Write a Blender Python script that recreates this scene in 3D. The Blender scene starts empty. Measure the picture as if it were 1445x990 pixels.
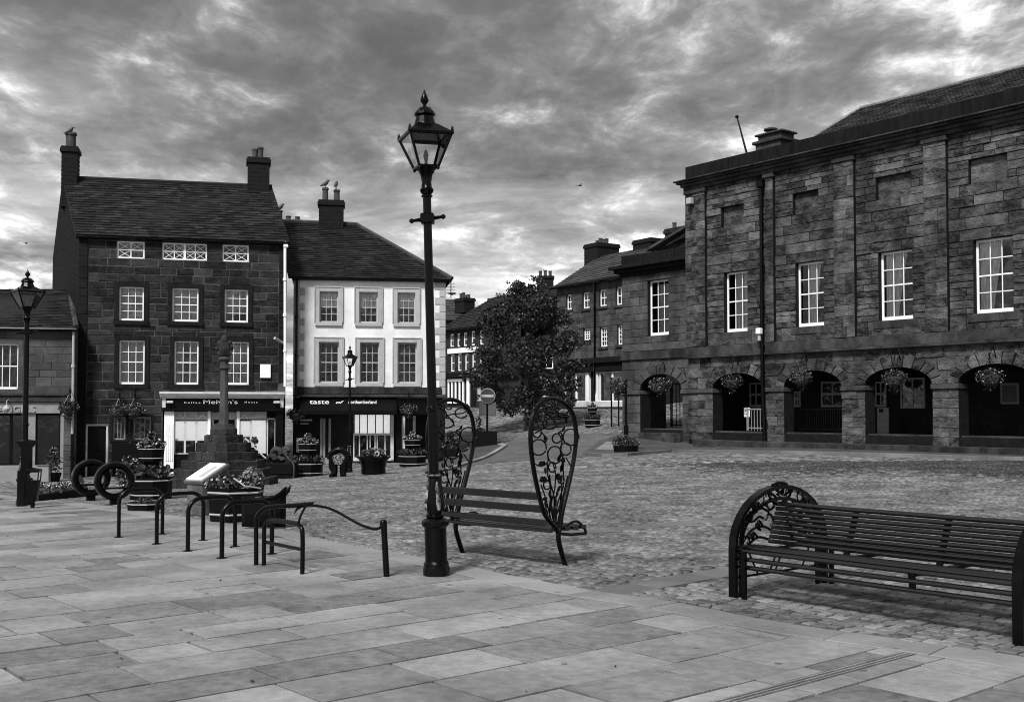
import bpy, math, random
import numpy as np
from mathutils import Vector, Matrix
from mathutils.geometry import delaunay_2d_cdt
random.seed(7); np.random.seed(7)
PI = math.pi
sc = bpy.context.scene
col = sc.collection
# ------------------------------------------------------------------ camera
FPX, CX, CY = 1550.0, 722.5, 495.0            # focal length and centre in photograph pixels (1445 x 990)
EYE = Vector((0.0, 0.0, 1.6))
PITCH = math.radians(2.0)
HORIZON = 580.0
SHV = (HORIZON - CY) - FPX*math.tan(PITCH)    # the rest of the horizon drop is lens shift
cam = bpy.data.cameras.new('camera'); camo = bpy.data.objects.new('camera', cam); col.objects.link(camo)
cam.sensor_width = 36.0; cam.lens = FPX/1445.0*36.0
cam.shift_y = SHV/1445.0
cam.clip_end = 3000.0; cam.clip_start = 0.05
camo.location = EYE; camo.rotation_euler = (PI/2 + PITCH, 0, 0)
sc.camera = camo
sc.cycles.filter_width = 1.05
# ------------------------------------------------------------------ sky and sun
SUN_ELEV, SUN_AZ = math.radians(49), math.radians(204)     # azimuth clockwise from +Y: behind the camera to the left
world = bpy.data.worlds.new('World'); sc.world = world; world.use_nodes = True
wn, wl = world.node_tree.nodes, world.node_tree.links
wn.clear()
def N(tree, typ, **kw):
    n = tree.nodes.new(typ)
    for k, v in kw.items():
        if k.startswith('i_'):
            key = k[2:]
            n.inputs[int(key) if key.isdigit() else key].default_value = v
        else: setattr(n, k, v)
    return n
def math_(tree, op, a, b=None, c=None, clamp=False):
    n = tree.nodes.new('ShaderNodeMath'); n.operation = op; n.use_clamp = clamp
    for i, x in enumerate((a, b, c)):
        if x is None: continue
        if isinstance(x, (int, float)): n.inputs[i].default_value = x
        else: tree.links.new(x, n.inputs[i])
    return n.outputs[0]
def ramp(tree, fac, stops):
    n = tree.nodes.new('ShaderNodeValToRGB')
    e = n.color_ramp.elements
    while len(e) < len(stops): e.new(0.5)
    for el, (p, v) in zip(e, stops):
        el.position = p; el.color = (v, v, v, 1)
    tree.links.new(fac, n.inputs[0])
    return n.outputs[0]
def build_world():
    t = world.node_tree
    out = N(t, 'ShaderNodeOutputWorld'); bg = N(t, 'ShaderNodeBackground')
    sky = N(t, 'ShaderNodeTexSky'); sky.sky_type = 'NISHITA'; sky.sun_disc = False
    sky.sun_elevation = SUN_ELEV; sky.sun_rotation = SUN_AZ
    bw = N(t, 'ShaderNodeRGBToBW'); t.links.new(sky.outputs[0], bw.inputs[0])
    tc = N(t, 'ShaderNodeTexCoord'); sp = N(t, 'ShaderNodeSeparateXYZ'); t.links.new(tc.outputs['Generated'], sp.inputs[0])
    zz = math_(t, 'ADD', math_(t, 'MAXIMUM', sp.outputs[2], 0.0), 0.13)
    px = math_(t, 'DIVIDE', sp.outputs[0], zz); py = math_(t, 'DIVIDE', sp.outputs[1], zz)
    cb = N(t, 'ShaderNodeCombineXYZ'); t.links.new(px, cb.inputs[0]); t.links.new(py, cb.inputs[1])
    def noise(scale, stretch, detail, rough, dist, rot=0.0, loc=(0, 0, 0)):
        mp = N(t, 'ShaderNodeMapping'); mp.inputs['Scale'].default_value = stretch
        mp.inputs['Rotation'].default_value = (0, 0, rot); mp.inputs['Location'].default_value = loc
        t.links.new(cb.outputs[0], mp.inputs[0])
        n = N(t, 'ShaderNodeTexNoise'); n.inputs['Scale'].default_value = scale; n.inputs['Detail'].default_value = detail
        n.inputs['Roughness'].default_value = rough; n.inputs['Distortion'].default_value = dist
        t.links.new(mp.outputs[0], n.inputs[0]); return n.outputs[0]
    a = noise(0.55, (1.0, 0.8, 1), 8, 0.52, 0.2, 0.5, (3.1, 1.2, 0))       # big banks
    b = noise(2.4, (1.15, 0.95, 1), 9, 0.62, 0.2, 0.75, (4.7, 2.3, 0))      # rolls and streaks
    c = noise(6.5, (1.3, 0.8, 1), 6, 0.6, 0.5, 0.85)                        # fine breaks
    d = math_(t, 'ADD', math_(t, 'MULTIPLY', a, 0.34), math_(t, 'ADD', math_(t, 'MULTIPLY', b, 0.44), math_(t, 'MULTIPLY', c, 0.22)))
    cloud = ramp(t, d, [(0.37, 0.028), (0.44, 0.039), (0.485, 0.056), (0.515, 0.085), (0.54, 0.14), (0.575, 0.25), (0.63, 0.37)])
    # thin cloud lets the brighter clear sky behind it through towards the horizon
    lowb = math_(t, 'SUBTRACT', 1.0, math_(t, 'MULTIPLY', sp.outputs[2], 3.0), clamp=True)
    band = noise(1.2, (0.5, 1.0, 1), 7, 0.6, 0.4, 0.0, (0, 2.2, 0))
    bnd = math_(t, 'MULTIPLY', ramp(t, band, [(0.40, 0.0), (0.50, 0.35), (0.62, 1.0)]), lowb)
    thin = math_(t, 'MULTIPLY', math_(t, 'ADD', cloud, math_(t, 'MULTIPLY', bnd, 0.20)), 27.0)
    skyb = math_(t, 'MULTIPLY', bw.outputs[0], 0.9)
    tot = math_(t, 'ADD', math_(t, 'MULTIPLY', thin, 0.95), math_(t, 'MULTIPLY', math_(t, 'MINIMUM', skyb, 6.0), 0.05))
    t.links.new(tot, bg.inputs[0]); bg.inputs[1].default_value = SKY_STRENGTH
    t.links.new(bg.outputs[0], out.inputs[0])
SKY_STRENGTH = 0.05
build_world()
sun = bpy.data.lights.new('sun', 'SUN'); suno = bpy.data.objects.new('sun', sun); col.objects.link(suno)
sun.energy = 1.5; sun.angle = math.radians(12); sun.color = (1, 1, 1)
sd = Vector((math.sin(SUN_AZ)*math.cos(SUN_ELEV), math.cos(SUN_AZ)*math.cos(SUN_ELEV), math.sin(SUN_ELEV)))
suno.rotation_euler = sd.to_track_quat('Z', 'Y').to_euler(); suno.location = sd*60
vs = sc.view_settings
vs.view_transform = 'Standard'; vs.look = 'None'; vs.exposure = 1.82; vs.gamma = 1.0; vs.use_curve_mapping = False
# ------------------------------------------------------------------ pixels to rays
CP, SP = math.cos(PITCH), math.sin(PITCH)
def ray(u, v):
    x = (u-CX)/FPX; z = (CY-v+SHV)/FPX; y = 1.0
    return Vector((x, y*CP - z*SP, y*SP + z*CP))
def at(u, v, Y):                                  # the point on that pixel's ray at depth Y
    r = ray(u, v); return EYE + r*(Y/r.y)
# the ground: gently falling to the left, rising to the hall and up the street behind
GP = []
for x, y in ((-5, 2), (0, 2), (5, 2), (-5, 6), (0, 6), (5, 6), (0, 9.5), (3, 9), (0.5, 11.4), (4, 10.5), (-2.5, 12.5)): GP.append((x, y, 0.0))
for u, v, Y in ((33, 713, 21), (10, 680, 38.5), (110, 672, 40), (400, 665, 41.6), (413, 655, 43), (625, 648, 44.5),
                (688, 628, 46), (745, 608, 54), (835, 601, 53), (800, 575, 62), (880, 576, 57), (640, 576, 70),
                (890, 612, 46.5), (972, 631, 43), (1445, 646, 32.3), (940, 641, 36), (1445, 652, 29.5)):
    p = at(u, v, Y); GP.append((p.x, p.y, p.z))
GP = np.array(GP)
def _tps(r2):
    return np.where(r2 > 1e-9, 0.5*r2*np.log(np.maximum(r2, 1e-9)), 0.0)
def _fit():
    P = GP[:, :2]; n = len(P)
    K = _tps(((P[:, None]-P[None])**2).sum(-1)) + np.eye(n)*6.0
    A = np.zeros((n+3, n+3)); A[:n, :n] = K; A[:n, n] = 1; A[:n, n+1:] = P; A[n, :n] = 1; A[n+1:, :n] = P.T
    return np.linalg.solve(A, np.concatenate([GP[:, 2], np.zeros(3)]))
WT = _fit()
def gzn(x, y):
    x = np.clip(np.asarray(x, float), -26, 24); y = np.clip(np.asarray(y, float), 0, 74)
    sh = x.shape; q = np.stack([x.ravel(), y.ravel()], -1)
    out = np.zeros(len(q))
    for i in range(0, len(q), 20000):
        c = q[i:i+20000]
        out[i:i+20000] = _tps(((c[:, None]-GP[None, :, :2])**2).sum(-1)) @ WT[:-3] + WT[-3] + c @ WT[-2:]
    return out.reshape(sh)
def gz(x, y): return float(gzn(np.array([x]), np.array([y]))[0])
def G(u, v, lift=0.0):                            # pixel -> point on the ground
    r = ray(u, v); Y = 12.0; lo, hi = 1.0, 75.0
    f = lambda Y: (EYE.z + r.z*Y/r.y) - gz(r.x*Y/r.y, Y)
    prev = 1.0
    for Y in np.linspace(1.5, 74, 140):
        if f(Y) < 0: lo, hi = prev, Y; break
        prev = Y
    else: lo = hi = 74
    for _ in range(24):
        m = (lo+hi)/2
        if f(m) < 0: hi = m
        else: lo = m
    p = EYE + r*(hi/r.y); p.z += lift
    return p
# ------------------------------------------------------------------ mesh helpers
class Frame:                                      # s along ex, d along ey (into the wall), h up
    def __init__(s, o, ex=(1, 0, 0)):
        s.o = Vector(o); ex = Vector(ex); ex.z = 0; s.ex = ex.normalized(); s.ez = Vector((0, 0, 1)); s.ey = s.ez.cross(s.ex)
    def __call__(s, a, d, h): return s.o + s.ex*a + s.ey*d + s.ez*h
    def px(s, u, v, d=0.0):                       # pixel -> (s, h) on the plane at depth d
        r = ray(u, v); o = s.o + s.ey*d
        k = (o-EYE).dot(s.ey)/r.dot(s.ey); p = EYE + r*k - s.o
        return p.dot(s.ex), p.z
    def rect(s, uL, vT, uR, vB, d=0.0):           # pixel rectangle -> s0, s1, h0, h1
        a = s.px(uL, (vT+vB)/2, d)[0]; b = s.px(uR, (vT+vB)/2, d)[0]; m = (uL+uR)/2
        return a, b, s.px(m, vB, d)[1], s.px(m, vT, d)[1]
ID = Frame((0, 0, 0))
class MB:
    def __init__(s): s.v = []; s.f = []; s.r = []
    def add(s, vs, fs, rnd=None):
        o = len(s.v); s.v += [tuple(p) for p in vs]; s.f += [tuple(i+o for i in f) for f in fs]
        rr = random.random() if rnd is None else rnd
        s.r += [rr]*len(fs); return s
    def box(s, F, a0, a1, d0, d1, h0, h1, rnd=None):
        vs = [F(a, d, h) for h in (h0, h1) for d in (d0, d1) for a in (a0, a1)]
        return s.add(vs, [(0, 2, 3, 1), (4, 5, 7, 6), (0, 1, 5, 4), (2, 6, 7, 3), (0, 4, 6, 2), (1, 3, 7, 5)], rnd)
    def bbox(s, F, a0, a1, d0, d1, h0, h1, b=0.01, rnd=None):      # a box with chamfered edges
        xs = (a0, a1); ys = (d0, d1); zs = (h0, h1); vs = []; idx = {}
        b = min(b, abs(a1-a0)*.45, abs(d1-d0)*.45, abs(h1-h0)*.45)
        for i in (0, 1):
            for j in (0, 1):
                for k in (0, 1):
                    for ax in (0, 1, 2):
                        p = [xs[i], ys[j], zs[k]]
                        for m, (q, lo, hi) in enumerate(((i, a0, a1), (j, d0, d1), (k, h0, h1))):
                            if m != ax: p[m] += b*(1 if q == 0 else -1)
                        idx[i, j, k, ax] = len(vs); vs.append(F(*p))
        fs = []
        for ax in (0, 1, 2):
            for q in (0, 1):
                o = [m for m in (0, 1, 2) if m != ax]; ring = []
                for a_, b_ in ((0, 0), (1, 0), (1, 1), (0, 1)):
                    key = [0, 0, 0]; key[ax] = q; key[o[0]] = a_; key[o[1]] = b_
                    ring.append(idx[key[0], key[1], key[2], ax])
                if (q == 0) != (ax == 1): ring = ring[::-1]
                fs.append(tuple(ring))
        for ax in (0, 1, 2):
            o = [m for m in (0, 1, 2) if m != ax]
            for a_ in (0, 1):
                for b_ in (0, 1):
                    ks = []
                    for q in (0, 1):
                        key = [0, 0, 0]; key[ax] = q; key[o[0]] = a_; key[o[1]] = b_; ks.append(tuple(key))
                    fs.append((idx[ks[0]+(o[0],)], idx[ks[0]+(o[1],)], idx[ks[1]+(o[1],)], idx[ks[1]+(o[0],)]))
        for i in (0, 1):
            for j in (0, 1):
                for k in (0, 1): fs.append((idx[i, j, k, 0], idx[i, j, k, 1], idx[i, j, k, 2]))
        return s.add(vs, fs, rnd)
    def tube(s, pts, r, n=8, closed=False, caps=True, rnd=None):
        pts = [Vector(p) for p in pts]; m = len(pts)
        rr = r if isinstance(r, (list, tuple)) else [r]*m
        vs = []; fs = []; up = None
        for i, p in enumerate(pts):
            if closed: t = pts[(i+1) % m]-pts[i-1]
            else: t = pts[min(i+1, m-1)]-pts[max(i-1, 0)]
            t = t.normalized() if t.length > 1e-9 else Vector((0, 0, 1))
            if up is None: up = t.orthogonal().normalized()
            up = (up - t*up.dot(t)); up = up.normalized() if up.length > 1e-6 else t.orthogonal().normalized()
            b = t.cross(up)
            for k in range(n):
                a = 2*PI*k/n; vs.append(p + (up*math.cos(a)+b*math.sin(a))*rr[i])
        for i in range(m if closed else m-1):
            j = (i+1) % m
            for k in range(n):
                l = (k+1) % n; fs.append((i*n+k, i*n+l, j*n+l, j*n+k))
        if caps and not closed: fs.append(tuple(range(n))[::-1]); fs.append(tuple((m-1)*n+k for k in range(n)))
        return s.add(vs, fs, rnd)
    def bar(s, pts, side, w, t, rnd=None):        # flat bar: width w along `side`, thickness t across
        pts = [Vector(p) for p in pts]; m = len(pts); side = Vector(side).normalized(); vs = []; fs = []
        for i, p in enumerate(pts):
            d = (pts[min(i+1, m-1)]-pts[max(i-1, 0)]).normalized(); q = d.cross(side).normalized()
            vs += [p-side*w/2-q*t/2, p+side*w/2-q*t/2, p+side*w/2+q*t/2, p-side*w/2+q*t/2]
        for i in range(m-1):
            for k in range(4):
                l = (k+1) % 4; fs.append((i*4+k, i*4+l, i*4+4+l, i*4+4+k))
        fs += [(3, 2, 1, 0), tuple(m*4-4+k for k in range(4))]
        return s.add(vs, fs, rnd)
    def lathe(s, prof, n=16, o=(0, 0, 0), ph=0.0, caps=True, rnd=None):
        o = Vector(o); vs = []; fs = []; m = len(prof)
        for r, z in prof:
            for k in range(n):
                a = 2*PI*k/n+ph; vs.append(o+Vector((r*math.cos(a), r*math.sin(a), z)))
        for i in range(m-1):
            for k in range(n):
                l = (k+1) % n; fs.append((i*n+k, i*n+l, i*n+n+l, i*n+n+k))
        if caps: fs.append(tuple(range(n))[::-1]); fs.append(tuple((m-1)*n+k for k in range(n)))
        return s.add(vs, fs, rnd)
    def prism(s, F, poly, d0, d1, rnd=None):      # polygon (s,h) extruded d0 -> d1, d0 the outer face
        n = len(poly); vs = [F(a, d0, h) for a, h in poly]+[F(a, d1, h) for a, h in poly]
        fs = [tuple(range(n)), tuple(range(2*n-1, n-1, -1))]+[(i, i+n, (i+1) % n+n, (i+1) % n) for i in range(n)]
        return s.add(vs, fs, rnd)
    def stone(s, F, poly, out, back=0.02, inset=0.008, rnd=None):  # a dressed stone: back edge, proud face, sloped edges
        n = len(poly); cx = sum(p[0] for p in poly)/n; cy = sum(p[1] for p in poly)/n; vs = []
        for a, h in poly: vs.append(F(a, back, h))
        for a, h in poly: vs.append(F(a, -out+inset*.8, h))
        for a, h in poly:
            dx, dy = a-cx, h-cy; vs.append(F(a-math.copysign(min(inset, abs(dx)*.5), dx), -out, h-math.copysign(min(inset, abs(dy)*.5), dy)))
        fs = [tuple(range(2*n, 3*n))]
        for i in range(n):
            j = (i+1) % n; fs += [(i, j, j+n, i+n), (i+n, j+n, j+2*n, i+2*n)]
        return s.add(vs, fs, rnd)
    def leaves(s, c, rad, n, size, flat=0.0, shell=0.5):
        c = np.array(c, float); rad = np.array(rad, float)*np.ones(3)
        d = np.random.normal(size=(n, 3)); d /= np.linalg.norm(d, axis=1)[:, None]
        rr = np.random.uniform(shell, 1, size=(n, 1))**0.8
        p = c + d*rr*rad
        u = np.random.normal(size=(n, 3)); u /= np.linalg.norm(u, axis=1)[:, None]
        w = np.cross(u, np.random.normal(size=(n, 3))); w /= np.linalg.norm(w, axis=1)[:, None]
        k = size*np.random.uniform(.6, 1.3, size=(n, 1))
        A = p-u*k*.5; B = p+w*k*.28; C = p+u*k*.5; D = p-w*k*.28
        o = len(s.v)
        s.v += [tuple(x) for x in np.stack([A, B, C, D], 1).reshape(-1, 3)]
        s.f += [(o+4*i, o+4*i+1, o+4*i+2, o+4*i+3) for i in range(n)]
        s.r += list(np.random.rand(n)); return s
    def build(s, name, mat, parent=None, world=True, smooth=False, kind=None, label=None):
        root = parent
        while root is not None and root.parent is not None: root = root.parent
        off = root.location if (root is not None and world) else Vector((0, 0, 0))
        v = np.array(s.v, dtype=float).reshape(-1, 3) - np.array(off)
        me = bpy.data.meshes.new(name); me.from_pydata(v.tolist(), [], s.f)
        at_ = me.attributes.new('rnd', 'FLOAT', 'FACE'); at_.data.foreach_set('value', np.array(s.r, dtype=np.float32))
        if smooth:
            me.polygons.foreach_set('use_smooth', [True]*len(me.polygons)); me.set_sharp_from_angle(angle=math.radians(smooth if smooth is not True else 40))
        me.materials.append(M[mat]); me.update()
        o = bpy.data.objects.new(name, me); col.objects.link(o)
        if parent is not None: o.parent = parent
        if kind: o['kind'] = kind
        if label: o['label'] = label
        return o
def tag(o, label, cat, group=None):
    o['label'] = label; o['category'] = cat
    if group: o['group'] = group
    return o
def empty(name, loc, label, cat, group=None, rz=0.0):
    o = bpy.data.objects.new(name, None); col.objects.link(o); o.location = loc; o.rotation_euler = (0, 0, rz)
    o.empty_display_size = 0.1
    return tag(o, label, cat, group)
def copy_tree(o, parent=None):
    c = o.copy(); col.objects.link(c); c.parent = parent
    for ch in list(o.children): copy_tree(ch, c)
    return c
def clone(o, loc, label, rz=0.0, scale=None):
    c = copy_tree(o); c.location = loc; c.rotation_euler = (0, 0, rz); c['label'] = label
    if scale: c.scale = scale if hasattr(scale, '__len__') else (scale,)*3
    return c
def arc(c, r, a0, a1, n, F=ID, d=0.0):            # points of an arc in a frame's (s,h) plane
    rx, ry = r if hasattr(r, '__len__') else (r, r)
    return [F(c[0]+rx*math.cos(a0+(a1-a0)*i/n), d, c[1]+ry*math.sin(a0+(a1-a0)*i/n)) for i in range(n+1)]
def smoothline(pts, n=6):                         # Catmull-Rom through points
    P = [Vector(p) for p in pts]; P = [P[0]*2-P[1]]+P+[P[-1]*2-P[-2]]; out = []
    for i in range(1, len(P)-2):
        for k in range(n):
            t = k/n; a, b, c, d = P[i-1:i+3]
            out.append(0.5*((2*b)+(c-a)*t+(2*a-5*b+4*c-d)*t*t+(3*b-a-3*c+d)*t**3))
    return out+[P[-2]]
# ------------------------------------------------------------------ materials (the photograph is black and white: neutral greys)
M = {}
def mat(name, lo, hi, scale=4.0, stretch=(1, 1, 1), rough=0.8, bump=0.0, rnd=0.0, spec=0.5, fine=0.0, bscale=None, metal=0.0, coat=0.0, contrast=(0.32, 0.68), detail=6.0, stain=0.0, rvar=0.0, rnd_pow=None, sstr=(1, 1, 1), spots=0.0):
    m = bpy.data.materials.new(name); m.use_nodes = True; t = m.node_tree; t.nodes.clear()
    out = N(t, 'ShaderNodeOutputMaterial'); b = N(t, 'ShaderNodeBsdfPrincipled'); t.links.new(b.outputs[0], out.inputs[0])
    geo = N(t, 'ShaderNodeNewGeometry'); mp = N(t, 'ShaderNodeMapping'); mp.inputs['Scale'].default_value = stretch
    t.links.new(geo.outputs['Position'], mp.inputs[0]); at_ = N(t, 'ShaderNodeAttribute'); at_.attribute_name = 'rnd'
    # every piece samples its own patch of grain
    off = N(t, 'ShaderNodeCombineXYZ'); o_ = math_(t, 'MULTIPLY', at_.outputs['Fac'], 37.0)
    for i in range(3): t.links.new(o_, off.inputs[i])
    va = N(t, 'ShaderNodeVectorMath'); va.operation = 'ADD'; t.links.new(mp.outputs[0], va.inputs[0]); t.links.new(off.outputs[0], va.inputs[1])
    n1 = N(t, 'ShaderNodeTexNoise'); n1.inputs['Scale'].default_value = scale; n1.inputs['Detail'].default_value = detail; n1.inputs['Roughness'].default_value = 0.62
    n1.inputs['Distortion'].default_value = 0.4
    t.links.new(va.outputs[0], n1.inputs[0])
    f = ramp(t, n1.outputs[0], [(contrast[0], 0.0), (contrast[1], 1.0)])
    if rnd: f = math_(t, 'ADD', math_(t, 'MULTIPLY', f, 1-rnd), math_(t, 'MULTIPLY', math_(t, 'POWER', at_.outputs['Fac'], rnd_pow or 1.0), rnd))
    if fine:
        n2 = N(t, 'ShaderNodeTexNoise'); n2.inputs['Scale'].default_value = scale*9; n2.inputs['Detail'].default_value = 3.0
        t.links.new(va.outputs[0], n2.inputs[0]); f = math_(t, 'ADD', f, math_(t, 'MULTIPLY', math_(t, 'SUBTRACT', n2.outputs[0], 0.5), fine))
    val = math_(t, 'ADD', math_(t, 'MULTIPLY', f, hi-lo), lo)
    if stain:                                     # streaks and blotches of dirt across the whole surface
        n3 = N(t, 'ShaderNodeTexNoise'); n3.inputs['Scale'].default_value = 0.9; n3.inputs['Detail'].default_value = 5.0
        mp3 = N(t, 'ShaderNodeMapping'); mp3.inputs['Scale'].default_value = sstr; t.links.new(geo.outputs['Position'], mp3.inputs[0]); t.links.new(mp3.outputs[0], n3.inputs[0])
        val = math_(t, 'MULTIPLY', val, math_(t, 'ADD', 1-stain, math_(t, 'MULTIPLY', ramp(t, n3.outputs[0], [(0.36, 0.0), (0.62, 1.0)]), stain)))
    if spots:                                     # trodden-in gum and lichen spots
        vo = N(t, 'ShaderNodeTexVoronoi'); vo.inputs['Scale'].default_value = 4.5; t.links.new(geo.outputs['Position'], vo.inputs[0])
        sep = N(t, 'ShaderNodeSeparateColor'); t.links.new(vo.outputs['Color'], sep.inputs[0])
        hit = math_(t, 'MULTIPLY', math_(t, 'LESS_THAN', vo.outputs['Distance'], math_(t, 'MULTIPLY', sep.outputs[1], 0.17)), math_(t, 'GREATER_THAN', sep.outputs[0], 0.4))
        val = math_(t, 'MULTIPLY', val, math_(t, 'SUBTRACT', 1.0, math_(t, 'MULTIPLY', hit, math_(t, 'MULTIPLY', math_(t, 'SUBTRACT', sep.outputs[2], 0.25), spots))))
    val = math_(t, 'MAXIMUM', val, lo*0.5)
    t.links.new(val, b.inputs['Base Color'])
    b.inputs['Roughness'].default_value = rough; b.inputs['Specular IOR Level'].default_value = spec; b.inputs['Metallic'].default_value = metal
    b.inputs['Coat Weight'].default_value = coat
    if rvar: t.links.new(math_(t, 'ADD', rough-rvar/2, math_(t, 'MULTIPLY', n1.outputs[0], rvar)), b.inputs['Roughness'])
    if bump:
        bp = N(t, 'ShaderNodeBump'); bp.inputs['Strength'].default_value = 1.0; bp.inputs['Distance'].default_value = bump
        if bscale:
            n4 = N(t, 'ShaderNodeTexNoise'); n4.inputs['Scale'].default_value = bscale; n4.inputs['Detail'].default_value = 6.0
            t.links.new(va.outputs[0], n4.inputs[0]); h = math_(t, 'ADD', n1.outputs[0], n4.outputs[0])
        else: h = n1.outputs[0]
        t.links.new(h, bp.inputs['Height']); t.links.new(bp.outputs[0], b.inputs['Normal'])
    M[name] = m; return m
mat('slab', 0.075, 0.31, 1.4, rough=0.5, bump=0.004, rnd=0.66, fine=0.8, bscale=40, stain=0.3, rvar=0.3, rnd_pow=0.65, spec=0.5, spots=0.8)
mat('kerb_stone', 0.15, 0.29, 1.6, rough=0.6, bump=0.005, rnd=0.5, fine=0.5, bscale=26, stain=.25, spots=.5)
mat('band_stone', 0.09, 0.18, 1.6, rough=0.55, bump=0.005, rnd=0.5, fine=0.35, bscale=26, stain=.3)
mat('shop_stone', 0.02, 0.085, 2.6, (1, 1, 1.6), rough=0.85, bump=0.008, rnd=0.5, fine=0.5, bscale=16, stain=0.4)
mat('sett', 0.03, 0.26, 2.2, rough=0.6, bump=0.004, rnd=0.36, fine=0.5, bscale=26, stain=0.5, rvar=0.15, spec=0.4)
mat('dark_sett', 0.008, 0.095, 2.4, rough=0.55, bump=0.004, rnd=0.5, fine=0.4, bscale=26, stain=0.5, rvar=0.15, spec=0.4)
mat('joint_dirt', 0.004, 0.014, 5, rough=0.95, bump=0.006, spec=.2)
mat('ground_cobbles', 0.03, 0.30, 5.0, (1, 1, 1), rough=0.7, bump=0.03, fine=0.9, bscale=9, stain=0.35, contrast=(.42, .62))
mat('asphalt', 0.06, 0.11, 1.2, rough=0.8, bump=0.006, fine=0.5, bscale=60, stain=0.25)
mat('flag_pavement', 0.035, 0.085, 1.2, rough=0.6, bump=0.004, fine=0.5, rnd=0.5, stain=.3)
mat('tactile', 0.30, 0.42, 6, rough=0.7)
mat('gravel', 0.05, 0.4, 9, rough=0.9, bump=0.03, fine=1.2, contrast=(.4, .6))
mat('dark_stone', 0.0015, 0.055, 3.2, (1, 1, 1.6), rough=0.9, bump=0.022, rnd=0.55, fine=0.9, bscale=12, stain=0.45, spec=.2, contrast=(.36,.7), rnd_pow=1.7)
mat('sooty_rubble', 0.001, 0.008, 5, (1, 1, 2), rough=0.9, bump=0.02, fine=0.6, bscale=9, spec=.15)
mat('dark_dressed', 0.002, 0.010, 4, rough=0.85, bump=0.006, fine=0.5, bscale=20, spec=.2)
mat('mortar', 0.02, 0.11, 2.5, rough=0.95, bump=0.006, stain=0.7, fine=0.6)
mat('hall_stone', 0.003, 0.18, 2.6, (1.0, 1.0, 2.2), rough=0.9, bump=0.03, rnd=0.45, fine=1.0, bscale=10, stain=0.6, rnd_pow=1.8, contrast=(.38, .68), sstr=(1.1, 1.1, .45), spec=.25)
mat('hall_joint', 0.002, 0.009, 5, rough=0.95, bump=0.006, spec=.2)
mat('ashlar', 0.018, 0.115, 2.6, (1, 1, 1.8), rough=0.88, bump=0.012, rnd=0.48, fine=0.8, bscale=14, stain=0.5, sstr=(1.2, 1.2, .5), spec=.25)
mat('hall_trim', 0.008, 0.075, 2.2, (1, 1, .7), rough=0.88, bump=0.012, rnd=0.3, fine=0.8, stain=0.6, spec=.25)
mat('sooty_trim', 0.001, 0.011, 3, (2.5, 2.5, .5), rough=0.9, bump=0.008, fine=0.8, rnd=0.3, spec=.15)
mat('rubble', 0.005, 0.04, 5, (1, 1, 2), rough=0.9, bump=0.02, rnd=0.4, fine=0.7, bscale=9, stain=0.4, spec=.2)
mat('brick_dark', 0.003, 0.012, 9, (1, 1, 2), rough=0.9, bump=0.01, fine=0.5, spec=.2)
mat('white_render', 0.62, 0.79, 1.4, rough=0.85, bump=0.003, fine=0.2, stain=0.14, sstr=(1.6, 1.6, .4))
mat('grey_trim', 0.28, 0.40, 3, rough=0.8, fine=0.3, rnd=0.3, bump=0.003)
mat('white_paint', 0.76, 0.88, 5, rough=0.5, fine=0.2)
mat('cream_paint', 0.42, 0.58, 4, rough=0.5, fine=0.2)
mat('grey_paint', 0.17, 0.24, 4, rough=0.5, fine=0.2)
mat('black_paint', 0.001, 0.003, 5, rough=0.45, fine=0.2, spec=0.12)
mat('iron', 0.0006, 0.0016, 14, rough=0.24, fine=0.3, bump=0.0015, bscale=60, spec=0.18)
mat('worn_metal', 0.003, 0.30, 16, rough=0.4, fine=0.6, contrast=(.44, .64))
mat('slat_paint', 0.0006, 0.002, 14, rough=0.22, fine=0.4, bump=0.001, rnd=0.4, spec=1.0)
mat('slate', 0.002, 0.034, 5, rough=0.6, rnd=0.7, fine=0.7, bump=0.006, stain=0.4, rnd_pow=1.6, spec=.25)
mat('slate_light', 0.02, 0.075, 4, rough=0.6, rnd=0.6, fine=0.6, bump=0.006, stain=0.35, spec=.3)
mat('pot', 0.015, 0.06, 6, rough=0.85, fine=0.4, rnd=0.3)
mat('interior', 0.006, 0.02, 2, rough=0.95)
mat('net_curtain', 0.28, 0.42, 6, (3, 3, .4), rough=0.95, fine=0.3)
mat('curtain', 0.30, 0.78, 9, (4, 4, .15), rough=0.95)
mat('blind', 0.62, 0.78, 2, (1, 1, 1), rough=0.9)
mat('leaf_dark', 0.006, 0.035, 3, rough=0.55, rnd=0.75, spec=0.4)
mat('leaf', 0.006, 0.05, 4, rough=0.6, rnd=0.75, spec=0.3)
mat('leaf_pale', 0.04, 0.2, 4, rough=0.6, rnd=0.75)
mat('petal', 0.12, 0.6, 4, rough=0.7, rnd=0.8)
mat('bark', 0.008, 0.025, 9, (1, 1, .3), rough=0.95, bump=0.03, fine=0.6)
mat('soil', 0.02, 0.05, 9, rough=1.0, bump=0.02)
mat('timber_dark', 0.0012, 0.004, 5, (1, 1, 5), rough=0.6, rnd=0.4, fine=0.4, spec=0.1)
mat('cross_stone', 0.004, 0.055, 3.5, rough=0.9, bump=0.02, rnd=0.5, fine=0.9, bscale=12, stain=0.5, spec=.25)
mat('lectern_stone', 0.03, 0.12, 4, rough=0.9, bump=0.01, rnd=0.5, fine=0.7, bscale=14, stain=0.4)
mat('cross_shaft', 0.025, 0.075, 4.5, (1, 1, .5), rough=0.9, bump=0.01, fine=0.5, stain=0.3)
mat('lettering', 0.75, 0.85, 2, rough=0.6)
mat('relief_letter', 0.26, 0.36, 3, rough=0.6)
mat('feather', 0.02, 0.06, 9, rough=0.7)
mat('lead', 0.10, 0.2, 5, rough=0.6, fine=0.3)
mat('sign_face', 0.030, 0.038, 3, rough=0.45)
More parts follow.
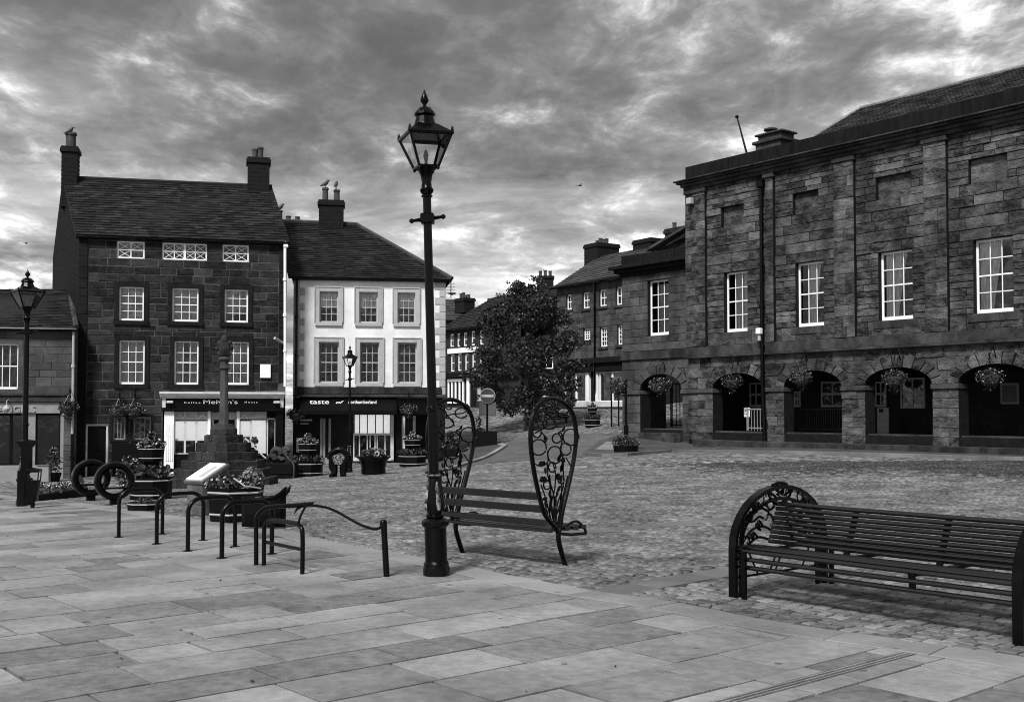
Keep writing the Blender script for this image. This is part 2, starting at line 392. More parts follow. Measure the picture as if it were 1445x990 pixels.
mat('sign_back', 0.05, 0.09, 3, rough=0.6)
mat('info_print', 0.55, 0.85, 22, (1, 1, 1), rough=0.35, contrast=(.3, .5), fine=.1)
def glass_mat(name, tint, refl):
    m = bpy.data.materials.new(name); m.use_nodes = True; t = m.node_tree; t.nodes.clear()
    out = N(t, 'ShaderNodeOutputMaterial'); tr = N(t, 'ShaderNodeBsdfTransparent'); gl = N(t, 'ShaderNodeBsdfGlossy'); mx = N(t, 'ShaderNodeMixShader')
    tr.inputs[0].default_value = (tint, tint, tint, 1); gl.inputs['Roughness'].default_value = 0.04; gl.inputs[0].default_value = (1, 1, 1, 1)
    fr = N(t, 'ShaderNodeFresnel'); fr.inputs[0].default_value = 1.5
    ns = N(t, 'ShaderNodeTexNoise'); ns.inputs['Scale'].default_value = 1.3
    geo = N(t, 'ShaderNodeNewGeometry'); t.links.new(geo.outputs['Position'], ns.inputs[0])
    bp = N(t, 'ShaderNodeBump'); bp.inputs['Distance'].default_value = 0.02; t.links.new(ns.outputs[0], bp.inputs['Height'])
    t.links.new(bp.outputs[0], gl.inputs['Normal'])
    t.links.new(math_(t, 'MULTIPLY', fr.outputs[0], refl, clamp=True), mx.inputs[0]); t.links.new(tr.outputs[0], mx.inputs[1]); t.links.new(gl.outputs[0], mx.inputs[2])
    t.links.new(mx.outputs[0], out.inputs[0]); M[name] = m
glass_mat('glass', 0.95, 1.1); glass_mat('lamp_glass', 0.96, 1.2)
def glow_mat(name, c, e):                           # shop blinds given a slight added glow to brighten them
    m = bpy.data.materials.new(name); m.use_nodes = True; b = m.node_tree.nodes['Principled BSDF']
    b.inputs['Base Color'].default_value = (c, c, c, 1); b.inputs['Roughness'].default_value = .9
    b.inputs['Emission Color'].default_value = (1, 1, 1, 1); b.inputs['Emission Strength'].default_value = e; M[name] = m
glow_mat('glow_blind', 0.7, 0.13)
# ================================================================== ground, paving, setts
def inside(P, poly):                              # numpy point in polygon
    x, y = P[:, 0], P[:, 1]; c = np.zeros(len(P), bool); n = len(poly)
    for i in range(n):
        x0, y0 = poly[i]; x1, y1 = poly[i-1]
        if y0 == y1: continue
        m = ((y0 > y) != (y1 > y)) & (x < (x1-x0)*(y-y0)/(y1-y0)+x0); c ^= m
    return c
def sheet(name, poly, lift, matname, step=0.8, skirt=0.0, parent=None):  # a sheet lying on the ground inside a plan polygon
    poly = [(p[0], p[1]) for p in poly]; dense = []
    for i in range(len(poly)):
        a = Vector(poly[i]); b = Vector(poly[(i+1) % len(poly)]); k = max(1, int((b-a).length/step))
        dense += [a+(b-a)*j/k for j in range(k)]
    xs = [p[0] for p in poly]; ys = [p[1] for p in poly]
    gx, gy = np.meshgrid(np.arange(min(xs), max(xs), step), np.arange(min(ys), max(ys), step)); q = np.stack([gx.ravel(), gy.ravel()], -1)
    q = q[inside(q, poly)]
    vs = dense+[Vector(p) for p in q]; n = len(dense)
    r = delaunay_2d_cdt(vs, [(i, (i+1) % n) for i in range(n)], [], 1, 1e-5)
    v2 = np.array([tuple(v) for v in r[0]]); z = gzn(v2[:, 0], v2[:, 1])+lift
    mb = MB(); mb.add(np.column_stack([v2, z]), [tuple(f) for f in r[2]], 0.5)
    if skirt:
        zz = gzn(np.array([p.x for p in dense]), np.array([p.y for p in dense]))+lift
        for i in range(n):
            j = (i+1) % n; mb.add([(dense[i].x, dense[i].y, zz[i]-skirt), (dense[j].x, dense[j].y, zz[j]-skirt), (dense[j].x, dense[j].y, zz[j]), (dense[i].x, dense[i].y, zz[i])], [(0, 1, 2, 3)], 0.5)
    o = mb.build(name, matname, parent)
    if parent is None: o['kind'] = 'structure'
    return o
xs = np.concatenate([np.array([-600, -250, -100, -50]), np.arange(-30, 30.1, 0.6), np.array([50, 100, 250, 600])])
ys = np.concatenate([np.array([-300, -60, -12]), np.arange(-4, 80.1, 0.6), np.array([120, 250, 700])])
gx, gy = np.meshgrid(xs, ys); gzz = gzn(gx, gy)-0.065
gzz = np.where(gy > 31.5, gzz+0.06, gzz); nx = len(xs); mb = MB()
mb.add(np.stack([gx, gy, gzz], -1).reshape(-1, 3), [(j*nx+i, j*nx+i+1, j*nx+nx+i+1, j*nx+nx+i) for j in range(len(ys)-1) for i in range(nx-1)], 0.5)
ground = mb.build('ground', 'ground_cobbles', smooth=60); ground['kind'] = 'structure'
# kerb line between the paving slabs and the setts, right to left
KPX = [(1520, 940), (1445, 926), (1277, 902.5), (1096, 877), (960, 850), (845, 834.5), (712, 809.6), (646, 795), (570, 781), (470, 764), (431, 753), (400, 748), (330, 739), (250, 728), (130, 711), (60, 704), (0, 698), (-70, 690)]
KP = [G(u, v) for u, v in KPX]
KS = [Vector((p.x, p.y)) for p in smoothline([(p.x, p.y, 0) for p in KP], 5)]
PAVE = [(p.x, p.y) for p in KS]+[(-14, 18), (-14, 1), (9, 1), (9, KS[0].y)]
pavement = sheet('pavement', PAVE, -0.028, 'joint_dirt', 0.7)
# kerb stones
def offset_line(L, w):
    out = []
    for i, p in enumerate(L):
        t = (L[min(i+1, len(L)-1)]-L[max(i-1, 0)]).normalized(); out.append(p+Vector((-t.y, t.x))*w)
    return out
KI = offset_line(KS, 0.36)
if not inside(np.array([tuple(KI[20])]), PAVE)[0]: KI = offset_line(KS, -0.36)
def resample(L, step):
    d = [0]
    for a, b in zip(L, L[1:]): d.append(d[-1]+(b-a).length)
    n = int(d[-1]/step); return [Vector((np.interp(i*step, d, [p.x for p in L]), np.interp(i*step, d, [p.y for p in L]))) for i in range(n+1)]
def on_ground(pts, lift=0.0): 
    z = gzn(np.array([p[0] for p in pts]), np.array([p[1] for p in pts])); return [Vector((p[0], p[1], float(k)+lift)) for p, k in zip(pts, z)]
def slab_piece(mb, poly, lift, inset=0.006, drop=0.03, rnd=None, tilt=0.0):   # a flat stone lying on the ground, edges eased
    P = on_ground(poly, lift); n = len(P); c = sum((p for p in P), Vector())/n
    if tilt:
        ax = random.uniform(-tilt, tilt); ay = random.uniform(-tilt, tilt)
        for p in P: p.z += (p.x-c.x)*ax+(p.y-c.y)*ay
    top = []
    for p in P:
        d = (c-p); d.z = 0; top.append(p+d.normalized()*inset if d.length > inset*2 else p)
    vs = [p-Vector((0, 0, drop)) for p in P]+[p-Vector((0, 0, inset*.7)) for p in P]+top
    fs = [tuple(range(2*n, 3*n))]
    for i in range(n):
        j = (i+1) % n; fs += [(i, j, j+n, i+n), (i+n, j+n, j+2*n, i+2*n)]
    mb.add(vs, fs, rnd)
i0 = 0; m = len(KS); arcl = [0]
for a, b in zip(KS, KS[1:]): arcl.append(arcl[-1]+(b-a).length)
pos = 0.0
def kpt(L, s): return (np.interp(s, arcl, [p.x for p in L]), np.interp(s, arcl, [p.y for p in L]))
while pos < arcl[-1]-0.2:
    ln = random.uniform(0.7, 1.15); e = min(pos+ln, arcl[-1])-0.008; mid = (pos+e)/2
    mb = MB(); slab_piece(mb, [kpt(KS, pos), kpt(KS, mid), kpt(KS, e), kpt(KI, e), kpt(KI, mid), kpt(KI, pos)][::-1], 0.004+random.uniform(-.003, .003))
    mb.build('kerbstone', 'kerb_stone', pavement); pos += ln
# slabs in staggered courses
DA = Vector((0.763, 0.647)).normalized(); DB = Vector((-DA.y, DA.x)); SO = Vector((0.328, 6.39))
INNER = [(p.x, p.y) for p in KI]+[(-14, 18), (-14, 1), (9, 1), (9, KI[0].y)]
DR0, DR1 = G(985, 1000), G(1312, 913)              # slot drain in the paving
DRN = Vector((DR1.x-DR0.x, DR1.y-DR0.y)).normalized()
def clip_poly(poly, clipv):                        # keep the side of every half plane (p, n) where (x-p).n <= 0
    for p, n in clipv:
        out = []
        for i in range(len(poly)):
            a = poly[i]; b = poly[(i+1) % len(poly)]; da = (a-p).dot(n); db = (b-p).dot(n)
            if da <= 0: out.append(a)
            if (da < 0) != (db < 0) and abs(da-db) > 1e-9: out.append(a+(b-a)*(da/(da-db)))
        poly = out
        if len(poly) < 3: return []
    return poly
def cut_by_kerb(poly):                             # trim a slab to the inner kerb edge (locally straight)
    c = sum(poly, Vector((0, 0)))/len(poly); best = min(range(len(KI)-1), key=lambda i: (KI[i]-c).length)
    if (KI[best]-c).length > 2.0: return poly
    cl = []
    for i in {max(0, best-1), best, min(len(KI)-2, best+1)}:
        t = (KI[i+1]-KI[i]).normalized(); n = Vector((-t.y, t.x))
        if (KS[i]-KI[i]).dot(n) < 0: n = -n
        cl.append((KI[i]-n*0.008, n))
    return clip_poly(poly, cl)
slabs = []; b = -9.0
while b < 22:
    w = random.choice([.45, .5, .55, .6, .66]); a = -16+random.uniform(0, 1)
    while a < 9:
        ln = random.choice([.5, .6, .7, .8, .9, 1.0, 1.1]); g = 0.009 if random.random() < .7 else 0.016
        P = [SO+DA*(a+g)+DB*(b+g), SO+DA*(a+ln-g)+DB*(b+g), SO+DA*(a+ln-g)+DB*(b+w-g), SO+DA*(a+g)+DB*(b+w-g)]; a += ln
        c = sum(P, Vector((0, 0)))/4
        if c.y < 3.3 or abs(c.x) > c.y*0.52+1.0 : continue
        ins = inside(np.array([tuple(p) for p in P]), INNER)
        if not ins.any(): continue
        if not ins.all() or True: P = cut_by_kerb(P)
        if len(P) < 3: continue
        ar = abs(sum(P[i].x*P[(i+1) % len(P)].y-P[(i+1) % len(P)].x*P[i].y for i in range(len(P))))/2
        if ar < 0.01: continue
        slabs.append((P, ar/c.length**2*(1.6/c.length)))
    b += w
slabs.sort(key=lambda q: -q[1]); rest = MB()
dn = Vector((-DRN.y, DRN.x)); dp = Vector((DR0.x, DR0.y)); DL = (Vector((DR1.x, DR1.y))-dp).length
for i, (P, _) in enumerate(slabs):
    pieces = [P]
    ds = [(p-dp).dot(dn) for p in P]; al = [(p-dp).dot(DRN) for p in P]
    if min(ds) < 0.065 and max(ds) > -0.065 and max(al) > -3 and min(al) < DL:   # slabs are cut round the slot drain
        pieces = [clip_poly(P, [(dp-dn*0.065, dn)]), clip_poly(P, [(dp+dn*0.065, -dn)]), clip_poly(clip_poly(P, [(dp+dn*0.065, dn), (dp-dn*0.065, -dn)]), [(dp+DRN*DL, -DRN)])]
    for Q in pieces:
        if len(Q) < 3: continue
        mb = MB() if i < 300 else rest
        slab_piece(mb, Q, random.uniform(-.003, .003), inset=0.002, rnd=random.random(), tilt=0.005)
        if i < 300: mb.build('paving_slab', 'slab', pavement)
if rest.f: rest.build('paving_slabs', 'slab', pavement, kind='stuff')
# slot drain: grey channel with black slots
drain = empty('slot_drain', (DR0.x, DR0.y, 0), 'narrow slotted drain channel running through the paving slabs by the bench', 'drain')
mb = MB(); mb2 = MB()
for k, (o, w) in enumerate(((-.056, .007), (-.019, .006), (.019, .006), (.056, .007))):
    n = 14
    for i in range(n):
        A = dp+DRN*(-2.5+(DL+2.5)*i/n); B = dp+DRN*(-2.5+(DL+2.5)*(i+1)/n)
        slab_piece(mb, [A+dn*(o-w), B+dn*(o-w), B+dn*(o+w), A+dn*(o+w)], -0.002, 0.002, 0.05)
for i in range(10):
    A = dp+DRN*(-2.5+(DL+2.5)*i/10); B = dp+DRN*(-2.5+(DL+2.5)*(i+1)/10)
    mb2.add(on_ground([A-dn*.064, B-dn*.064, B+dn*.064, A+dn*.064], -0.021), [(0, 1, 2, 3)])
mb.build('grating', 'kerb_stone', drain); mb2.build('channel', 'interior', drain)
# road, pavement by the hall, strip of flags by the houses
ROADPX = [(632, 664), (672, 655), (760, 648), (852, 643), (868, 634), (872, 618), (872, 611), (800, 612), (748, 616), (716, 622), (702, 629), (716, 630), (690, 645), (660, 655)]
ROAD = [G(u, v) for u, v in ROADPX]; ROAD = [(p.x, p.y) for p in ROAD]
road = sheet('road', ROAD, 0.006, 'asphalt', 0.8)
# ================================================================== building helpers
def wall(mb, F, s0, s1, h0, h1, holes, depth=0.3):      # wall face with rectangular openings and their reveals
    S = sorted({s0, s1}|{x for h in holes for x in h[:2] if s0 < x < s1}); H = sorted({h0, h1}|{x for h in holes for x in h[2:] if h0 < x < h1})
    for i in range(len(S)-1):
        for j in range(len(H)-1):
            cs, ch = (S[i]+S[i+1])/2, (H[j]+H[j+1])/2
            if any(a < cs < b and c < ch < d for a, b, c, d in holes): continue
            mb.add([F(S[i], 0, H[j]), F(S[i+1], 0, H[j]), F(S[i+1], 0, H[j+1]), F(S[i], 0, H[j+1])], [(0, 1, 2, 3)], 0.5)
    for a, b, c, d in holes:
        for p in (((a, c), (a, d)), ((b, d), (b, c)), ((a, d), (b, d)), ((b, c), (a, c))):
            (x0, y0), (x1, y1) = p
            mb.add([F(x0, 0, y0), F(x0, depth, y0), F(x1, depth, y1), F(x1, 0, y1)], [(0, 1, 2, 3)], 0.5)
def courses(h0, h1, marks, lo, hi):
    mk = sorted({h0, h1}|{m for m in marks if h0+.08 < m < h1-.08}); m2 = [mk[0]]
    for x in mk[1:]:
        if x-m2[-1] > 0.09 or x == h1: m2.append(x)
    out = []
    for a, b in zip(m2, m2[1:]):
        n = max(1, round((b-a)/random.uniform(lo, hi))); cuts = [a+(b-a)*k/n+(random.uniform(-.03, .03) if 0 < k < n else 0) for k in range(n+1)]
        out += list(zip(cuts, cuts[1:]))
    return out
def stonework(root, F, s0, s1, h0, h1, holes, mname, lo=.25, hi=.36, ln=(.45, 1.1), out=(.012, .035), gap=.012, limit=300, clip=None, inset=.010, name='stone', joggle=0.0):
    polys = []
    for a, b in courses(h0, h1, [x for h in holes for x in h[2:]], lo, hi):
        mid = (a+b)/2; blocked = sorted([(x0, x1) for x0, x1, y0, y1 in holes if y0 < mid < y1]); runs = []; cur = s0
        for x0, x1 in blocked:
            if x0 > cur: runs.append((cur, x0))
            cur = max(cur, x1)
        if cur < s1: runs.append((cur, s1))
        for r0, r1 in runs:
            x = r0; first = True
            while x < r1-0.02:
                w = random.uniform(*ln)*(b-a)/.3 if joggle else random.uniform(*ln)
                if first: w *= random.uniform(.45, 1); first = False
                e = x+w
                if r1-e < ln[0]*.5: e = r1
                g = gap/2; P = [(x+g, a+g), (e-g, a+g), (e-g, b-g), (x+g, b-g)]
                polys += clip(P) if clip else [P]
                x = e
    polys.sort(key=lambda P: -abs(P[1][0]-P[0][0])*(P[2][1]-P[0][1]))
    rest = MB()
    for i, P in enumerate(polys):
        mb = MB() if i < limit else rest
        mb.stone(F, P, random.uniform(*out), inset=inset)
        if i < limit: mb.build(name, mname, root)
    if rest.f: rest.build('stonework', mname, root, kind='stuff')
    return len(polys)
def window(root, F, s0, s1, h0, h1, cols=3, rows=4, rec=.12, fw=.055, bar=.022, bottom=.08, behind='net_curtain', frame='white_paint', mid=True, panes=True, label=None, cur=None):
    mb = MB(); d0, d1 = rec, rec+.06
    mb.box(F, s0, s0+fw, d0, d1, h0, h1); mb.box(F, s1-fw, s1, d0, d1, h0, h1)
    mb.box(F, s0+fw, s1-fw, d0, d1, h1-fw, h1); mb.box(F, s0+fw, s1-fw, d0-.025, d1, h0, h0+bottom)
    a0, a1, b0, b1 = s0+fw, s1-fw, h0+bottom, h1-fw; cw = (a1-a0)/cols; rh = (b1-b0)/rows
    for i in range(1, cols): mb.box(F, a0+cw*i-bar/2, a0+cw*i+bar/2, d0+.012, d1-.012, b0, b1)
    for j in range(1, rows):
        t = bar*1.7 if (mid and rows > 1 and j == rows//2) else bar
        mb.box(F, a0, a1, d0+.008, d1-.014, b0+rh*j-t/2, b0+rh*j+t/2)
    w = mb.build('window', frame, root, label=label)
    if panes:
        me = None; rl = root.location
        for i in range(cols):
            for j in range(rows):
                c = F(a0+cw*(i+.5), d0+.03, b0+rh*(j+.5))
                if me is None:
                    q = MB(); z = Frame((0, 0, 0), F.ex)
                    q.add([z(-cw/2, 0, -rh/2), z(cw/2, 0, -rh/2), z(cw/2, 0, rh/2), z(-cw/2, 0, rh/2)], [(0, 1, 2, 3)])
                    o = q.build('pane', 'glass', w, world=False); me = o.data
                else: o = bpy.data.objects.new('pane', me); col.objects.link(o); o.parent = w
                o.location = c-rl
    else:
        q = MB(); q.add([F(a0, d0+.03, b0), F(a1, d0+.03, b0), F(a1, d0+.03, b1), F(a0, d0+.03, b1)], [(0, 1, 2, 3)]); q.build('pane', 'glass', w)
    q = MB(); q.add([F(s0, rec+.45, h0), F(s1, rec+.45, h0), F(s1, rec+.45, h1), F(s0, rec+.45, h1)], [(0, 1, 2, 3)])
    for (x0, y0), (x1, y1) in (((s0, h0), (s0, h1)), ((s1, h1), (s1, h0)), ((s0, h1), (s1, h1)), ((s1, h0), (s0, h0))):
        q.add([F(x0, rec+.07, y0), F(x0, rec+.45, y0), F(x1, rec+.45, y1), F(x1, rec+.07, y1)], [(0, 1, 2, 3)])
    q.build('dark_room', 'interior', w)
    if cur:                                        # list of (s fraction 0-1, from, to, h from fraction): pleated curtain or blind
        q = MB()
        for f0, f1, g0, g1, slant in cur:
            n = 18; x0 = a0+(a1-a0)*f0; x1 = a0+(a1-a0)*f1; y0 = b0+(b1-b0)*g0; y1 = b0+(b1-b0)*g1
            for k in range(n):
                A = x0+(x1-x0)*k/n; B = x0+(x1-x0)*(k+1)/n; sl = slant*(x1-x0)
                dA = rec+.10+.02*math.sin(k*2.4); dB = rec+.10+.02*math.sin((k+1)*2.4)
                q.add([F(A-sl*(k/n), dA, y0), F(B-sl*((k+1)/n), dB, y0), F(B, dB, y1), F(A, dA, y1)], [(0, 1, 2, 3)], 0.4)
        q.build('curtain', behind, w)
    return w
def surround(root, F, s0, s1, h0, h1, w, out, mname, name='window_surround', sill=True, rec=0.0):
    mb = MB()
    mb.bbox(F, s0-w, s0, -out, rec+.02, h0, h1+w, .008); mb.bbox(F, s1, s1+w, -out, rec+.02, h0, h1+w, .008); mb.bbox(F, s0, s1, -out+.002, rec+.02, h1, h1+w, .008)
    if sill: mb.bbox(F, s0-w*1.1, s1+w*1.1, -out-.035, rec+.02, h0-w*.9, h0, .008)
    return mb.build(name, mname, root)
def slate_roof(root, eL, eR, rR, rL, row=.22, w=.30, mname='slate', name='roof', thick=.045):
    eL, eR, rR, rL = map(Vector, (eL, eR, rR, rL)); nrm = (eR-eL).cross(rL-eL).normalized()
    if nrm.z < 0: nrm = -nrm
    mb = MB(); lo = [p-nrm*.06 for p in (eL, eR, rR, rL)]; mb.add([eL, eR, rR, rL]+lo, [(0, 1, 2, 3), (7, 6, 5, 4), (0, 4, 5, 1), (1, 5, 6, 2), (2, 6, 7, 3), (3, 7, 4, 0)], .2)
    r = mb.build(name, mname, root)
    q = MB(); n = max(3, int(max((rL-eL).length, (rR-eR).length)/row))
    for j in range(n):
        f0, f1 = j/n, min(1, (j+1.25)/n); A0, B0 = eL.lerp(rL, f0), eR.lerp(rR, f0); A1, B1 = eL.lerp(rL, f1), eR.lerp(rR, f1)
        L = (B0-A0).length
        if L < .1: continue
        x = -random.uniform(0, w)
        while x < L:
            ww = w*random.uniform(.8, 1.2); a, b_ = max(0, x+.004)/L, min(L, x+ww-.004)/L; x += ww
            if b_-a < .01/L: continue
            lift = nrm*(thick+random.uniform(-.008, .008)); slip = (A0-A1).normalized()*random.uniform(-.012, .012)
            p0, p1, p2, p3 = A0.lerp(B0, a)+lift+slip, A0.lerp(B0, b_)+lift+slip, A1.lerp(B1, b_)+nrm*.008, A1.lerp(B1, a)+nrm*.008
            q.add([p0, p1, p2, p3, p0-nrm*.02, p1-nrm*.02], [(0, 1, 2, 3), (4, 5, 1, 0)])
    q.build('slates', mname, r, kind='stuff'); return r
def chimney(parent, F, s0, s1, d0, d1, h0, h1, pots, mname='brick_dark', pot_h=.55, pot_r=.12, cap=.06):
    mb = MB(); mb.bbox(F, s0, s1, d0, d1, h0, h1-.22, .01)
    mb.bbox(F, s0-cap*.5, s1+cap*.5, d0-cap*.5, d1+cap*.5, h0+(h1-h0)*.0, h0+.18, .01)
    mb.bbox(F, s0-cap, s1+cap, d0-cap, d1+cap, h1-.22, h1-.06, .01); mb.bbox(F, s0-cap*.4, s1+cap*.4, d0-cap*.4, d1+cap*.4, h1-.06, h1+.02, .01)
    n = int((h1-h0-.4)/.085)                       # brick courses stand a little proud of one another
    for k in range(n):
        if k % 2 == 0: mb.box(F, s0-.006, s1+.006, d0-.006, d1+.006, h0+.2+k*.085, h0+.2+k*.085+.07)
    c = mb.build('chimney', mname, parent)
    for (f, hh) in pots:
        q = MB(); r = pot_r; x = s0+(s1-s0)*f
        q.lathe([(r, 0), (r*.95, hh*.8), (r*1.15, hh*.84), (r*1.15, hh*.94), (r, hh), (r*.7, hh)], 10, F(x, (d0+d1)/2, h1+.01)); q.build('chimney_pot', 'pot', c, smooth=True)
    return c
def textmesh(root, name, s, F, sc_, hc, width, height, mname, d=-.02, ext=.01, shear=0.0):
    cu = bpy.data.curves.new('t', 'FONT'); cu.body = s; cu.extrude = .05; cu.align_x = 'CENTER'; cu.align_y = 'CENTER'; cu.shear = shear; cu.resolution_u = 3
    to = bpy.data.objects.new('t', cu); col.objects.link(to); bpy.context.view_layer.update()
    me = bpy.data.meshes.new_from_object(to.evaluated_get(bpy.context.evaluated_depsgraph_get())); v = np.array([tuple(p.co) for p in me.vertices])
    fs = [tuple(p.vertices) for p in me.polygons]; bpy.data.objects.remove(to); bpy.data.meshes.remove(me)
    mn, mx = v.min(0), v.max(0); mb = MB()
    w_ = (v[:, 0]-(mn[0]+mx[0])/2)/(mx[0]-mn[0])*width; h_ = (v[:, 1]-(mn[1]+mx[1])/2)/(mx[1]-mn[1])*height
    mb.add([F(sc_+a, d-ext*(1 if z > 0 else 0), hc+b) for a, b, z in zip(w_, h_, v[:, 2])], fs, .5)
    return mb.build(name, mname, root)
def pipe(root, pts, r, mname, name='downpipe'):
    mb = MB(); mb.tube(pts, r, 8); P = [Vector(p) for p in pts]; L = (P[-1]-P[0]).length
    for k in range(1, int(L/1.6)+1):
        c = P[0].lerp(P[-1], k/(int(L/1.6)+1)) if len(P) == 2 else None
        if c is not None: mb.lathe([(r*1.5, -.05), (r*1.5, .05)], 8, c)
    return mb.build(name, mname, root, smooth=True)
def line(p, q, u):                                # depth from a plan line through p,q where pixel column u meets it
    k = (u-CX)/FPX; t = (k*p.y-p.x)/((q.x-p.x)-k*(q.y-p.y)); return p+(q-p)*t
# ------------------------------------------------------------------ the tall stone house with the coffee shop
pa = at(108, 672, 40); pb = at(402, 665, 41.78)
A = Frame((pa.x, pa.y, gz(pa.x, pa.y)-.05), (pb.x-pa.x, pb.y-pa.y, 0)); AW = (Vector((pb.x, pb.y))-Vector((pa.x, pa.y))).length
house = empty('stone_house', A.o, 'tall dark stone house with slate roof, two end chimneys and white sash windows', 'house')
eaveA = A.px(250, 340)[1]
def rows_rect(F, rects): 
    R = [F.rect(*r) for r in rects]; h0 = sum(r[2] for r in R)/len(R); h1 = sum(r[3] for r in R)/len(R); return [(r[0], r[1], h0, h1) for r in R]
w2 = rows_rect(A, [(168, 405, 203, 454), (243, 407, 280, 454), (317, 407, 350, 453)])
w1 = rows_rect(A, [(168, 481, 204, 543), (246, 481, 280, 543), (318, 481, 351, 541)])
wat = rows_rect(A, [(165, 341.5, 204, 365), (229, 342.5, 292, 366.5), (314, 345, 351, 369)])
doorA = A.rect(120, 598, 152, 672); shopA = A.rect(229, 553, 401, 668); gw = rows_rect(A, [(159, 588, 177, 620), (188, 588, 213, 620)])
doorA = (doorA[0], doorA[1], .02, doorA[3]); shopA = (shopA[0], AW-.02, .02, shopA[3])
holes = w2+w1+wat+[doorA, shopA]+gw
mb = MB(); wall(mb, A, 0, AW, -.6, eaveA+.1, holes, .3); mb.build('wall', 'mortar', house)
SW = .17
wide = lambda r, w: (r[0]-w, r[1]+w, r[2]-w*.9, r[3]+w)
sh = [wide(r, SW) for r in w2+w1]+wat+[(doorA[0]-.02, doorA[1]+.02, 0, doorA[3]+.02), (shopA[0]-.02, AW+1, -.6, shopA[3]+.06)]+[wide(r, .08) for r in gw]
stonework(house, A, .30, AW-.28, 0, eaveA+.1, sh, 'dark_stone', .24, .34, (.4, 1.05), (.002, .022), .032)
h = -.1; k = 0                                     # corner stones
while h < eaveA-.05:
    hh = min(random.uniform(.28, .40), eaveA+.1-h); w = .52 if k % 2 else .30
    mb = MB(); mb.bbox(A, -.02, w-.012 if w < .4 else .29, -.05, .25, h+.008, h+hh-.008, .012); mb.build('corner_stone', 'dark_dressed', house)
    if h > shopA[3]+.1:
        mb = MB(); mb.bbox(A, AW-.27, AW+.02, -.05, .25, h+.008, h+hh-.008, .012); mb.build('corner_stone', 'dark_dressed', house)
    h += hh; k += 1
for i, r in enumerate(w2): window(house, A, *r, 3, 4, rec=.10, cur=[[(0, 1, 0, 1, 0)], [(0, 1, 0, 1, 0)], [(0, 1, .3, 1, 0)]][i]); surround(house, A, *r, SW, .05, 'dark_dressed')
for i, r in enumerate(w1): window(house, A, *r, 3, 4, rec=.10, cur=[[(0, 1, .0, 1, 0)], [(0, .3, 0, 1, .2), (.66, 1, 0, 1, -.2)], [(0, 1, .0, .97, 0)]][i]); surround(house, A, *r, SW, .05, 'dark_dressed')
for i, r in enumerate(wat):                        # low attic windows with crossed glazing bars
    cs = 2 if i != 1 else 4
    w = window(house, A, *r, cs, 2, rec=.06, bar=.035, bottom=.05, fw=.05, mid=False, behind='interior')
    q = MB(); a0, a1, b0, b1 = r[0]+.05, r[1]-.05, r[2]+.05, r[3]-.05; cw = (a1-a0)/cs; rh = (b1-b0)/2
    for x in range(cs):
        for y in range(2):
            if i == 0 and x == 1 and y == 0: continue
            X0, X1, Y0, Y1 = a0+cw*x, a0+cw*x+cw, b0+rh*y, b0+rh*y+rh
            for (p, qq) in (((X0, Y0), (X1, Y1)), ((X0, Y1), (X1, Y0))):
                q.tube([A(p[0], .09, p[1]), A(qq[0], .09, qq[1])], .011, 4)
    q.build('lattice_bars', 'white_paint', w)
    if i == 1: q = MB(); q.box(A, (r[0]+r[1])/2-.04, (r[0]+r[1])/2+.04, .04, .13, r[2], r[3]); q.build('mullion', 'white_paint', w)
# door, small ground windows, gutter, gable, chimneys
mb = MB(); t = .07
mb.box(A, doorA[0], doorA[0]+t, .06, .16, .02, doorA[3]); mb.box(A, doorA[1]-t, doorA[1], .06, .16, .02, doorA[3]); mb.box(A, doorA[0]+t, doorA[1]-t, .06, .16, doorA[3]-t, doorA[3])
d = mb.build('door_frame', 'cream_paint', house)
mb = MB(); mb.box(A, doorA[0]+t, doorA[1]-t, .12, .17, .02, doorA[3]-t)
for y0, y1 in ((.2, .8), (.95, 1.75)):
    for x0, x1 in ((.12, .46), (.54, .88)):
        W = doorA[1]-doorA[0]-2*t; mb.bbox(A, doorA[0]+t+W*x0, doorA[0]+t+W*x1, .105, .13, y0, y1, .01)
mb.build('door', 'black_paint', house)
for r in gw:
    window(house, A, *r, 3, 1, rec=.1, frame='grey_paint', behind='interior', bottom=.05, label='small dark ground floor window behind flowers'); surround(house, A, *r, .09, .02, 'dark_dressed')
mb = MB(); mb.tube([A(-.1, -.14, eaveA+.02), A(AW+.1, -.14, eaveA+.02)], .07, 8); mb.build('gutter', 'iron', house, smooth=True)
ridL = at(96, 252, 43.2); ridL = Vector((at(86, 400, 43.2).x, 43.2, ridL.z)); ridR = at(384, 265, 44.9); bkL = Vector((at(74, 400, 46.6).x, 46.6, 0)); bkR = Vector((-11.2, 48.4, 0))
eL, eR = A(-.12, -.22, eaveA+.06), A(AW+.12, -.22, eaveA+.06); zb = eL.z+.1
roofA = slate_roof(house, eL, eR, ridR, ridL, .21, .30)
slate_roof(house, (bkR.x, bkR.y, zb), (bkL.x, bkL.y, zb), ridL, ridR, .3, .4)
mb = MB(); g0 = A(0, .01, -.6); g1 = A(0, .01, eaveA+.1); mb.add([g0, g1, ridL-Vector((0, 0, .08)), (bkL.x, bkL.y, zb-.05), (bkL.x, bkL.y, g0.z)], [(0, 1, 2, 3, 4)])
g0 = A(AW, .01, -.6); g1 = A(AW, .01, eaveA+.1); mb.add([g0, g1, ridR-Vector((0, 0, .08)), (bkR.x, bkR.y, zb-.05), (bkR.x, bkR.y, g0.z)], [(4, 3, 2, 1, 0)])
mb.add([(bkL.x, bkL.y, g0.z), (bkR.x, bkR.y, g0.z), (bkR.x, bkR.y, zb), (bkL.x, bkL.y, zb)], [(0, 1, 2, 3)])
mb.build('gable_wall', 'sooty_rubble', house)
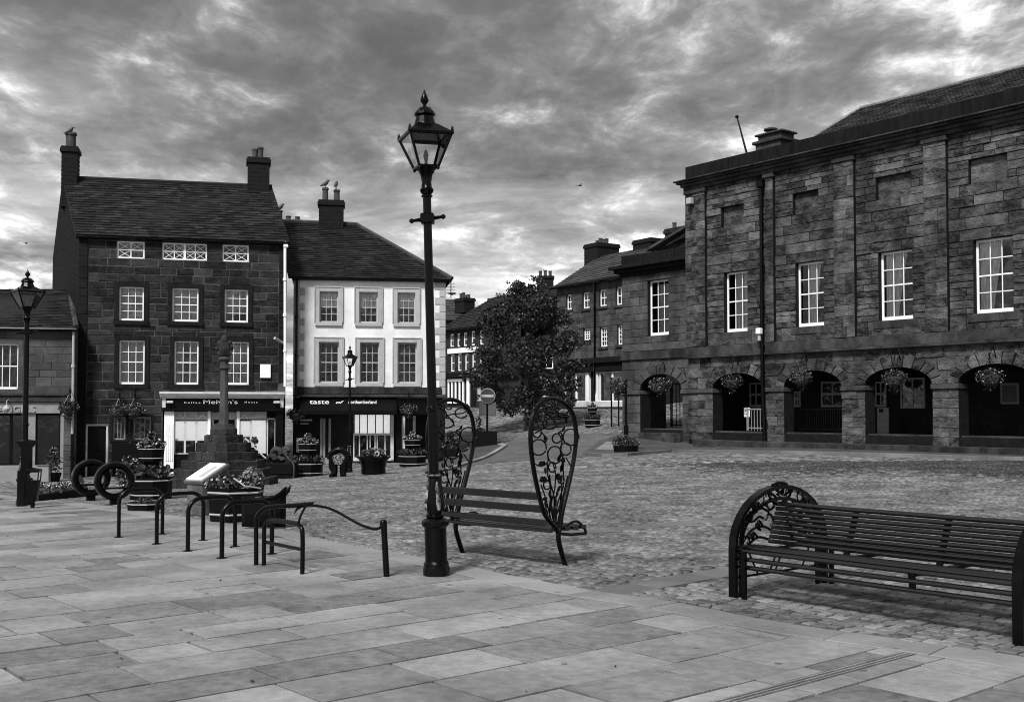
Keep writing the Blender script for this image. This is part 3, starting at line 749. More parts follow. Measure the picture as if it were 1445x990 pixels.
mb = MB(); mb.tube([ridL+Vector((0, 0, .04)), ridR+Vector((0, 0, .04))], .09, 6); mb.build('ridge_tiles', 'slate', roofA)
FL = Frame((ridL.x, ridL.y, 0), A.ex)
ch0 = at(83, 272, 43.2); ch1 = at(114, 272, 42.6)
hT = at(98, 208, 43).z; hB = at(98, 275, 43).z
chimney(house, FL, .02, .60, -.45, .25, hB-.5, hT, [(.5, .62)], pot_r=.2)
FR = Frame((ridR.x, ridR.y, 0), A.ex); hT = at(362, 226, 44.9).z; hB = at(362, 275, 44.9).z
chimney(house, FR, -.98, -.12, -.35, .4, hB-.4, hT, [(.33, .42), (.58, .5)], pot_r=.12)
mb = MB(); mb.bbox(FR, -1.03, -.05, -.42, .45, hB-.45, hB-.15, .02); mb.build('chimney_flashing', 'lead', roofA)
pipe(house, [A(AW-.06, -.12, eaveA+.02), A(AW-.02, -.1, A.px(402, 545)[1])], .055, 'white_paint')
mb = MB(); mb.bbox(A, AW-.12, AW+.06, -.2, -.02, eaveA-.12, eaveA+.12, .02); mb.build('pipe_hopper', 'white_paint', house)
r = A.rect(367, 514, 382, 533); mb = MB(); mb.bbox(A, r[0], r[1], -.09, -.03, r[2], r[3], .01); mb.build('wall_box', 'white_paint', house)
p0 = A.px(387, 478); p1 = A.px(400, 484); mb = MB(); mb.tube([A(p0[0], -.5, p0[1]), A(p1[0], 0, p1[1])], .05, 8); mb.build('floodlight', 'grey_trim', house, smooth=True)
# coffee shop front
s0, s1, h0, h1 = shopA; hx = lambda v: A.px(310, v)[1]; sx = lambda u: A.px(u, 600)[0]
mb = MB()
for i, (v0, v1, o) in enumerate(((553, 556, .34), (556, 559.5, .27), (559.5, 562, .2))): mb.bbox(A, s0-o*.3, s1+o*.1-.05, -o, .1, hx(v1), hx(v0), .006)
mb.bbox(A, s0, s0+.12, -.16, .1, hx(575), hx(562), .006); mb.bbox(A, s1-.18, s1-.05, -.16, .1, hx(575), hx(562), .006)
mb.build('shop_cornice', 'cream_paint', house)
mb = MB(); mb.bbox(A, s0+.12, s1-.18, -.12, .1, hx(576), hx(562), .006); mb.bbox(A, s0, s1-.05, -.22, .1, hx(580), hx(576), .01); fas = mb.build('fascia', 'black_paint', house)
fh = hx(566)-hx(572)
textmesh(fas, 'lettering', "Melvyn's", A, sx(311), hx(567.5), sx(335)-sx(287), fh*1.25, 'lettering', -.125)
textmesh(fas, 'lettering', 'C o f f e e', A, sx(271), hx(567.8), sx(282)-sx(259), fh*.42, 'lettering', -.125)
textmesh(fas, 'lettering', 'H o u s e', A, sx(354), hx(567), sx(363)-sx(345), fh*.42, 'lettering', -.125)
for u in (240, 390):
    mb = MB(); mb.bbox(A, sx(u)-.12, sx(u)+.12, -.3, -.13, hx(569), hx(565.5), .02); mb.build('spotlight', 'cream_paint', house)
# pilasters, stall riser, window lights
mb = MB(); mb.bbox(A, sx(232), sx(246), -.1, .1, .02, hx(580), .01)
for k in range(4): mb.bbox(A, sx(234.5)+k*.07, sx(234.5)+k*.07+.035, -.125, -.09, .6, hx(598), .004)
mb.build('pilaster', 'white_paint', house)
mb = MB(); mb.bbox(A, s1-.35, s1-.05, -.1, .1, .02, hx(580), .01); mb.build('pilaster', 'black_paint', house)
lights = [(246, 261), (261, 277), (277, 293)]; hb = hx(619); ht = hx(592)
def light(u0, u1, v0, v1, matb, dd=.12, name='shop_window', fr='cream_paint'):
    a, b_ = sx(u0), sx(u1); y0, y1 = hx(v1), hx(v0); q = MB(); f = .035
    q.box(A, a, a+f, dd-.04, dd+.03, y0, y1); q.box(A, b_-f, b_, dd-.04, dd+.03, y0, y1); q.box(A, a+f, b_-f, dd-.04, dd+.03, y1-f, y1); q.box(A, a+f, b_-f, dd-.04, dd+.03, y0, y0+f)
    w = q.build(name, fr, house)
    q = MB(); q.add([A(a+f, dd, y0+f), A(b_-f, dd, y0+f), A(b_-f, dd, y1-f), A(a+f, dd, y1-f)], [(0, 1, 2, 3)]); q.build('pane', 'glass', w)
    q = MB(); k_ = dd+(.04 if matb == 'blind' else .12); q.add([A(a, k_, y0), A(b_, k_, y0), A(b_, k_, y1), A(a, k_, y1)], [(0, 1, 2, 3)]); q.build('blind' if matb == 'blind' else 'dark_room', 'glow_blind' if matb == 'blind' else matb, w)
    return w
for u0, u1 in lights: light(u0, u1, 593, 620, 'blind'); light(u0, u1, 620, 640, 'interior'); light(u0, u1, 581, 592, 'cream_paint')
light(338, 354, 593, 615, 'blind'); light(354, 376, 592, 640, 'blind'); light(338, 354, 615, 640, 'interior'); light(338, 376, 581, 591, 'cream_paint')
light(377, 389, 590, 668, 'interior')
for u0, u1 in ((247, 260), (279, 292), (339, 350)):
    q = MB(); q.tube([A(sx(u0), .05, hx(591)), A(sx((u0+u1)/2), .05, hx(585)), A(sx(u1), .05, hx(591))], .016, 4); q.build('lattice_bar', 'white_paint', house)
mb = MB(); mb.bbox(A, sx(246), sx(293), .02, .12, .02, hx(640), .01); mb.bbox(A, sx(338), sx(376), .02, .12, .02, hx(640), .01); mb.build('stall_riser', 'black_paint', house)
mb = MB(); mb.box(A, sx(293), sx(297), .0, .6, .02, hx(580)); mb.box(A, sx(334), sx(338), .0, .6, .02, hx(580)); mb.build('door_pillar', 'white_paint', house)
mb = MB(); mb.bbox(A, sx(297), sx(334), .55, .6, hx(592), hx(581), .01)
for u in (298, 314, 331): mb.bbox(A, sx(u), sx(u)+.09, .54, .6, .02, hx(592), .008)
mb.bbox(A, sx(298), sx(333), .545, .6, .02, .55, .008); dr = mb.build('shop_door', 'cream_paint', house)
q = MB(); q.tube(arc((sx(314), hx(612)), (.42, .42), 0, PI/2, 10, A, .53), .03, 5); q.tube(arc((sx(314), hx(612)), (.42, .42), PI/2, PI, 10, A, .53), .03, 5); q.build('arched_glazing_bar', 'cream_paint', dr)
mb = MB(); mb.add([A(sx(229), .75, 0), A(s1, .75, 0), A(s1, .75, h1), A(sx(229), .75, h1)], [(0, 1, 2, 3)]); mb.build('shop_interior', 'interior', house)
# ------------------------------------------------------------------ the white rendered house
pa = at(413, 655, 43); pb = at(628, 648, 43.87)
B = Frame((pa.x, pa.y, gz(pa.x, pa.y)-.05), (pb.x-pa.x, pb.y-pa.y, 0)); BW = (Vector((pb.x, pb.y))-Vector((pa.x, pa.y))).length
white = empty('white_house', B.o, 'white rendered house with hipped slate roof and grey window surrounds', 'house')
eaveB = B.px(520, 396)[1]; hb_ = lambda v: B.px(520, v)[1]; sb_ = lambda u: B.px(u, 520)[0]
u2 = rows_rect(B, [(451, 411, 477, 455), (507, 412, 533, 455), (561, 413, 586, 456)]); u1 = rows_rect(B, [(450, 483, 478, 540), (508, 483, 535, 540), (561, 483, 588, 540)])
shopB = (.05, sb_(623), .0, hb_(562))
mb = MB(); wall(mb, B, 0, BW, -.8, eaveB+.1, u2+u1+[shopB], .3); mb.build('wall', 'white_render', white)
for r in u2: window(white, B, *r, 3, 4, rec=.12, bottom=.06, fw=.045, frame='grey_trim', behind='blind', cur=[(0, 1, .52, 1, 0)]); surround(white, B, *r, .155, .045, 'grey_trim'); surround(white, B, r[0]-.155, r[1]+.155, r[2], r[3]+.155, .05, .07, 'grey_trim', 'architrave_moulding', False)
for r in u1: window(white, B, *r, 3, 4, rec=.12, bottom=.06, fw=.045, frame='grey_trim', behind='blind'); surround(white, B, *r, .155, .045, 'grey_trim'); surround(white, B, r[0]-.155, r[1]+.155, r[2], r[3]+.155, .05, .07, 'grey_trim', 'architrave_moulding', False)
h = shopB[3]+.15; k = 0
while h < eaveB-.1:
    for side in (0, 1):
        w = .42 if (k+side) % 2 else .24; q = MB()
        if side == 0: q.bbox(B, -.012, w, -.03, .2, h+.01, h+.29, .012)
        else: q.bbox(B, BW-w, BW+.012, -.03, .3, h+.01, h+.29, .012)
        q.build('quoin', 'grey_trim', white)
    h += .30; k += 1
mb = MB(); mb.bbox(B, .1, sb_(623), -.1, .1, hb_(556), hb_(546), .02); mb.bbox(B, 0, BW, -.22, .1, hb_(560), hb_(556.5), .01); mb.build('shop_cornice', 'hall_trim', white)
mb = MB(); mb.tube([B(-.05, -.16, eaveB+.03), B(BW+.15, -.16, eaveB+.03)], .065, 8); mb.build('gutter', 'iron', white, smooth=True)
rr0 = at(388, 313, 47); rr1 = at(503, 318, 47.2); e0, e1 = B(-.2, -.25, eaveB+.06), B(BW+.25, -.25, eaveB+.06)
roofB = slate_roof(white, e0, e1, rr1, rr0, .21, .32)
bk = B(BW+.25, 7.6, eaveB+.06); bk0 = B(-.2, 7.6, eaveB+.06)
slate_roof(white, e1, bk, rr1+B.ey*.01, rr1, .3, .4); slate_roof(white, bk, bk0, rr0, rr1, .3, .4)
mb = MB(); mb.tube([rr0+Vector((0, 0, .05)), rr1+Vector((0, 0, .05))], .09, 6); mb.tube([rr1+Vector((0, 0, .05)), e1+Vector((0, 0, .06))], .085, 6); mb.build('ridge_tiles', 'slate_light', roofB)
mb = MB(); mb.add([B(BW, 0, -.8), B(BW, 7.4, -.8), B(BW, 7.4, eaveB+.1), B(BW, 0, eaveB+.1)], [(0, 1, 2, 3)]); mb.add([B(0, 0, -.8), B(0, 7.4, -.8), B(0, 7.4, eaveB+.1), B(0, 0, eaveB+.1)], [(0, 1, 2, 3)]); mb.add([B(0, 7.4, -.8), B(BW, 7.4, -.8), B(BW, 7.4, eaveB+.1), B(0, 7.4, eaveB+.1)], [(0, 1, 2, 3)]); mb.build('side_wall', 'ashlar', white)
FC = Frame((at(467, 300, 47).x, 47.1, 0), B.ex); hT = at(467, 284, 47).z; hB = at(467, 322, 47).z
chimney(white, FC, -.52, .52, -.35, .4, hB-.4, hT, [(.25, .6), (.72, .52)], pot_r=.13)
FC2 = Frame((at(407, 312, 48.5).x, 48.6, 0), B.ex); hT = at(407, 311.5, 48.6).z
chimney(white, FC2, -.55, .5, -.3, .3, hT-.9, hT, [(.15, .45), (.5, .2), (.88, .18)], pot_r=.11)
pipe(white, [B(.12, -.12, eaveB), B(.12, -.12, hb_(556))], .045, 'iron')
# its shop: recessed dark front, awning, window with glowing blinds, side door
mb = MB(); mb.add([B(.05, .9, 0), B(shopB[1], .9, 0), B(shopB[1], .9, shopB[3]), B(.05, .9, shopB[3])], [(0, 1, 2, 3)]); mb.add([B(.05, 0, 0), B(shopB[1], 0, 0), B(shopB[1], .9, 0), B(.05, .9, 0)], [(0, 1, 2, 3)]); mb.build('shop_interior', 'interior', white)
mb = MB(); a0, a1 = sb_(424), sb_(559)
mb.add([B(a0, -.05, hb_(560.5)), B(a1, -.05, hb_(560.5)), B(a1, -.75, hb_(579)), B(a0, -.75, hb_(579)), B(a1, -.75, hb_(584)), B(a0, -.75, hb_(584)), B(a0, -.05, hb_(584)), B(a1, -.05, hb_(584))], [(0, 3, 2, 1), (3, 5, 4, 2), (0, 6, 5, 3), (1, 2, 4, 7), (5, 6, 7, 4)])
aw = mb.build('awning', 'black_paint', white)
class Slope:                                       # sloping face of the awning as a frame
    def __init__(s): s.a = B(a0, -.05, hb_(560.5)); s.t = B(a0, -.75, hb_(579))-s.a
    def __call__(s, x, d, h): return s.a+B.ex*x+s.t*(-h)+B.ey*d+Vector((0, 0, -d))*.6
SL = Slope(); wA = a1-a0
textmesh(aw, 'lettering', 'taste', SL, wA*.20, -.40, wA*.2, .26, 'lettering', -.02, .006)
textmesh(aw, 'lettering', 'of', SL, wA*.41, -.40, wA*.08, .2, 'lettering', -.02, .006, .3)
textmesh(aw, 'lettering', 'northumberland', SL, wA*.645, -.38, wA*.29, .26, 'lettering', -.02, .006)
def boxpart(F, par, name, m, *r, b=.01):
    q = MB(); q.bbox(F, *r, b); return q.build(name, m, par)
boxpart(B, white, 'shop_pier', 'dark_dressed', .0, sb_(424), -.06, .3, -.1, hb_(561))
boxpart(B, white, 'shop_pier', 'black_paint', sb_(559), sb_(567), -.1, .3, -.1, hb_(561))
boxpart(B, white, 'shop_pier', 'dark_dressed', sb_(612), BW, -.06, .3, -.1, hb_(561))
boxpart(B, white, 'fascia', 'black_paint', sb_(567), sb_(612), -.08, .2, hb_(585), hb_(561))
LW = [500, 507.5, 518.5, 530, 541, 551]            # the shop window: pale blinds with added glow above, dark panes below
for i in range(5):
    u0, u1 = LW[i], LW[i+1]; a, b_ = B.px(u0, 600)[0]+.02, B.px(u1, 600)[0]-.02
    q = MB(); q.box(B, a, b_, .20, .22, hb_(611), hb_(585)); q.build('window_blind', 'glow_blind', white)
q = MB(); q.box(B, sb_(499), sb_(553), .12, .2, hb_(614), hb_(611)); q.box(B, sb_(551.5), sb_(556), .05, .2, hb_(648), hb_(585)); q.box(B, sb_(499), sb_(556), .08, .2, hb_(650), hb_(645))
for u in (499, 507, 518, 522, 529, 532, 543): q.box(B, sb_(u), sb_(u)+.045, .12, .2, hb_(645), hb_(614))
q.build('shop_window_frame', 'cream_paint', white)
q = MB(); q.add([B(sb_(499), .16, hb_(645)), B(sb_(552), .16, hb_(645)), B(sb_(552), .16, hb_(585)), B(sb_(499), .16, hb_(585))], [(0, 1, 2, 3)]); q.build('pane', 'glass', white)
q = MB()
for u in (452, 456, 464): q.box(B, sb_(u), sb_(u)+.09, .3, .36, .1, hb_(590))
q.box(B, sb_(452), sb_(467), .3, .36, .1, .35); q.build('shop_door', 'grey_paint', white)
q = MB()
for k, (u0, u1, v0, v1) in enumerate(((424, 441, 591, 593.5), (424, 436, 596.5, 598), (419, 431, 617, 637))): q.bbox(B, sb_(u0), sb_(u1), -.1-.05*k, -.06-.05*k+.03, hb_(v1), hb_(v0), .01)
q.build('display_boards', 'grey_trim', white)
boxpart(B, white, 'door_frame', 'cream_paint', sb_(567), sb_(572), .0, .2, .0, hb_(586)); boxpart(B, white, 'door_frame', 'grey_trim', sb_(583), sb_(587), .1, .2, .0, hb_(586))
boxpart(B, white, 'side_door', 'black_paint', sb_(572), sb_(583), .12, .2, .0, hb_(586)); boxpart(B, white, 'step', 'hall_trim', .1, BW-.1, -.5, .3, -.2, .03)
# ------------------------------------------------------------------ the low shop at the left edge
pb = at(107, 680, 39.3); pa = at(-90, 682, 38.4)
C = Frame((pa.x, pa.y, gz(pb.x, pb.y)-.1), (pb.x-pa.x, pb.y-pa.y, 0)); CWd = (Vector((pb.x, pb.y))-Vector((pa.x, pa.y))).length
shop = empty('low_shop', C.o, 'low two storey stone shop with pale fascia cut off by the left edge', 'shop')
hc_ = lambda v: C.px(50, v)[1]; sc2 = lambda u: C.px(u, 560)[0]; eaveC = hc_(464)
wC = (sc2(-22), sc2(25), hc_(549), hc_(485)); shC = (sc2(-80), sc2(86), .02, hc_(568))
mb = MB(); wall(mb, C, 0, CWd, -.8, eaveC+.05, [wC, shC], .3); mb.build('wall', 'mortar', shop)
stonework(shop, C, 0, CWd, 0, eaveC+.05, [wide(wC, .18), (shC[0], shC[1]+.02, -1, hc_(552))], 'shop_stone', .24, .33, (.4, .9), (.005, .02), .014)
window(shop, C, *wC, 4, 2, rec=.1, frame='white_paint', behind='interior'); surround(shop, C, *wC, .17, .03, 'shop_stone')
mb = MB()
for v0, v1, o in ((555, 558, .1), (558, 564, .04), (564, 567, .18)): mb.bbox(C, 0, sc2(106), -o, .05, hc_(v1), hc_(v0), .008)
mb.build('shop_cornice', 'hall_trim', shop)
fas = boxpart(C, shop, 'fascia', 'grey_paint', sc2(-85), sc2(86), -.1, .1, hc_(583), hc_(567.5))
lab = textmesh(fas, 'raised_lettering', 'ANGELS', C, sc2(25), hc_(577), sc2(51)-sc2(-2), (hc_(573)-hc_(581.5)), 'relief_letter', -.1, .04)
q = MB(); q.lathe([(.0, .12), (.02, .1), (.1, .02), (.13, -.04), (.11, -.1), (.04, -.14)], 12, C(sc2(13), -.35, hc_(575))); q.tube([C(sc2(13), -.35, hc_(571)), C(sc2(13), -.35, hc_(566)), C(sc2(13), -.1, hc_(564))], .02, 6); q.build('swan_neck_lamp', 'grey_trim', shop, smooth=True)
boxpart(C, shop, 'stall_riser', 'grey_paint', sc2(-80), sc2(86), -.02, .1, -.1, hc_(656))
boxpart(C, shop, 'window_pier', 'grey_paint', sc2(40), sc2(51), -.02, .2, hc_(656), hc_(583)); boxpart(C, shop, 'window_pier', 'grey_paint', sc2(86), sc2(91), -.02, .2, -.1, hc_(583))
for u0, u1 in ((-80, 16), (16, 40), (51, 86)):
    q = MB(); a, b_ = sc2(u0), sc2(u1); y0, y1 = hc_(656), hc_(584)
    for r in ((a, a+.05, y0, y1), (b_-.05, b_, y0, y1), (a+.05, b_-.05, y1-.05, y1), (a+.05, b_-.05, y0, y0+.06)): q.box(C, r[0], r[1], .04, .1, r[2], r[3])
    w = q.build('shop_window', 'black_paint', shop); q = MB(); q.add([C(a+.05, .07, y0), C(b_-.05, .07, y0), C(b_-.05, .07, y1), C(a+.05, .07, y1)], [(0, 1, 2, 3)]); q.build('pane', 'glass', w)
mb = MB(); mb.add([C(0, .8, -.1), C(CWd, .8, -.1), C(CWd, .8, hc_(560)), C(0, .8, hc_(560))], [(0, 1, 2, 3)]); mb.build('shop_interior', 'interior', shop)
rc0 = at(-110, 408, 43); rc1 = at(96, 408, 43.4)
slate_roof(shop, C(-.3, -.25, eaveC), C(CWd-.05, -.25, eaveC), rc1, rc0, .22, .32)
mb = MB(); mb.tube([C(CWd-.02, -.2, eaveC+.08), rc1+Vector((.05, 0, .08))], .1, 6); mb.build('verge_coping', 'hall_trim', shop)
mb = MB(); mb.tube([C(-.3, -.22, eaveC-.02), C(CWd, -.22, eaveC-.02)], .07, 8); mb.build('gutter', 'iron', shop, smooth=True)
pipe(shop, [C(CWd-.12, -.12, eaveC-.1), C(CWd-.12, -.12, hc_(612))], .05, 'grey_trim'); pipe(shop, [C(CWd-.12, -.12, hc_(612)), C(CWd-.12, -.12, 0)], .055, 'iron')
# ------------------------------------------------------------------ the arcaded hall on the right
p0 = at(972, 630, 43.0); HD = Vector((1188, -1550, 0)).normalized()
H = Frame((p0.x, p0.y, gz(p0.x, p0.y)), HD); hu = lambda u, v=560, d=0.0: H.px(u, v, d)[0]; hv = lambda u, v, d=0.0: H.px(u, v, d)[1]
hall = empty('arcaded_hall', H.o, 'large weathered sandstone hall with open ground floor arches and tall white sash windows', 'hall')
HL = 21.0
hpar, hcor, hwt = hv(972, 236), hv(972, 256), hv(972, 270)
hstr1, hstr0 = hv(1010, 488), hv(1010, 501); spring = hv(1030, 548); floor = hv(1010, 609)
arches = [(1006, 1077), (1106.5, 1188), (1221, 1316), (1353, 1463)]
AR = [(hu(a), hu(b)) for a, b in arches]; crown = sum(hv((a+b)/2, v) for (a, b), v in zip(arches, (525, 522, 518.5, 514.5)))/4
AR.append((AR[3][1]+1.2, AR[3][1]+3.8)); rise = crown-spring
hw = rows_rect(H, [(1022, 381.5, 1055, 466), (1123, 369.5, 1162.5, 460), (1240, 353.5, 1288, 452.5), (1374, 337, 1430, 442.5)])
bp = rows_rect(H, [(1018, 290, 1050, 318), (1119, 268, 1155, 299), (1236, 247, 1286, 279), (1367, 223, 1421, 258)])
hw.append((hw[3][0]+3.6, hw[3][1]+3.6)+hw[3][2:])
mb = MB(); wall(mb, H, 0, HL, -.5, hwt+.1, hw+bp+[(a, b, floor-.02, crown) for a, b in AR], .55)
NV = 20
def ell(c, a, b, k, n=NV): t = PI*k/n; return c-a*math.cos(t), spring+b*math.sin(t)
def spandrels(mb, F, arcs, crown, depth):
    for a, b in arcs:
        c, r = (a+b)/2, (b-a)/2
        for k in range(NV):
            (x0, y0), (x1, y1) = ell(c, r, crown-spring, k), ell(c, r, crown-spring, k+1)
            mb.add([F(x0, -.001, y0), F(x1, -.001, y1), F(x1, -.001, crown), F(x0, -.001, crown)], [(0, 1, 2, 3)], .5)
            mb.add([F(x0, 0, y0), F(x0, depth, y0), F(x1, depth, y1), F(x1, 0, y1)], [(0, 1, 2, 3)], .5)
spandrels(mb, H, AR, crown, .55); mb.build('wall', 'hall_joint', hall)
VA, VB = .36, .40                                  # voussoir ring
def arch_clip(arcs, b_out):
    def f(P):
        (x0, y0), (x1, _), (_, y1), _ = P; Q = [list(p) for p in P]
        if y1 <= spring+.02: return [P]
        for a, b in arcs:
            c, r = (a+b)/2, (b-a)/2+VA
            if x0 < c-.01 and x1 > c+.01 and y0 < spring+b_out:            # a stone over the keystone is cut in two
                return f([(x0, y0), (c-.006, y0), (c-.006, y1), (x0, y1)])+f([(c+.006, y0), (x1, y0), (x1, y1), (c+.006, y1)])
            w = lambda h: r*math.sqrt(max(0, 1-(max(0, h-spring)/b_out)**2)) if h-spring < b_out else 0.0
            wb, wt = w(y0), w(y1)
            if wb == 0 or x1 <= c-wb or x0 >= c+wb: continue
            if (x0+x1)/2 < c:
                if x0 >= c-wt-.03: return []
                Q[1][0] = min(Q[1][0], max(x0+.02, c-wb-.006)); Q[2][0] = min(Q[2][0], c-wt-.006)
            else:
                if x1 <= c+wt+.03: return []
                Q[0][0] = max(Q[0][0], min(x1-.02, c+wb+.006)); Q[3][0] = max(Q[3][0], c+wt+.006)
        return [[tuple(p) for p in Q]]
    return f
def voussoirs(root, F, arcs, b_in, mname, n=11):
    for a, b in arcs:                              # packing stones between the crown of the ring and the string course
        c, r = (a+b)/2, (b-a)/2; nb = 6
        for k in range(nb):
            t0, t1 = PI*(.26+.48*k/nb), PI*(.26+.48*(k+1)/nb); P = [(c-(r+VA)*math.cos(t), spring+(b_in+VB)*math.sin(t)-.02) for t in (t0, t1)]
            q = MB(); q.prism(F, [(P[0][0]+.004, P[0][1]), (P[1][0]-.004, P[1][1]), (P[1][0]-.004, hstr0-.01), (P[0][0]+.004, hstr0-.01)], -random.uniform(.003, .007), .01); q.build('packing_stone', mname, root)
    for a, b in arcs:
        c, r = (a+b)/2, (b-a)/2
        for k in range(n):
            P = []
            for t in (k+.06, k+.5, k+.94): P.append((c-r*math.cos(PI*t/n), spring+b_in*math.sin(PI*t/n)))
            for t in (k+.94, k+.5, k+.06): P.append((c-(r+VA)*math.cos(PI*t/n), spring+(b_in+VB)*math.sin(PI*t/n)))
            q = MB(); q.stone(F, P[::-1], random.uniform(.03, .05), inset=.01); q.build('voussoir', mname, root)
# pilasters (proud strips from string course to cornice)
PIL = [(0, hu(998, 380)), (hu(1083, 380), hu(1094.5, 380)), (hu(1180, 360), hu(1208.5, 360)), (hu(1307, 330), hu(1339, 330)), (hu(1455, 330), hu(1490, 330))]
HP = Frame(H(0, -.13, 0), HD)
for a, b in PIL:
    q = MB(); q.box(H, a, b, -.125, .05, hstr1, hwt+.1); q.build('pilaster', 'hall_joint', hall)
    stonework(hall, HP, a, b, hstr1, hwt+.05, [], 'hall_stone', .26, .40, (.5, .9), (.006, .02), .010, limit=20)
    q = MB(); q.bbox(H, a-.04, b+.05, -.20, .0, hwt-.16, hwt-.02, .012); q.build('pilaster_cap', 'hall_trim', hall)
pil_holes = [(a-.004, b+.004, hstr1, hwt+.2) for a, b in PIL]
n_ = stonework(hall, H, 0, HL, hstr1, hwt+.05, hw+bp+pil_holes, 'hall_stone', .18, .36, (.4, 1.4), (.002, .045), .02, limit=170)
stonework(hall, H, 0, HL, floor-.34, hstr0, [(a-.0, b+.0, floor-.5, spring) for a, b in AR]+[(0, HL, spring-.16, spring)], 'hall_stone', .28, .46, (.5, 1.1), (.006, .04), .012, limit=60, clip=arch_clip(AR, rise+VB))
voussoirs(hall, H, AR, rise, 'hall_stone')
edges = [0]+[x for ab in AR for x in ab]+[HL]
for a, b in zip(edges[::2], edges[1::2]):
    if b-a > .05: q = MB(); q.bbox(H, a-.03, b+.03, -.09, .5, spring-.16, spring, .02); q.build('impost', 'ashlar', hall)
q = MB(); q.bbox(H, -.05, HL, -.12, .1, hstr0, hstr1, .012); q.bbox(H, -.05, HL, -.19, .1, hstr0-.09, hstr0-.002, .015); q.build('string_course', 'hall_trim', hall)
q = MB()
for f0, f1, o in ((0, .35, .06), (.35, .65, .15), (.65, .85, .27), (.85, 1.0, .36)):
    q.bbox(H, -o*.95, HL, -o-.12, .4, hwt+(hcor-hwt)*f0, hwt+(hcor-hwt)*f1-.004, .012)
q.build('cornice', 'hall_trim', hall)
s = -.02
while s < HL:                                      # parapet blocks, streaked with soot
    w = random.uniform(.8, 1.3); q = MB(); q.bbox(H, s+.004, min(s+w, HL)-.004, -.1+random.uniform(-.006, .006), .35, hcor, hpar, .012); q.build('parapet_block', 'sooty_trim', hall); s += w
for i, r in enumerate(hw):
    k = i if i < 4 else 0
    cu = [[(.25, .98, 0, 1, .1)], [(.25, .78, 0, 1, .35)], [(.05, .75, 0, 1, .45)], [(.0, .68, 0, 1, .45)]][k]
    window(hall, H, *r, 3, 4, rec=.17, fw=.07, bar=.026, bottom=.13, behind='curtain', cur=cu)
    q = MB(); q.bbox(H, r[0]-.2, r[1]+.2, -.05, .2, r[2]-.26, r[2], .015); q.build('window_sill', 'hall_trim', hall)
for r in bp:
    q = MB(); q.box(H, r[0], r[1], .14, .2, r[2], r[3]); q.build('blind_panel', 'hall_stone', hall)
# arcade interior
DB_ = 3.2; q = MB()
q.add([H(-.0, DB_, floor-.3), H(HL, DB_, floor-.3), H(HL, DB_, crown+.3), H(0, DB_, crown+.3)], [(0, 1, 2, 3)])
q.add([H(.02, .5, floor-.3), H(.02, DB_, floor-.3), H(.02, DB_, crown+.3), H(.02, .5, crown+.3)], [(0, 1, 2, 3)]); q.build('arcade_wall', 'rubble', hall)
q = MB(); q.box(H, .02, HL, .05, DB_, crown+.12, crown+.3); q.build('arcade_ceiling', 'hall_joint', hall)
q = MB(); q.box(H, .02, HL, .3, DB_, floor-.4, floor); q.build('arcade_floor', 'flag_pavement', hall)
for a, b in AR: q = MB(); q.bbox(H, a+.03, b-.03, .06, .56, floor-.5, floor+.03, .012); q.build('arch_sill', 'hall_trim', hall)
def inner_rect(u0, v0, u1, v1, d=DB_-.05): return H.rect(u0, v0, u1, v1, d)
for u0, v0, u1, v1 in ((1059, 540, 1077, 574), (1122, 552, 1131, 574), (1160, 538, 1192, 574), (1272, 533, 1306, 576), (1236, 538, 1252, 574)):
    r = inner_rect(u0, v0, u1, v1); HI = Frame(H(0, DB_-.12, 0), HD)
    window(hall, HI, *r, 2, 2, rec=.0, frame='grey_trim', fw=.06, bar=.05, behind='interior', panes=False, label='pale framed window deep inside the arcade')
r = inner_rect(1413, 540, 1439, 570); q = MB(); q.bbox(H, r[0], r[1], DB_-.12, DB_-.02, r[2], r[3], .01); nb = q.build('notice_board', 'grey_paint', hall); q = MB(); q.bbox(H, r[0]+.07, r[1]-.07, DB_-.135, DB_-.1, r[2]+.07, r[3]-.07, .004); q.build('board_face', 'sign_back', nb)
# railings inside arches, each its own thing
def railing(F, r, d, n, mname, label, group=None):
    e = empty('railing', F(r[0], d, r[2]), label, 'railing', group); q = MB()
    q.box(F, r[0], r[1], d-.02, d+.02, r[3]-.05, r[3]); q.box(F, r[0], r[1], d-.02, d+.02, r[2]+.08, r[2]+.12); q.build('rail', mname, e)
    me = None
    for k in range(n):
        x = r[0]+(r[1]-r[0])*(k+.5)/n; q = MB(); q.box(F, x-.013, x+.013, d-.013, d+.013, r[2], r[3]-.05); q.build('baluster', mname, e)
    for x in (r[0]+.02, r[1]-.02): q = MB(); q.box(F, x-.025, x+.025, d-.025, d+.025, r[2], r[3]+.04); q.build('post', mname, e)
r = H.rect(1058.5, 576, 1079, 606, .62); railing(H, (r[0], AR[0][1]-.02, floor+.06, r[3]), .45, 8, 'grey_paint', 'pale grey railing in the right part of the arch beside the downpipe')
r = H.rect(1122, 576, 1190, 612, .5); railing(H, (AR[1][0]+.3, AR[1][1]-.02, floor+.06, r[3]), .5, 22, 'iron', 'dark railing across the second main arch of the hall')
r = H.rect(1050, 575, 1058, 588, .45); nt = empty('notice', H(r[0], .45, r[2]), 'small white notice fixed by the pale railing in the hall arch', 'notice'); q = MB(); q.bbox(H, r[0], r[1], .44, .46, r[2], r[3], .003); q.build('sheet', 'white_paint', nt); q = MB(); q.box(H, r[0]+.05, r[0]+.12, .435, .442, r[3]-.13, r[3]-.06); q.box(H, r[1]-.13, r[1]-.06, .435, .442, r[3]-.13, r[3]-.06); q.box(H, r[0]+.05, r[1]-.05, .436, .442, r[2]+.1, r[2]+.13); q.build('print', 'grey_paint', nt)
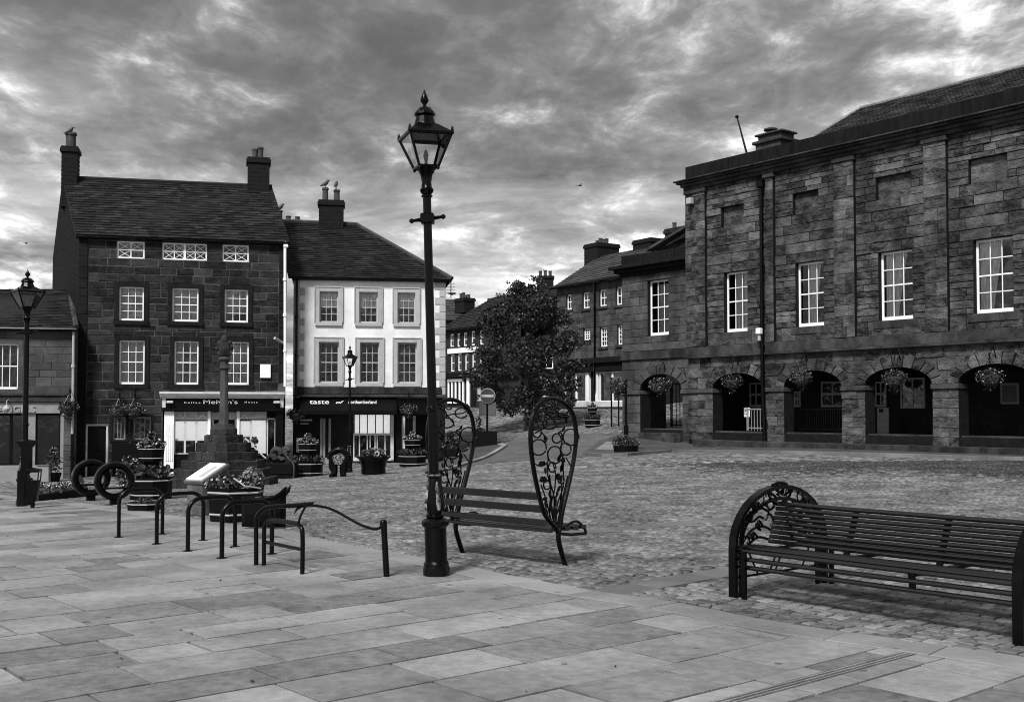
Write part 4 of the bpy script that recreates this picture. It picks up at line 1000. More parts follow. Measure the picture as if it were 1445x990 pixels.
r = inner_rect(1238, 575, 1254, 611, 2.2); nt = empty('leaning_board', H(r[0], 2.2, floor), 'pale board standing inside the third main arch of the hall', 'board'); q = MB(); q.bbox(H, r[0], r[1], 2.18, 2.24, floor, r[3], .01); q.build('panel', 'grey_trim', nt)
q = MB(); 
for f in (.3, .5): q.lathe([(.03, -.06), (.03, .06)], 8, H(r[0]+(r[1]-r[0])*f, 2.16, r[3]-.1))
q.build('clip', 'iron', nt)
# steps in front, hall side, roof, chimney, flag pole
zs = floor
for i, (d0, u0) in enumerate(((-.45, 988), (-.90, 1000))):
    q = MB(); a = hu(u0, 625); g = [H(x, d0, 0) for x in (a, HL)]
    x = a
    while x < HL:
        w = random.uniform(1.6, 2.4); e = min(HL, x+w); p = H(x, d0, 0)
        q = MB(); q.bbox(H, x+.004, e-.004, d0, d0+.45, -.9, zs-(.30, .52)[i], .02); q.build('step', 'hall_trim', hall); x = e
q = MB(); q.add([H(0, 0, -.5), H(0, 12, -.5), H(0, 12, hcor), H(0, 0, hcor)], [(0, 1, 2, 3)]); q.add([H(0, 12, -.5), H(HL, 12, -.5), H(HL, 12, hcor), H(0, 12, hcor)], [(0, 1, 2, 3)]); q.add([H(HL, 0, -.5), H(HL, 12, -.5), H(HL, 12, hcor), H(HL, 0, hcor)], [(0, 1, 2, 3)]); q.build('side_wall', 'hall_stone', hall)
q = MB(); q.box(H, 0, HL, .3, 12, hcor-.1, hcor+.02); q.build('flat_roof', 'lead', hall)
for k in range(8): q = MB(); w = 1.5; q.bbox(H, -.1, .3, .35+w*k, .35+w*k+w-.01, hcor, hpar, .012); q.build('parapet_block', 'sooty_trim', hall)
ez = hpar+.02; sE = H.px(1106, 200, .7)[0]; ra = H.px(1214, 153.5, 6.0); r0 = H(ra[0], 6.0, ra[1]); r1 = H(HL+4, 6.0, ra[1])
rf = slate_roof(hall, H(sE, .7, ez-.25), H(HL, .7, ez-.25), r1, r0, .25, .35, 'slate_light')
slate_roof(hall, H(sE, 10, ez-.25), H(sE, .7, ez-.25), r0, r0+H.ey*.02, .3, .4, 'slate_light')
q = MB(); q.tube([r0, r1], .1, 6); q.tube([r0, H(sE, .7, ez-.2)], .08, 6); q.build('ridge_tiles', 'lead', rf)
dC = 3.0; a, b = H.px(1068, 200, dC)[0], H.px(1104, 200, dC)[0]; t = H.px(1086, 197, dC)[1]; q = MB(); q.bbox(H, a, b, dC-.1, dC+.9, hcor, t-.12, .02); q.bbox(H, a-.1, b+.1, dC-.2, dC+1, t-.12, t, .02); q.bbox(H, a+.05, b-.05, dC, dC+.8, t, t+.22, .02); q.bbox(H, a-.05, b+.05, dC-.1, dC+.9, t+.22, t+.3, .02); c = q.build('chimney', 'hall_trim', hall)
q = MB(); q.lathe([(.14, 0), (.14, .16), (.28, .18), (.28, .24), (.05, .3)], 12, H(a+(b-a)*.3, dC+.4, t+.3)); q.build('chimney_cowl', 'hall_trim', c)
fp0, fp1 = H.px(1057, 222, 2.2), H.px(1040, 165, 2.2); fl = empty('flag_pole', H(fp0[0], 2.2, fp0[1]), 'thin leaning flag pole on the corner of the hall roof', 'flag pole'); q = MB(); q.tube([H(fp0[0], 2.2, fp0[1]-.2), H(fp1[0], 2.2, fp1[1])], [.05, .03], 8); q.build('pole', 'iron', fl, smooth=True); q = MB(); q.lathe([(.01, -.08), (.08, -.03), (.08, .03), (.01, .08)], 8, H(fp1[0], 2.2, fp1[1])); q.build('finial', 'iron', fl)
pipe(hall, [H(hu(1080, 400), -.2, hwt-.35), H(hu(1080, 400), -.2, spring)], .07, 'iron'); pipe(hall, [H(hu(1080, 400), -.2, spring), H(hu(1085, 580), -.2, -.2)], .08, 'iron')
q = MB(); q.bbox(H, hu(1080, 400)-.14, hu(1080, 400)+.14, -.34, -.03, hwt-.5, hwt-.2, .03); q.build('pipe_hopper', 'iron', hall)
a = H.px(1079, 468); lt = empty('wall_lantern', H(a[0], -.25, a[1]-.3), 'small white lantern fixed to the hall wall beside the downpipe', 'lantern'); q = MB(); q.bbox(H, a[0]-.1, a[0]+.1, -.4, -.2, a[1]-.1, a[1]+.12, .02); q.build('lamp_box', 'white_paint', lt); q = MB(); q.tube([H(a[0]-.06, -.3, a[1]+.12), H(a[0]-.06, -.3, a[1]+.24), H(a[0], -.3, a[1]+.3), H(a[0]+.06, -.3, a[1]+.24), H(a[0]+.06, -.3, a[1]+.12)], .015, 6); q.tube([H(a[0], 0, a[1]-.15), H(a[0], -.3, a[1]-.15)], .02, 6); q.build('bracket', 'iron', lt); q = MB(); q.bbox(H, a[0]-.05, a[0]+.05, -.34, -.26, a[1]-.34, a[1]-.1, .01); q.build('stem', 'grey_trim', lt)
a = H.px(981, 285); q = MB(); q.bbox(H, a[0]-.12, a[0]+.12, -.4, -.2, a[1]-.12, a[1]+.12, .02); q.build('floodlight', 'grey_trim', hall)
# ------------------------------------------------------------------ the lower wing beside the hall
W = Frame(H(0, .30, 0), HD); wu = lambda u, v=560: W.px(u, v)[0]; wv = lambda u, v: W.px(u, v)[1]
wing = empty('hall_wing', W.o, 'lower sandstone wing at the left end of the hall with one open arch', 'building')
wL = wu(878, 500); wpar, wcor, wwt = wv(880, 362), wv(880, 376), wv(880, 392)
WA = [(wu(903.5), wu(963))]; wcr = wv(933, 527.5); ww = W.rect(914, 394.5, 943.5, 473); wfl = wv(930, 604)
mb = MB(); wall(mb, W, wL, 0, -.6, wwt+.1, [ww]+[(a, b, wfl-.05, wcr) for a, b in WA], .6); spandrels(mb, W, WA, wcr, .6); mb.build('wall', 'hall_joint', wing)
stonework(wing, W, wL, -.02, hstr1, wwt+.05, [ww], 'ashlar', .30, .34, (.55, 1.0), (.006, .02), .016, limit=200)
stonework(wing, W, wL, -.02, -.3, hstr0, [(a, b, -1, spring) for a, b in WA]+[(-9, 0, spring-.16, spring)], 'ashlar', .34, .44, (.5, .9), (.006, .022), .014, limit=90, clip=arch_clip(WA, wcr-spring+VB))
voussoirs(wing, W, WA, wcr-spring, 'ashlar', 9)
for a, b in ((wL, WA[0][0]), (WA[0][1], -.0)): q = MB(); q.bbox(W, a-.05, b+.02, -.09, .55, spring-.16, spring, .02); q.build('impost', 'ashlar', wing)
q = MB(); q.bbox(W, wL-.05, -.02, -.10, .1, hstr0, hstr1-.02, .012); q.build('string_course', 'hall_trim', wing)
q = MB()
for f0, f1, o in ((0, .35, .08), (.35, .7, .25), (.7, 1.0, .42)): q.bbox(W, wL-o, -.02, -o, .4, wwt+(wcor-wwt)*f0, wwt+(wcor-wwt)*f1-.004, .012)
q.build('cornice', 'sooty_trim', wing)
s = wL
while s < -.1: w = random.uniform(.8, 1.2); q = MB(); q.bbox(W, s+.004, min(s+w, -.02)-.004, -.05, .35, wcor, wpar, .012); q.build('parapet_block', 'sooty_trim', wing); s += w
window(wing, W, *ww, 3, 4, rec=.17, fw=.07, bar=.026, bottom=.13, behind='net_curtain', cur=[(.3, 1, 0, .95, 0)])
q = MB(); q.add([W(wL, 0, -.6), W(wL, 2.6, -.6), W(wL, 2.6, wcor), W(wL, 0, wcor)], [(0, 1, 2, 3)]); q.build('side_wall', 'ashlar', wing)
q = MB(); q.box(W, wL, 0, .3, 2.6, wcor-.1, wcor); q.build('flat_roof', 'lead', wing); q = MB(); q.box(W, wL, 0, .05, 2.6, wcr+.1, wcr+.3); q.build('arch_ceiling', 'hall_joint', wing)
for k in range(3):
    q = MB(); e = WA[0]; q.bbox(W, e[0]+.02-(.3 if k == 0 else 0), e[1]+.0, -.5+.34*k, .8, -.6, wfl-.16*(2-k)-.02, .015); q.build('step', 'hall_trim', wing)
yd = 2.4; yr = W.rect(916, 545, 962, 600, yd); railing(W, (WA[0][0]-.6, WA[0][1]+.5, wfl, wfl+1.9), yd, 16, 'iron', 'tall dark gate railing seen through the arch of the hall wing')
# paved apron in front of the hall, with its kerb
hk = [G(u, v) for u, v in ((822, 641.5), (846, 624), (871, 617), (878, 611))]
kf = [G(u, v) for u, v in ((1520, 652), (1445, 649.5), (1300, 645), (1150, 641), (1010, 638.5), (948, 637.5), (886, 643), (850, 644))]
AP = [(p.x, p.y) for p in hk]+[(W(wL, .3, 0).x, W(wL, .3, 0).y), (H(0, .4, 0).x, H(0, .4, 0).y), (H(16, .4, 0).x, H(16, .4, 0).y)]+[(p.x, p.y) for p in kf]
apron = sheet('hall_pavement', AP, 0.09, 'flag_pavement', 0.7, 0.14)
kl = [Vector((p.x, p.y)) for p in kf+[hk[0]]]; acc = 0
for a, b in zip(kl, kl[1:]):
    n = max(1, round((b-a).length/1.1)); t = (b-a).normalized(); nn = Vector((-t.y, t.x))
    if not inside(np.array([tuple((a+b)/2+nn*.2)]), AP)[0]: nn = -nn
    for k in range(n):
        p, q_ = a+(b-a)*k/n+t*.006, a+(b-a)*(k+1)/n-t*.006; q = MB(); slab_piece(q, [p-nn*.01, q_-nn*.01, q_+nn*.18, p+nn*.18], .10, .012, .16); q.build('kerbstone', 'band_stone', apron)
tp = [G(u, v, .1) for u, v in ((840, 637), (872, 637), (872, 627), (856, 626))]
tc_ = empty('tactile_paving', tp[0], 'pale blistered crossing slabs at the dropped kerb beside the flower tub', 'paving')
q = MB(); A0, A1, A2, A3 = [Vector((p.x, p.y)) for p in tp]
slab_piece(q, [A0, A1, A2, A3], .098, .01, .02); q.build('slab', 'kerb_stone', tc_); q = MB()
for i in range(12):
    for j in range(10):
        c = A0.lerp(A1, (i+.5)/12).lerp(A3.lerp(A2, (i+.5)/12), (j+.5)/10); z = gz(c.x, c.y)+.09; q.lathe([(.035, 0), (.028, .018)], 6, (c.x, c.y, z))
q.build('blisters', 'band_stone', tc_, kind='stuff')
# pavement corner left of the road
lp = [G(u, v) for u, v in ((600, 668), (632, 664), (660, 655), (690, 645), (716, 629.5), (700, 627), (662, 627), (630, 640), (604, 655))]
left_corner = sheet('corner_pavement', [(p.x, p.y) for p in lp], 0.07, 'flag_pavement', .7, .12)
kl = [Vector((p.x, p.y)) for p in lp[1:6]]
for a, b in zip(kl, kl[1:]):
    n = max(1, round((b-a).length/1.1)); t = (b-a).normalized(); nn = Vector((-t.y, t.x))
    if not inside(np.array([tuple((a+b)/2+nn*.1)]), [(p.x, p.y) for p in lp])[0]: nn = -nn
    for k in range(n): p, q_ = a+(b-a)*k/n+t*.006, a+(b-a)*(k+1)/n-t*.006; q = MB(); slab_piece(q, [p-nn*.01, q_-nn*.01, q_+nn*.2, p+nn*.2], .085, .012, .14); q.build('kerbstone', 'kerb_stone', left_corner)
# ------------------------------------------------------------------ granite setts
LPOLY = [(p.x, p.y) for p in lp]
row_dir = Vector((-0.647, 0.763)).normalized(); acr = Vector((-row_dir.y, row_dir.x))
RW, RL = 0.132, 0.125
cand = []
ii = np.arange(-int(70/RW), int(70/RW))
for i in ii:
    off = np.random.rand()*RL; n = int(90/RL); L = np.random.uniform(.09, .155, n); e = np.concatenate([[0], np.cumsum(L)])-45+off
    c = (e[:-1]+e[1:])/2; wob = .05*np.sin(c*.7+i*.05)
    P = np.outer(c, [row_dir.x, row_dir.y])+np.outer(i*RW+wob, [acr.x, acr.y])+np.array([2.0, 16.0]); m = (P[:, 1] > 6) & (P[:, 1] < 31) & (np.abs(P[:, 0]) < P[:, 1]*.50+1.2)
    if m.any(): cand.append(np.column_stack([P[m], L[m]]))
S = np.concatenate(cand)
poly_in = np.array([tuple(p) for p in S[:, :2]])
strips = []                                         # flush stone bands crossing the setts
for (a, b) in (((842, 837), (1060, 799)), ((800, 752), (1230, 712))):
    p, q_ = G(*a), G(*b); strips.append((Vector((p.x, p.y)), Vector((q_.x, q_.y))))
keep = ~inside(poly_in, PAVE) & ~inside(poly_in, ROAD) & ~inside(poly_in, AP) & ~inside(poly_in, LPOLY)
for a, b in strips:
    t = (b-a).normalized(); nn = Vector((-t.y, t.x)); rel = poly_in-np.array(a); al = rel@np.array(t); ac = rel@np.array(nn)
    keep &= ~((al > -.05) & (al < (b-a).length+.05) & (np.abs(ac) < .21))
S = S[keep]; print('setts', len(S))
n = len(S); hwid = (RW-.021)/2; ang = np.random.normal(0, .03, n)
ex = np.stack([row_dir.x*np.cos(ang)-row_dir.y*np.sin(ang), row_dir.x*np.sin(ang)+row_dir.y*np.cos(ang)], -1); ey = np.stack([-ex[:, 1], ex[:, 0]], -1)
hl = (S[:, 2]-.018)/2; z = gzn(S[:, 0], S[:, 1])+np.random.normal(0, .004, n); tx = np.random.normal(0, .018, n); ty = np.random.normal(0, .03, n)
def ring(k, dz):
    out = []
    for sx_, sy_ in ((-1, -1), (1, -1), (1, 1), (-1, 1)):
        a = sx_*(hl-k); b = sy_*(hwid-k); out.append(np.column_stack([S[:, :2]+ex*a[:, None]+ey*(np.ones(n)*b)[:, None], z+dz+a*tx+b*ty]))
    return np.stack(out, 1)
R0, R1, R2 = ring(0, -.055), ring(.001, -.006), ring(.008, .001)
VV = np.concatenate([R0, R1, R2], 1)                # n,12,3
FT = [(8, 9, 10, 11)]+[(i, (i+1) % 4, (i+1) % 4+4, i+4) for i in range(4)]+[(i+4, (i+1) % 4+4, (i+1) % 4+8, i+8) for i in range(4)]
square = sheet('market_square', [(-15.5, 31), (15.5, 31), (9, 6), (KS[0].x, KS[0].y-.0)]+[tuple(k) for k in KS[1:]]+[(-15.5, 18)], -.045, 'joint_dirt', .9)
order = np.argsort(np.linalg.norm(S[:, :2]-np.array([2.4, 7.5]), axis=1)); vis = [i for i in np.argsort(S[:, 1]) if abs(S[i, 0]) < S[i, 1]*.47]; near = set(int(i) for i in vis[:300])
for i in sorted(near): q = MB(); q.add(VV[i], FT); q.build('sett', 'sett', square)
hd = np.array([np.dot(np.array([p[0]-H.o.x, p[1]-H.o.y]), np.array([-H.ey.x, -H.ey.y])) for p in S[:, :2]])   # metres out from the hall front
dark_band = hd+np.random.normal(0, .9, n)+1.2*np.sin(S[:, 0]*.8) < 9.5                                              # ragged band of darker setts along the hall front
def setts_mesh(name, idx, mname):
    vv = VV[idx].reshape(-1, 3); nf = len(idx); ff = (np.array(FT)[None]+(np.arange(nf)*12)[:, None, None]).reshape(-1, 4)
    me = bpy.data.meshes.new(name); me.vertices.add(len(vv)); me.vertices.foreach_set('co', vv.ravel()); me.loops.add(ff.size); me.loops.foreach_set('vertex_index', ff.ravel().astype(np.int32))
    me.polygons.add(len(ff)); me.polygons.foreach_set('loop_start', np.arange(0, ff.size, 4, dtype=np.int32)); me.polygons.foreach_set('loop_total', np.full(len(ff), 4, dtype=np.int32)); me.update(calc_edges=True)
    a_ = me.attributes.new('rnd', 'FLOAT', 'FACE'); a_.data.foreach_set('value', np.repeat(np.random.rand(nf), 9).astype(np.float32)); me.materials.append(M[mname])
    so = bpy.data.objects.new(name, me); col.objects.link(so); so.parent = square; so['kind'] = 'stuff'
setts_mesh('setts', np.array([i for i in range(n) if i not in near and not dark_band[i]]), 'sett')
setts_mesh('darker_setts', np.array([i for i in range(n) if i not in near and dark_band[i]]), 'dark_sett')
for a, b in strips:
    t = (b-a).normalized(); nn = Vector((-t.y, t.x)); L = (b-a).length; x = 0
    while x < L-.1: w = random.uniform(.6, 1.0); e = min(L, x+w); q = MB(); slab_piece(q, [a+t*(x+.006)-nn*.19, a+t*(e-.006)-nn*.19, a+t*(e-.006)+nn*.19, a+t*(x+.006)+nn*.19], random.uniform(-.002, .003), .006, .03); q.build('band_stone', 'band_stone', square); x = e
# ------------------------------------------------------------------ houses up the street behind
def street_house(name, label, uL, uR, YL, VPu, v_eave, v_base, roof_v, roof_d, matw, roofm, cols_, far=True, wall_d=7.0, right_pt=None):
    pL = at(uL, v_base, YL); t = Vector((CX-VPu, -FPX, 0)).normalized() if VPu < 0 else Vector((VPu-CX, FPX, 0)).normalized()
    F = Frame((pL.x, pL.y, gz(pL.x, pL.y)), t); L = F.px(uR, (v_eave+v_base)/2)[0]; ev = F.px(uL, v_eave)[1]
    e = empty(name, F.o, label, 'house'); rr = []
    for u0, v0, u1, v1 in cols_: rr.append(F.rect(u0, v0, u1, v1))
    return F, e, L, ev, rr
F1, st1, L1, ev1, rr1_ = street_house('street_house', 'stone terraced house with light slate roof behind the hall wing, shop window at its foot', 786, 893, 62, -276, 406, 575, 0, 0, 'ashlar', 'slate_light',
    [(799, 415, 807, 437), (822, 412, 832, 435), (845.5, 408, 856, 432), (869, 404, 880, 430), (799, 465, 807, 490), (823, 463, 833, 480), (846.5, 461, 857, 489), (871, 458, 882, 486)])
b1 = -.8; sf1 = (F1.px(792, 545)[0], L1-.02, .1, F1.px(850, 512)[1])
mb = MB(); wall(mb, F1, 0, L1, b1, ev1, rr1_+[sf1], .25); mb.add([F1(0, 0, b1), F1(0, 7, b1), F1(0, 7, ev1), F1(0, 3.2, ev1+2.1), F1(0, 0, ev1)], [(4, 3, 2, 1, 0)]); mb.add([F1(L1, 0, b1), F1(L1, 7, b1), F1(L1, 7, ev1), F1(L1, 0, ev1)], [(0, 1, 2, 3)]); mb.build('wall', 'rubble', st1)
for i, r in enumerate(rr1_): window(st1, F1, *r, 2 if i < 4 else 3, 2 if i < 4 else 4, rec=.1, fw=.07, bar=.03, panes=False, behind='net_curtain', cur=[(0, 1, .0, 1, 0)] if i < 4 else None); q = MB(); q.bbox(F1, r[0]-.1, r[1]+.1, -.08, .1, r[2]-.14, r[2], .01); q.build('window_sill', 'hall_trim', st1)
stonework(st1, F1, 0, L1, sf1[3]+.3, ev1, [(r[0]-.02, r[1]+.02, r[2]-.16, r[3]+.02) for r in rr1_], 'ashlar', .28, .34, (.5, .9), (.004, .02), .014, limit=0)
rz = F1.px(845, 362, 3.2)[1]; rL, rR = F1(.0, 3.2, rz), F1(L1+9, 3.2, rz)
slate_roof(st1, F1(-.2, -.3, ev1-.05), F1(L1+9, -.3, ev1-.05), rR, rL-F1.ex*.2, .28, .4, 'slate_light'); slate_roof(st1, F1(L1+9, 7, ev1), F1(-.2, 7, ev1), rL, rR, .4, .5, 'slate_light')
q = MB(); q.tube([F1(-.3, -.3, ev1-.02), F1(L1+2, -.3, ev1-.02)], .09, 8); q.build('gutter', 'iron', st1, smooth=True)
pipe(st1, [F1(F1.px(841, 450)[0], -.1, ev1), F1(F1.px(841, 450)[0], -.1, 1)], .06, 'iron')
q = MB(); q.bbox(F1, sf1[0], L1, -.25, .1, sf1[3], sf1[3]+.3, .02); q.bbox(F1, sf1[0], L1, -.1, .1, sf1[3]-.45, sf1[3], .02); q.build('shop_cornice', 'sooty_trim', st1)
hh = lambda v: F1.px(850, v)[1]; ss = lambda u: F1.px(u, 550)[0]
for u0, u1 in ((796, 812), (812, 826), (845, 863), (863, 880)):
    a, b = ss(u0), ss(u1); q = MB()
    for r in ((a, a+.06, hh(565), hh(520)), (b-.06, b, hh(565), hh(520)), (a, b, hh(520)-.06, hh(519)), (a, b, hh(567), hh(565)), (a, b, hh(526), hh(525))): q.box(F1, r[0], r[1], .05, .12, r[2], r[3])
    w = q.build('shop_window', 'white_paint', st1); q = MB(); q.add([F1(a, .1, hh(565)), F1(b, .1, hh(565)), F1(b, .1, hh(520)), F1(a, .1, hh(520))], [(0, 1, 2, 3)]); q.build('pane', 'glass', w)
    q = MB(); q.add([F1(a, .35, hh(566)), F1(b, .35, hh(566)), F1(b, .35, hh(527)), F1(a, .35, hh(527))], [(0, 1, 2, 3)]); q.build('display', 'net_curtain', w)
boxpart(F1, st1, 'stall_riser', 'cream_paint', ss(796), L1-.05, .02, .2, -.1, hh(566)); boxpart(F1, st1, 'door', 'black_paint', ss(831), ss(839), .15, .2, -.1, hh(530))
for u in (827, 839.5): boxpart(F1, st1, 'door_frame', 'white_paint', ss(u), ss(u+3), .02, .2, -.1, hh(520))
q = MB(); q.add([F1(.1, .9, -.5), F1(L1, .9, -.5), F1(L1, .9, sf1[3]), F1(.1, .9, sf1[3])], [(0, 1, 2, 3)]); q.build('shop_interior', 'interior', st1)
FK = Frame(F1(0, 3.2, 0), F1.ex); cs0, cs1 = FK.px(832, 350)[0], FK.px(876, 350)[0]; ct = FK.px(840, 345)[1]
chimney(st1, FK, cs0, cs0+1.3, -.4, 1.2, rz-.8, ct, [(.2, .3), (.42, .4), (.65, .3), (.86, .3)], pot_r=.12)
chimney(st1, FK, FK.px(897, 340)[0], FK.px(922, 340)[0], -.2, 1.0, rz-.8, FK.px(910, 338)[1], [], pot_r=.12)
FQ = Frame(H(-6, 5.5, 0), HD); a, b = FQ.px(936, 330)[0], FQ.px(968, 330)[0]
bkh = empty('rear_chimney_stack', FQ(a, 0, 0), 'dark broad chimney stack with three pots rising behind the hall wing', 'chimney'); q = MB(); q.bbox(FQ, a-.4, b+1.2, -.1, 3, FQ.px(950, 400)[1], FQ.px(950, 345)[1], .02); q.build('attic_wall', 'rubble', bkh); chimney(bkh, FQ, a, b+.2, .1, 1.0, FQ.px(950, 346)[1], FQ.px(950, 321)[1], [(.12, .35), (.6, .3), (.92, .3)], 'rubble', pot_r=.1)
q = MB(); q.bar([FQ(b+1.0, -.3, FQ.px(968, 318)[1]), FQ(a-.6, -.3, FQ.px(936, 352)[1])], H.ey, .5, .12); q.build('sloping_coping', 'hall_trim', bkh)
# terrace left of the tree
F2, st2, L2, ev2, rr2_ = street_house('street_house', 'dark stone terraced house with small paned shop front, left of the tree', 627, 735, 72, -372, 465.5, 576, 0, 0, '', '',
    [(635, 471, 640, 489), (645, 470, 649, 489), (654, 469, 659, 488), (665, 467, 670, 487), (677, 466, 682, 486), (636, 500, 641, 524), (646, 499, 651, 523), (656, 499, 661, 523), (666, 498, 671, 522), (677, 497, 682, 521)])
b2 = -1.0; mb = MB(); wall(mb, F2, 0, L2, b2, ev2, rr2_, .2); mb.add([F2(0, 0, b2), F2(0, 8, b2), F2(0, 8, ev2), F2(0, 4, ev2+2.4), F2(0, 0, ev2)], [(4, 3, 2, 1, 0)]); mb.build('wall', 'rubble', st2)
for r in rr2_:
    window(st2, F2, r[0], r[1]+.25, r[2], r[3], 2, 2, rec=.05, fw=.08, bar=.03, panes=False, behind='interior'); q = MB(); q.bbox(F2, r[0]-.1, r[1]+.35, -.06, .1, r[2]-.14, r[2], .01); q.build('window_sill', 'hall_trim', st2)
rz2 = F2.px(640, 438, 3.4)[1]; slate_roof(st2, F2(-.2, -.3, ev2), F2(L2, -.3, ev2), F2(L2, 4, ev2+2.4), F2(-.2, 4, ev2+2.4), .28, .4); slate_roof(st2, F2(L2, 8, ev2), F2(-.2, 8, ev2), F2(-.2, 4, ev2+2.4), F2(L2, 4, ev2+2.4), .4, .5)
q = MB(); q.tube([F2(-.3, -.3, ev2-.05), F2(L2, -.3, ev2-.05)], .09, 6); q.build('gutter', 'iron', st2)
boxpart(F2, st2, 'fascia', 'white_paint', F2.px(633, 495)[0], F2.px(690, 492)[0], -.1, .1, F2.px(650, 498)[1], F2.px(650, 491)[1])
boxpart(F2, st2, 'shop_cornice', 'sooty_trim', .1, L2, -.3, .1, F2.px(640, 533)[1], F2.px(640, 526)[1])
hs, sv = (lambda u: F2.px(u, 550)[0]), (lambda v: F2.px(650, v)[1])
boxpart(F2, st2, 'shop_sign', 'white_paint', hs(633), hs(654), -.12, .05, sv(538), sv(534))
q = MB()
for u in (633, 638, 643, 648.5, 653.5): q.bbox(F2, hs(u), hs(u)+.14, -.08, .08, sv(568), sv(538), .01)
q.bbox(F2, hs(633), hs(656), -.1, .08, sv(569), sv(566), .01); q.build('shop_window_frame', 'white_paint', st2)
boxpart(F2, st2, 'shop_window', 'black_paint', hs(633), hs(655), -.01, .04, sv(567), sv(538)); boxpart(F2, st2, 'door_frame', 'white_paint', hs(660), hs(663.5), -.1, .1, b2, sv(525)); boxpart(F2, st2, 'door', 'black_paint', hs(664), hs(672), -.03, .08, b2, sv(533))
boxpart(F2, st2, 'shop_window', 'net_curtain', hs(674), hs(679), -.02, .08, sv(566), sv(545)); boxpart(F2, st2, 'plinth', 'hall_trim', 0, L2, -.15, .1, b2, sv(574))
FK = Frame(F2(0, 4, 0), F2.ex); c0 = FK.px(647, 425)[0]; chimney(st2, FK, c0, c0+1.2, -.3, .6, ev2+1.6, FK.px(655, 421)[1], [(.1, .4), (.35, .45), (.6, .25), (.9, .25)], pot_r=.12)
# gable further back behind the white house, and the house closing the street behind the tree
F3 = Frame((at(618, 500, 78).x, 78, gz(-4, 74)), (1, .15, 0)); st3 = empty('far_house', F3.o, 'pale roofed far house glimpsed right of the white house', 'house'); t3 = F3.px(640, 440)[1]
q = MB(); q.box(F3, -3, 2.2, 0, 6, -1, t3-.4); q.build('wall', 'rubble', st3); slate_roof(st3, F3(-3.2, -.2, t3-.6), F3(2.4, -.2, t3-.6), F3(2.4, 3, t3+1.2), F3(-3.2, 3, t3+1.2), .3, .4, 'slate_light')
F4 = Frame((at(690, 500, 84).x, 84, gz(0, 74)), (1, 0, 0)); st4 = empty('far_house', F4.o, 'dark far house closing the street, its three pot chimney rising above the tree', 'house'); e4 = F4.px(740, 440)[1]; x1 = F4.px(800, 440)[0]
q = MB(); q.box(F4, 0, x1, 0, 7, -1, e4); q.build('wall', 'rubble', st4); slate_roof(st4, F4(-.2, -.2, e4), F4(x1+.2, -.2, e4), F4(x1+.2, 3.5, e4+1.4), F4(-.2, 3.5, e4+1.4), .3, .4)
for k in range(3):
    a = F4.px(702+k*30, 500)[0]; r = (a, a+1.0, F4.px(740, 520)[1], F4.px(740, 490)[1]); window(st4, F4, r[0], r[1], r[2], r[3], 2, 2, rec=-.06, fw=.07, panes=False, behind='interior')
boxpart(F4, st4, 'shop_front', 'cream_paint', .3, x1-.3, -.1, .05, -.3, F4.px(740, 535)[1])
for k in range(4): boxpart(F4, st4, 'shop_window', 'black_paint', .6+k*(x1-.9)/4, .6+k*(x1-.9)/4+.9, -.14, .0, .4, F4.px(740, 542)[1])
c0, c1 = F4.px(758, 390, 3.3)[0], F4.px(781, 390, 3.3)[0]; chimney(st4, F4, c0, c1, 2.9, 3.9, e4+.5, F4.px(770, 390, 3.3)[1], [(.2, .45), (.5, .5), (.8, .45)], pot_r=.13)
# ================================================================== tree
tb = G(745, 607); tree = empty('tree', tb, 'dark leafy tree standing in front of the street houses', 'tree')
ty = tb.y; mpp = ty/FPX; q = MB()
q.tube(smoothline([tb-Vector((0, 0, .2)), tb+Vector((.03, 0, .9)), tb+Vector((-.05, 0, 2.2)), tb+Vector((.1, .1, 4.0)), tb+Vector((.05, 0, 5.6))], 4), [.26, .22, .2, .19, .18, .17, .16, .15, .14, .13, .12, .11, .1, .08, .06, .05, .03], 9)
ends = []
for k in range(16):
    a = k*2.4; z0 = 1.2+.25*k; r = random.uniform(1.2, 2.2)*(1-k/30); e = tb+Vector((math.cos(a)*r, math.sin(a)*r, z0+random.uniform(.4, 1.3)))
    q.tube(smoothline([tb+Vector((0, 0, z0)), tb.lerp(e, .5)+Vector((0, 0, z0*.5+.1)), e], 4), [.08, .075, .07, .06, .05, .045, .04, .03, .015], 6); ends.append(e)
q.build('trunk', 'bark', tree, smooth=True)
q = MB(); random.seed(3); np.random.seed(3)
lobes = []
for u, v, r in ((742, 500, 50), (700, 470, 34), (690, 520, 36), (780, 490, 30), (745, 440, 42), (720, 425, 26), (765, 430, 26), (700, 440, 22), (770, 540, 34), (735, 560, 40), (690, 555, 28), (790, 520, 22), (725, 405, 14), (785, 450, 22), (748, 585, 20), (770, 575, 20), (712, 575, 20), (685, 500, 24), (742, 410, 16), (800, 545, 18), (800, 480, 22), (808, 515, 20), (796, 565, 20), (672, 535, 20), (676, 495, 18), (690, 455, 16)):
    for yy in (-.7, .5):
        c = at(u+6, v, ty+yy*1.3+random.uniform(-.4, .4)); lobes.append((c, r*mpp*random.uniform(.5, .85)))
for c, r in lobes: q.leaves(c, (r, r*.9, r*.85), int(700*(r/1.0)**1.6)+60, .16, shell=.3)
for _ in range(150):                                # loose sprays at the outline
    c, r = random.choice(lobes); a = random.uniform(0, 2*PI); e = Vector((math.cos(a), random.uniform(-.4, .4), math.sin(a)*.9+.15)); k_ = random.uniform(.5, 1.3); q.leaves(c+e*r*random.uniform(1.0, 1.45), (.34*k_, .22*k_, .2*k_), int(28*k_), .15, shell=.1)
q.build('crown', 'leaf_dark', tree)
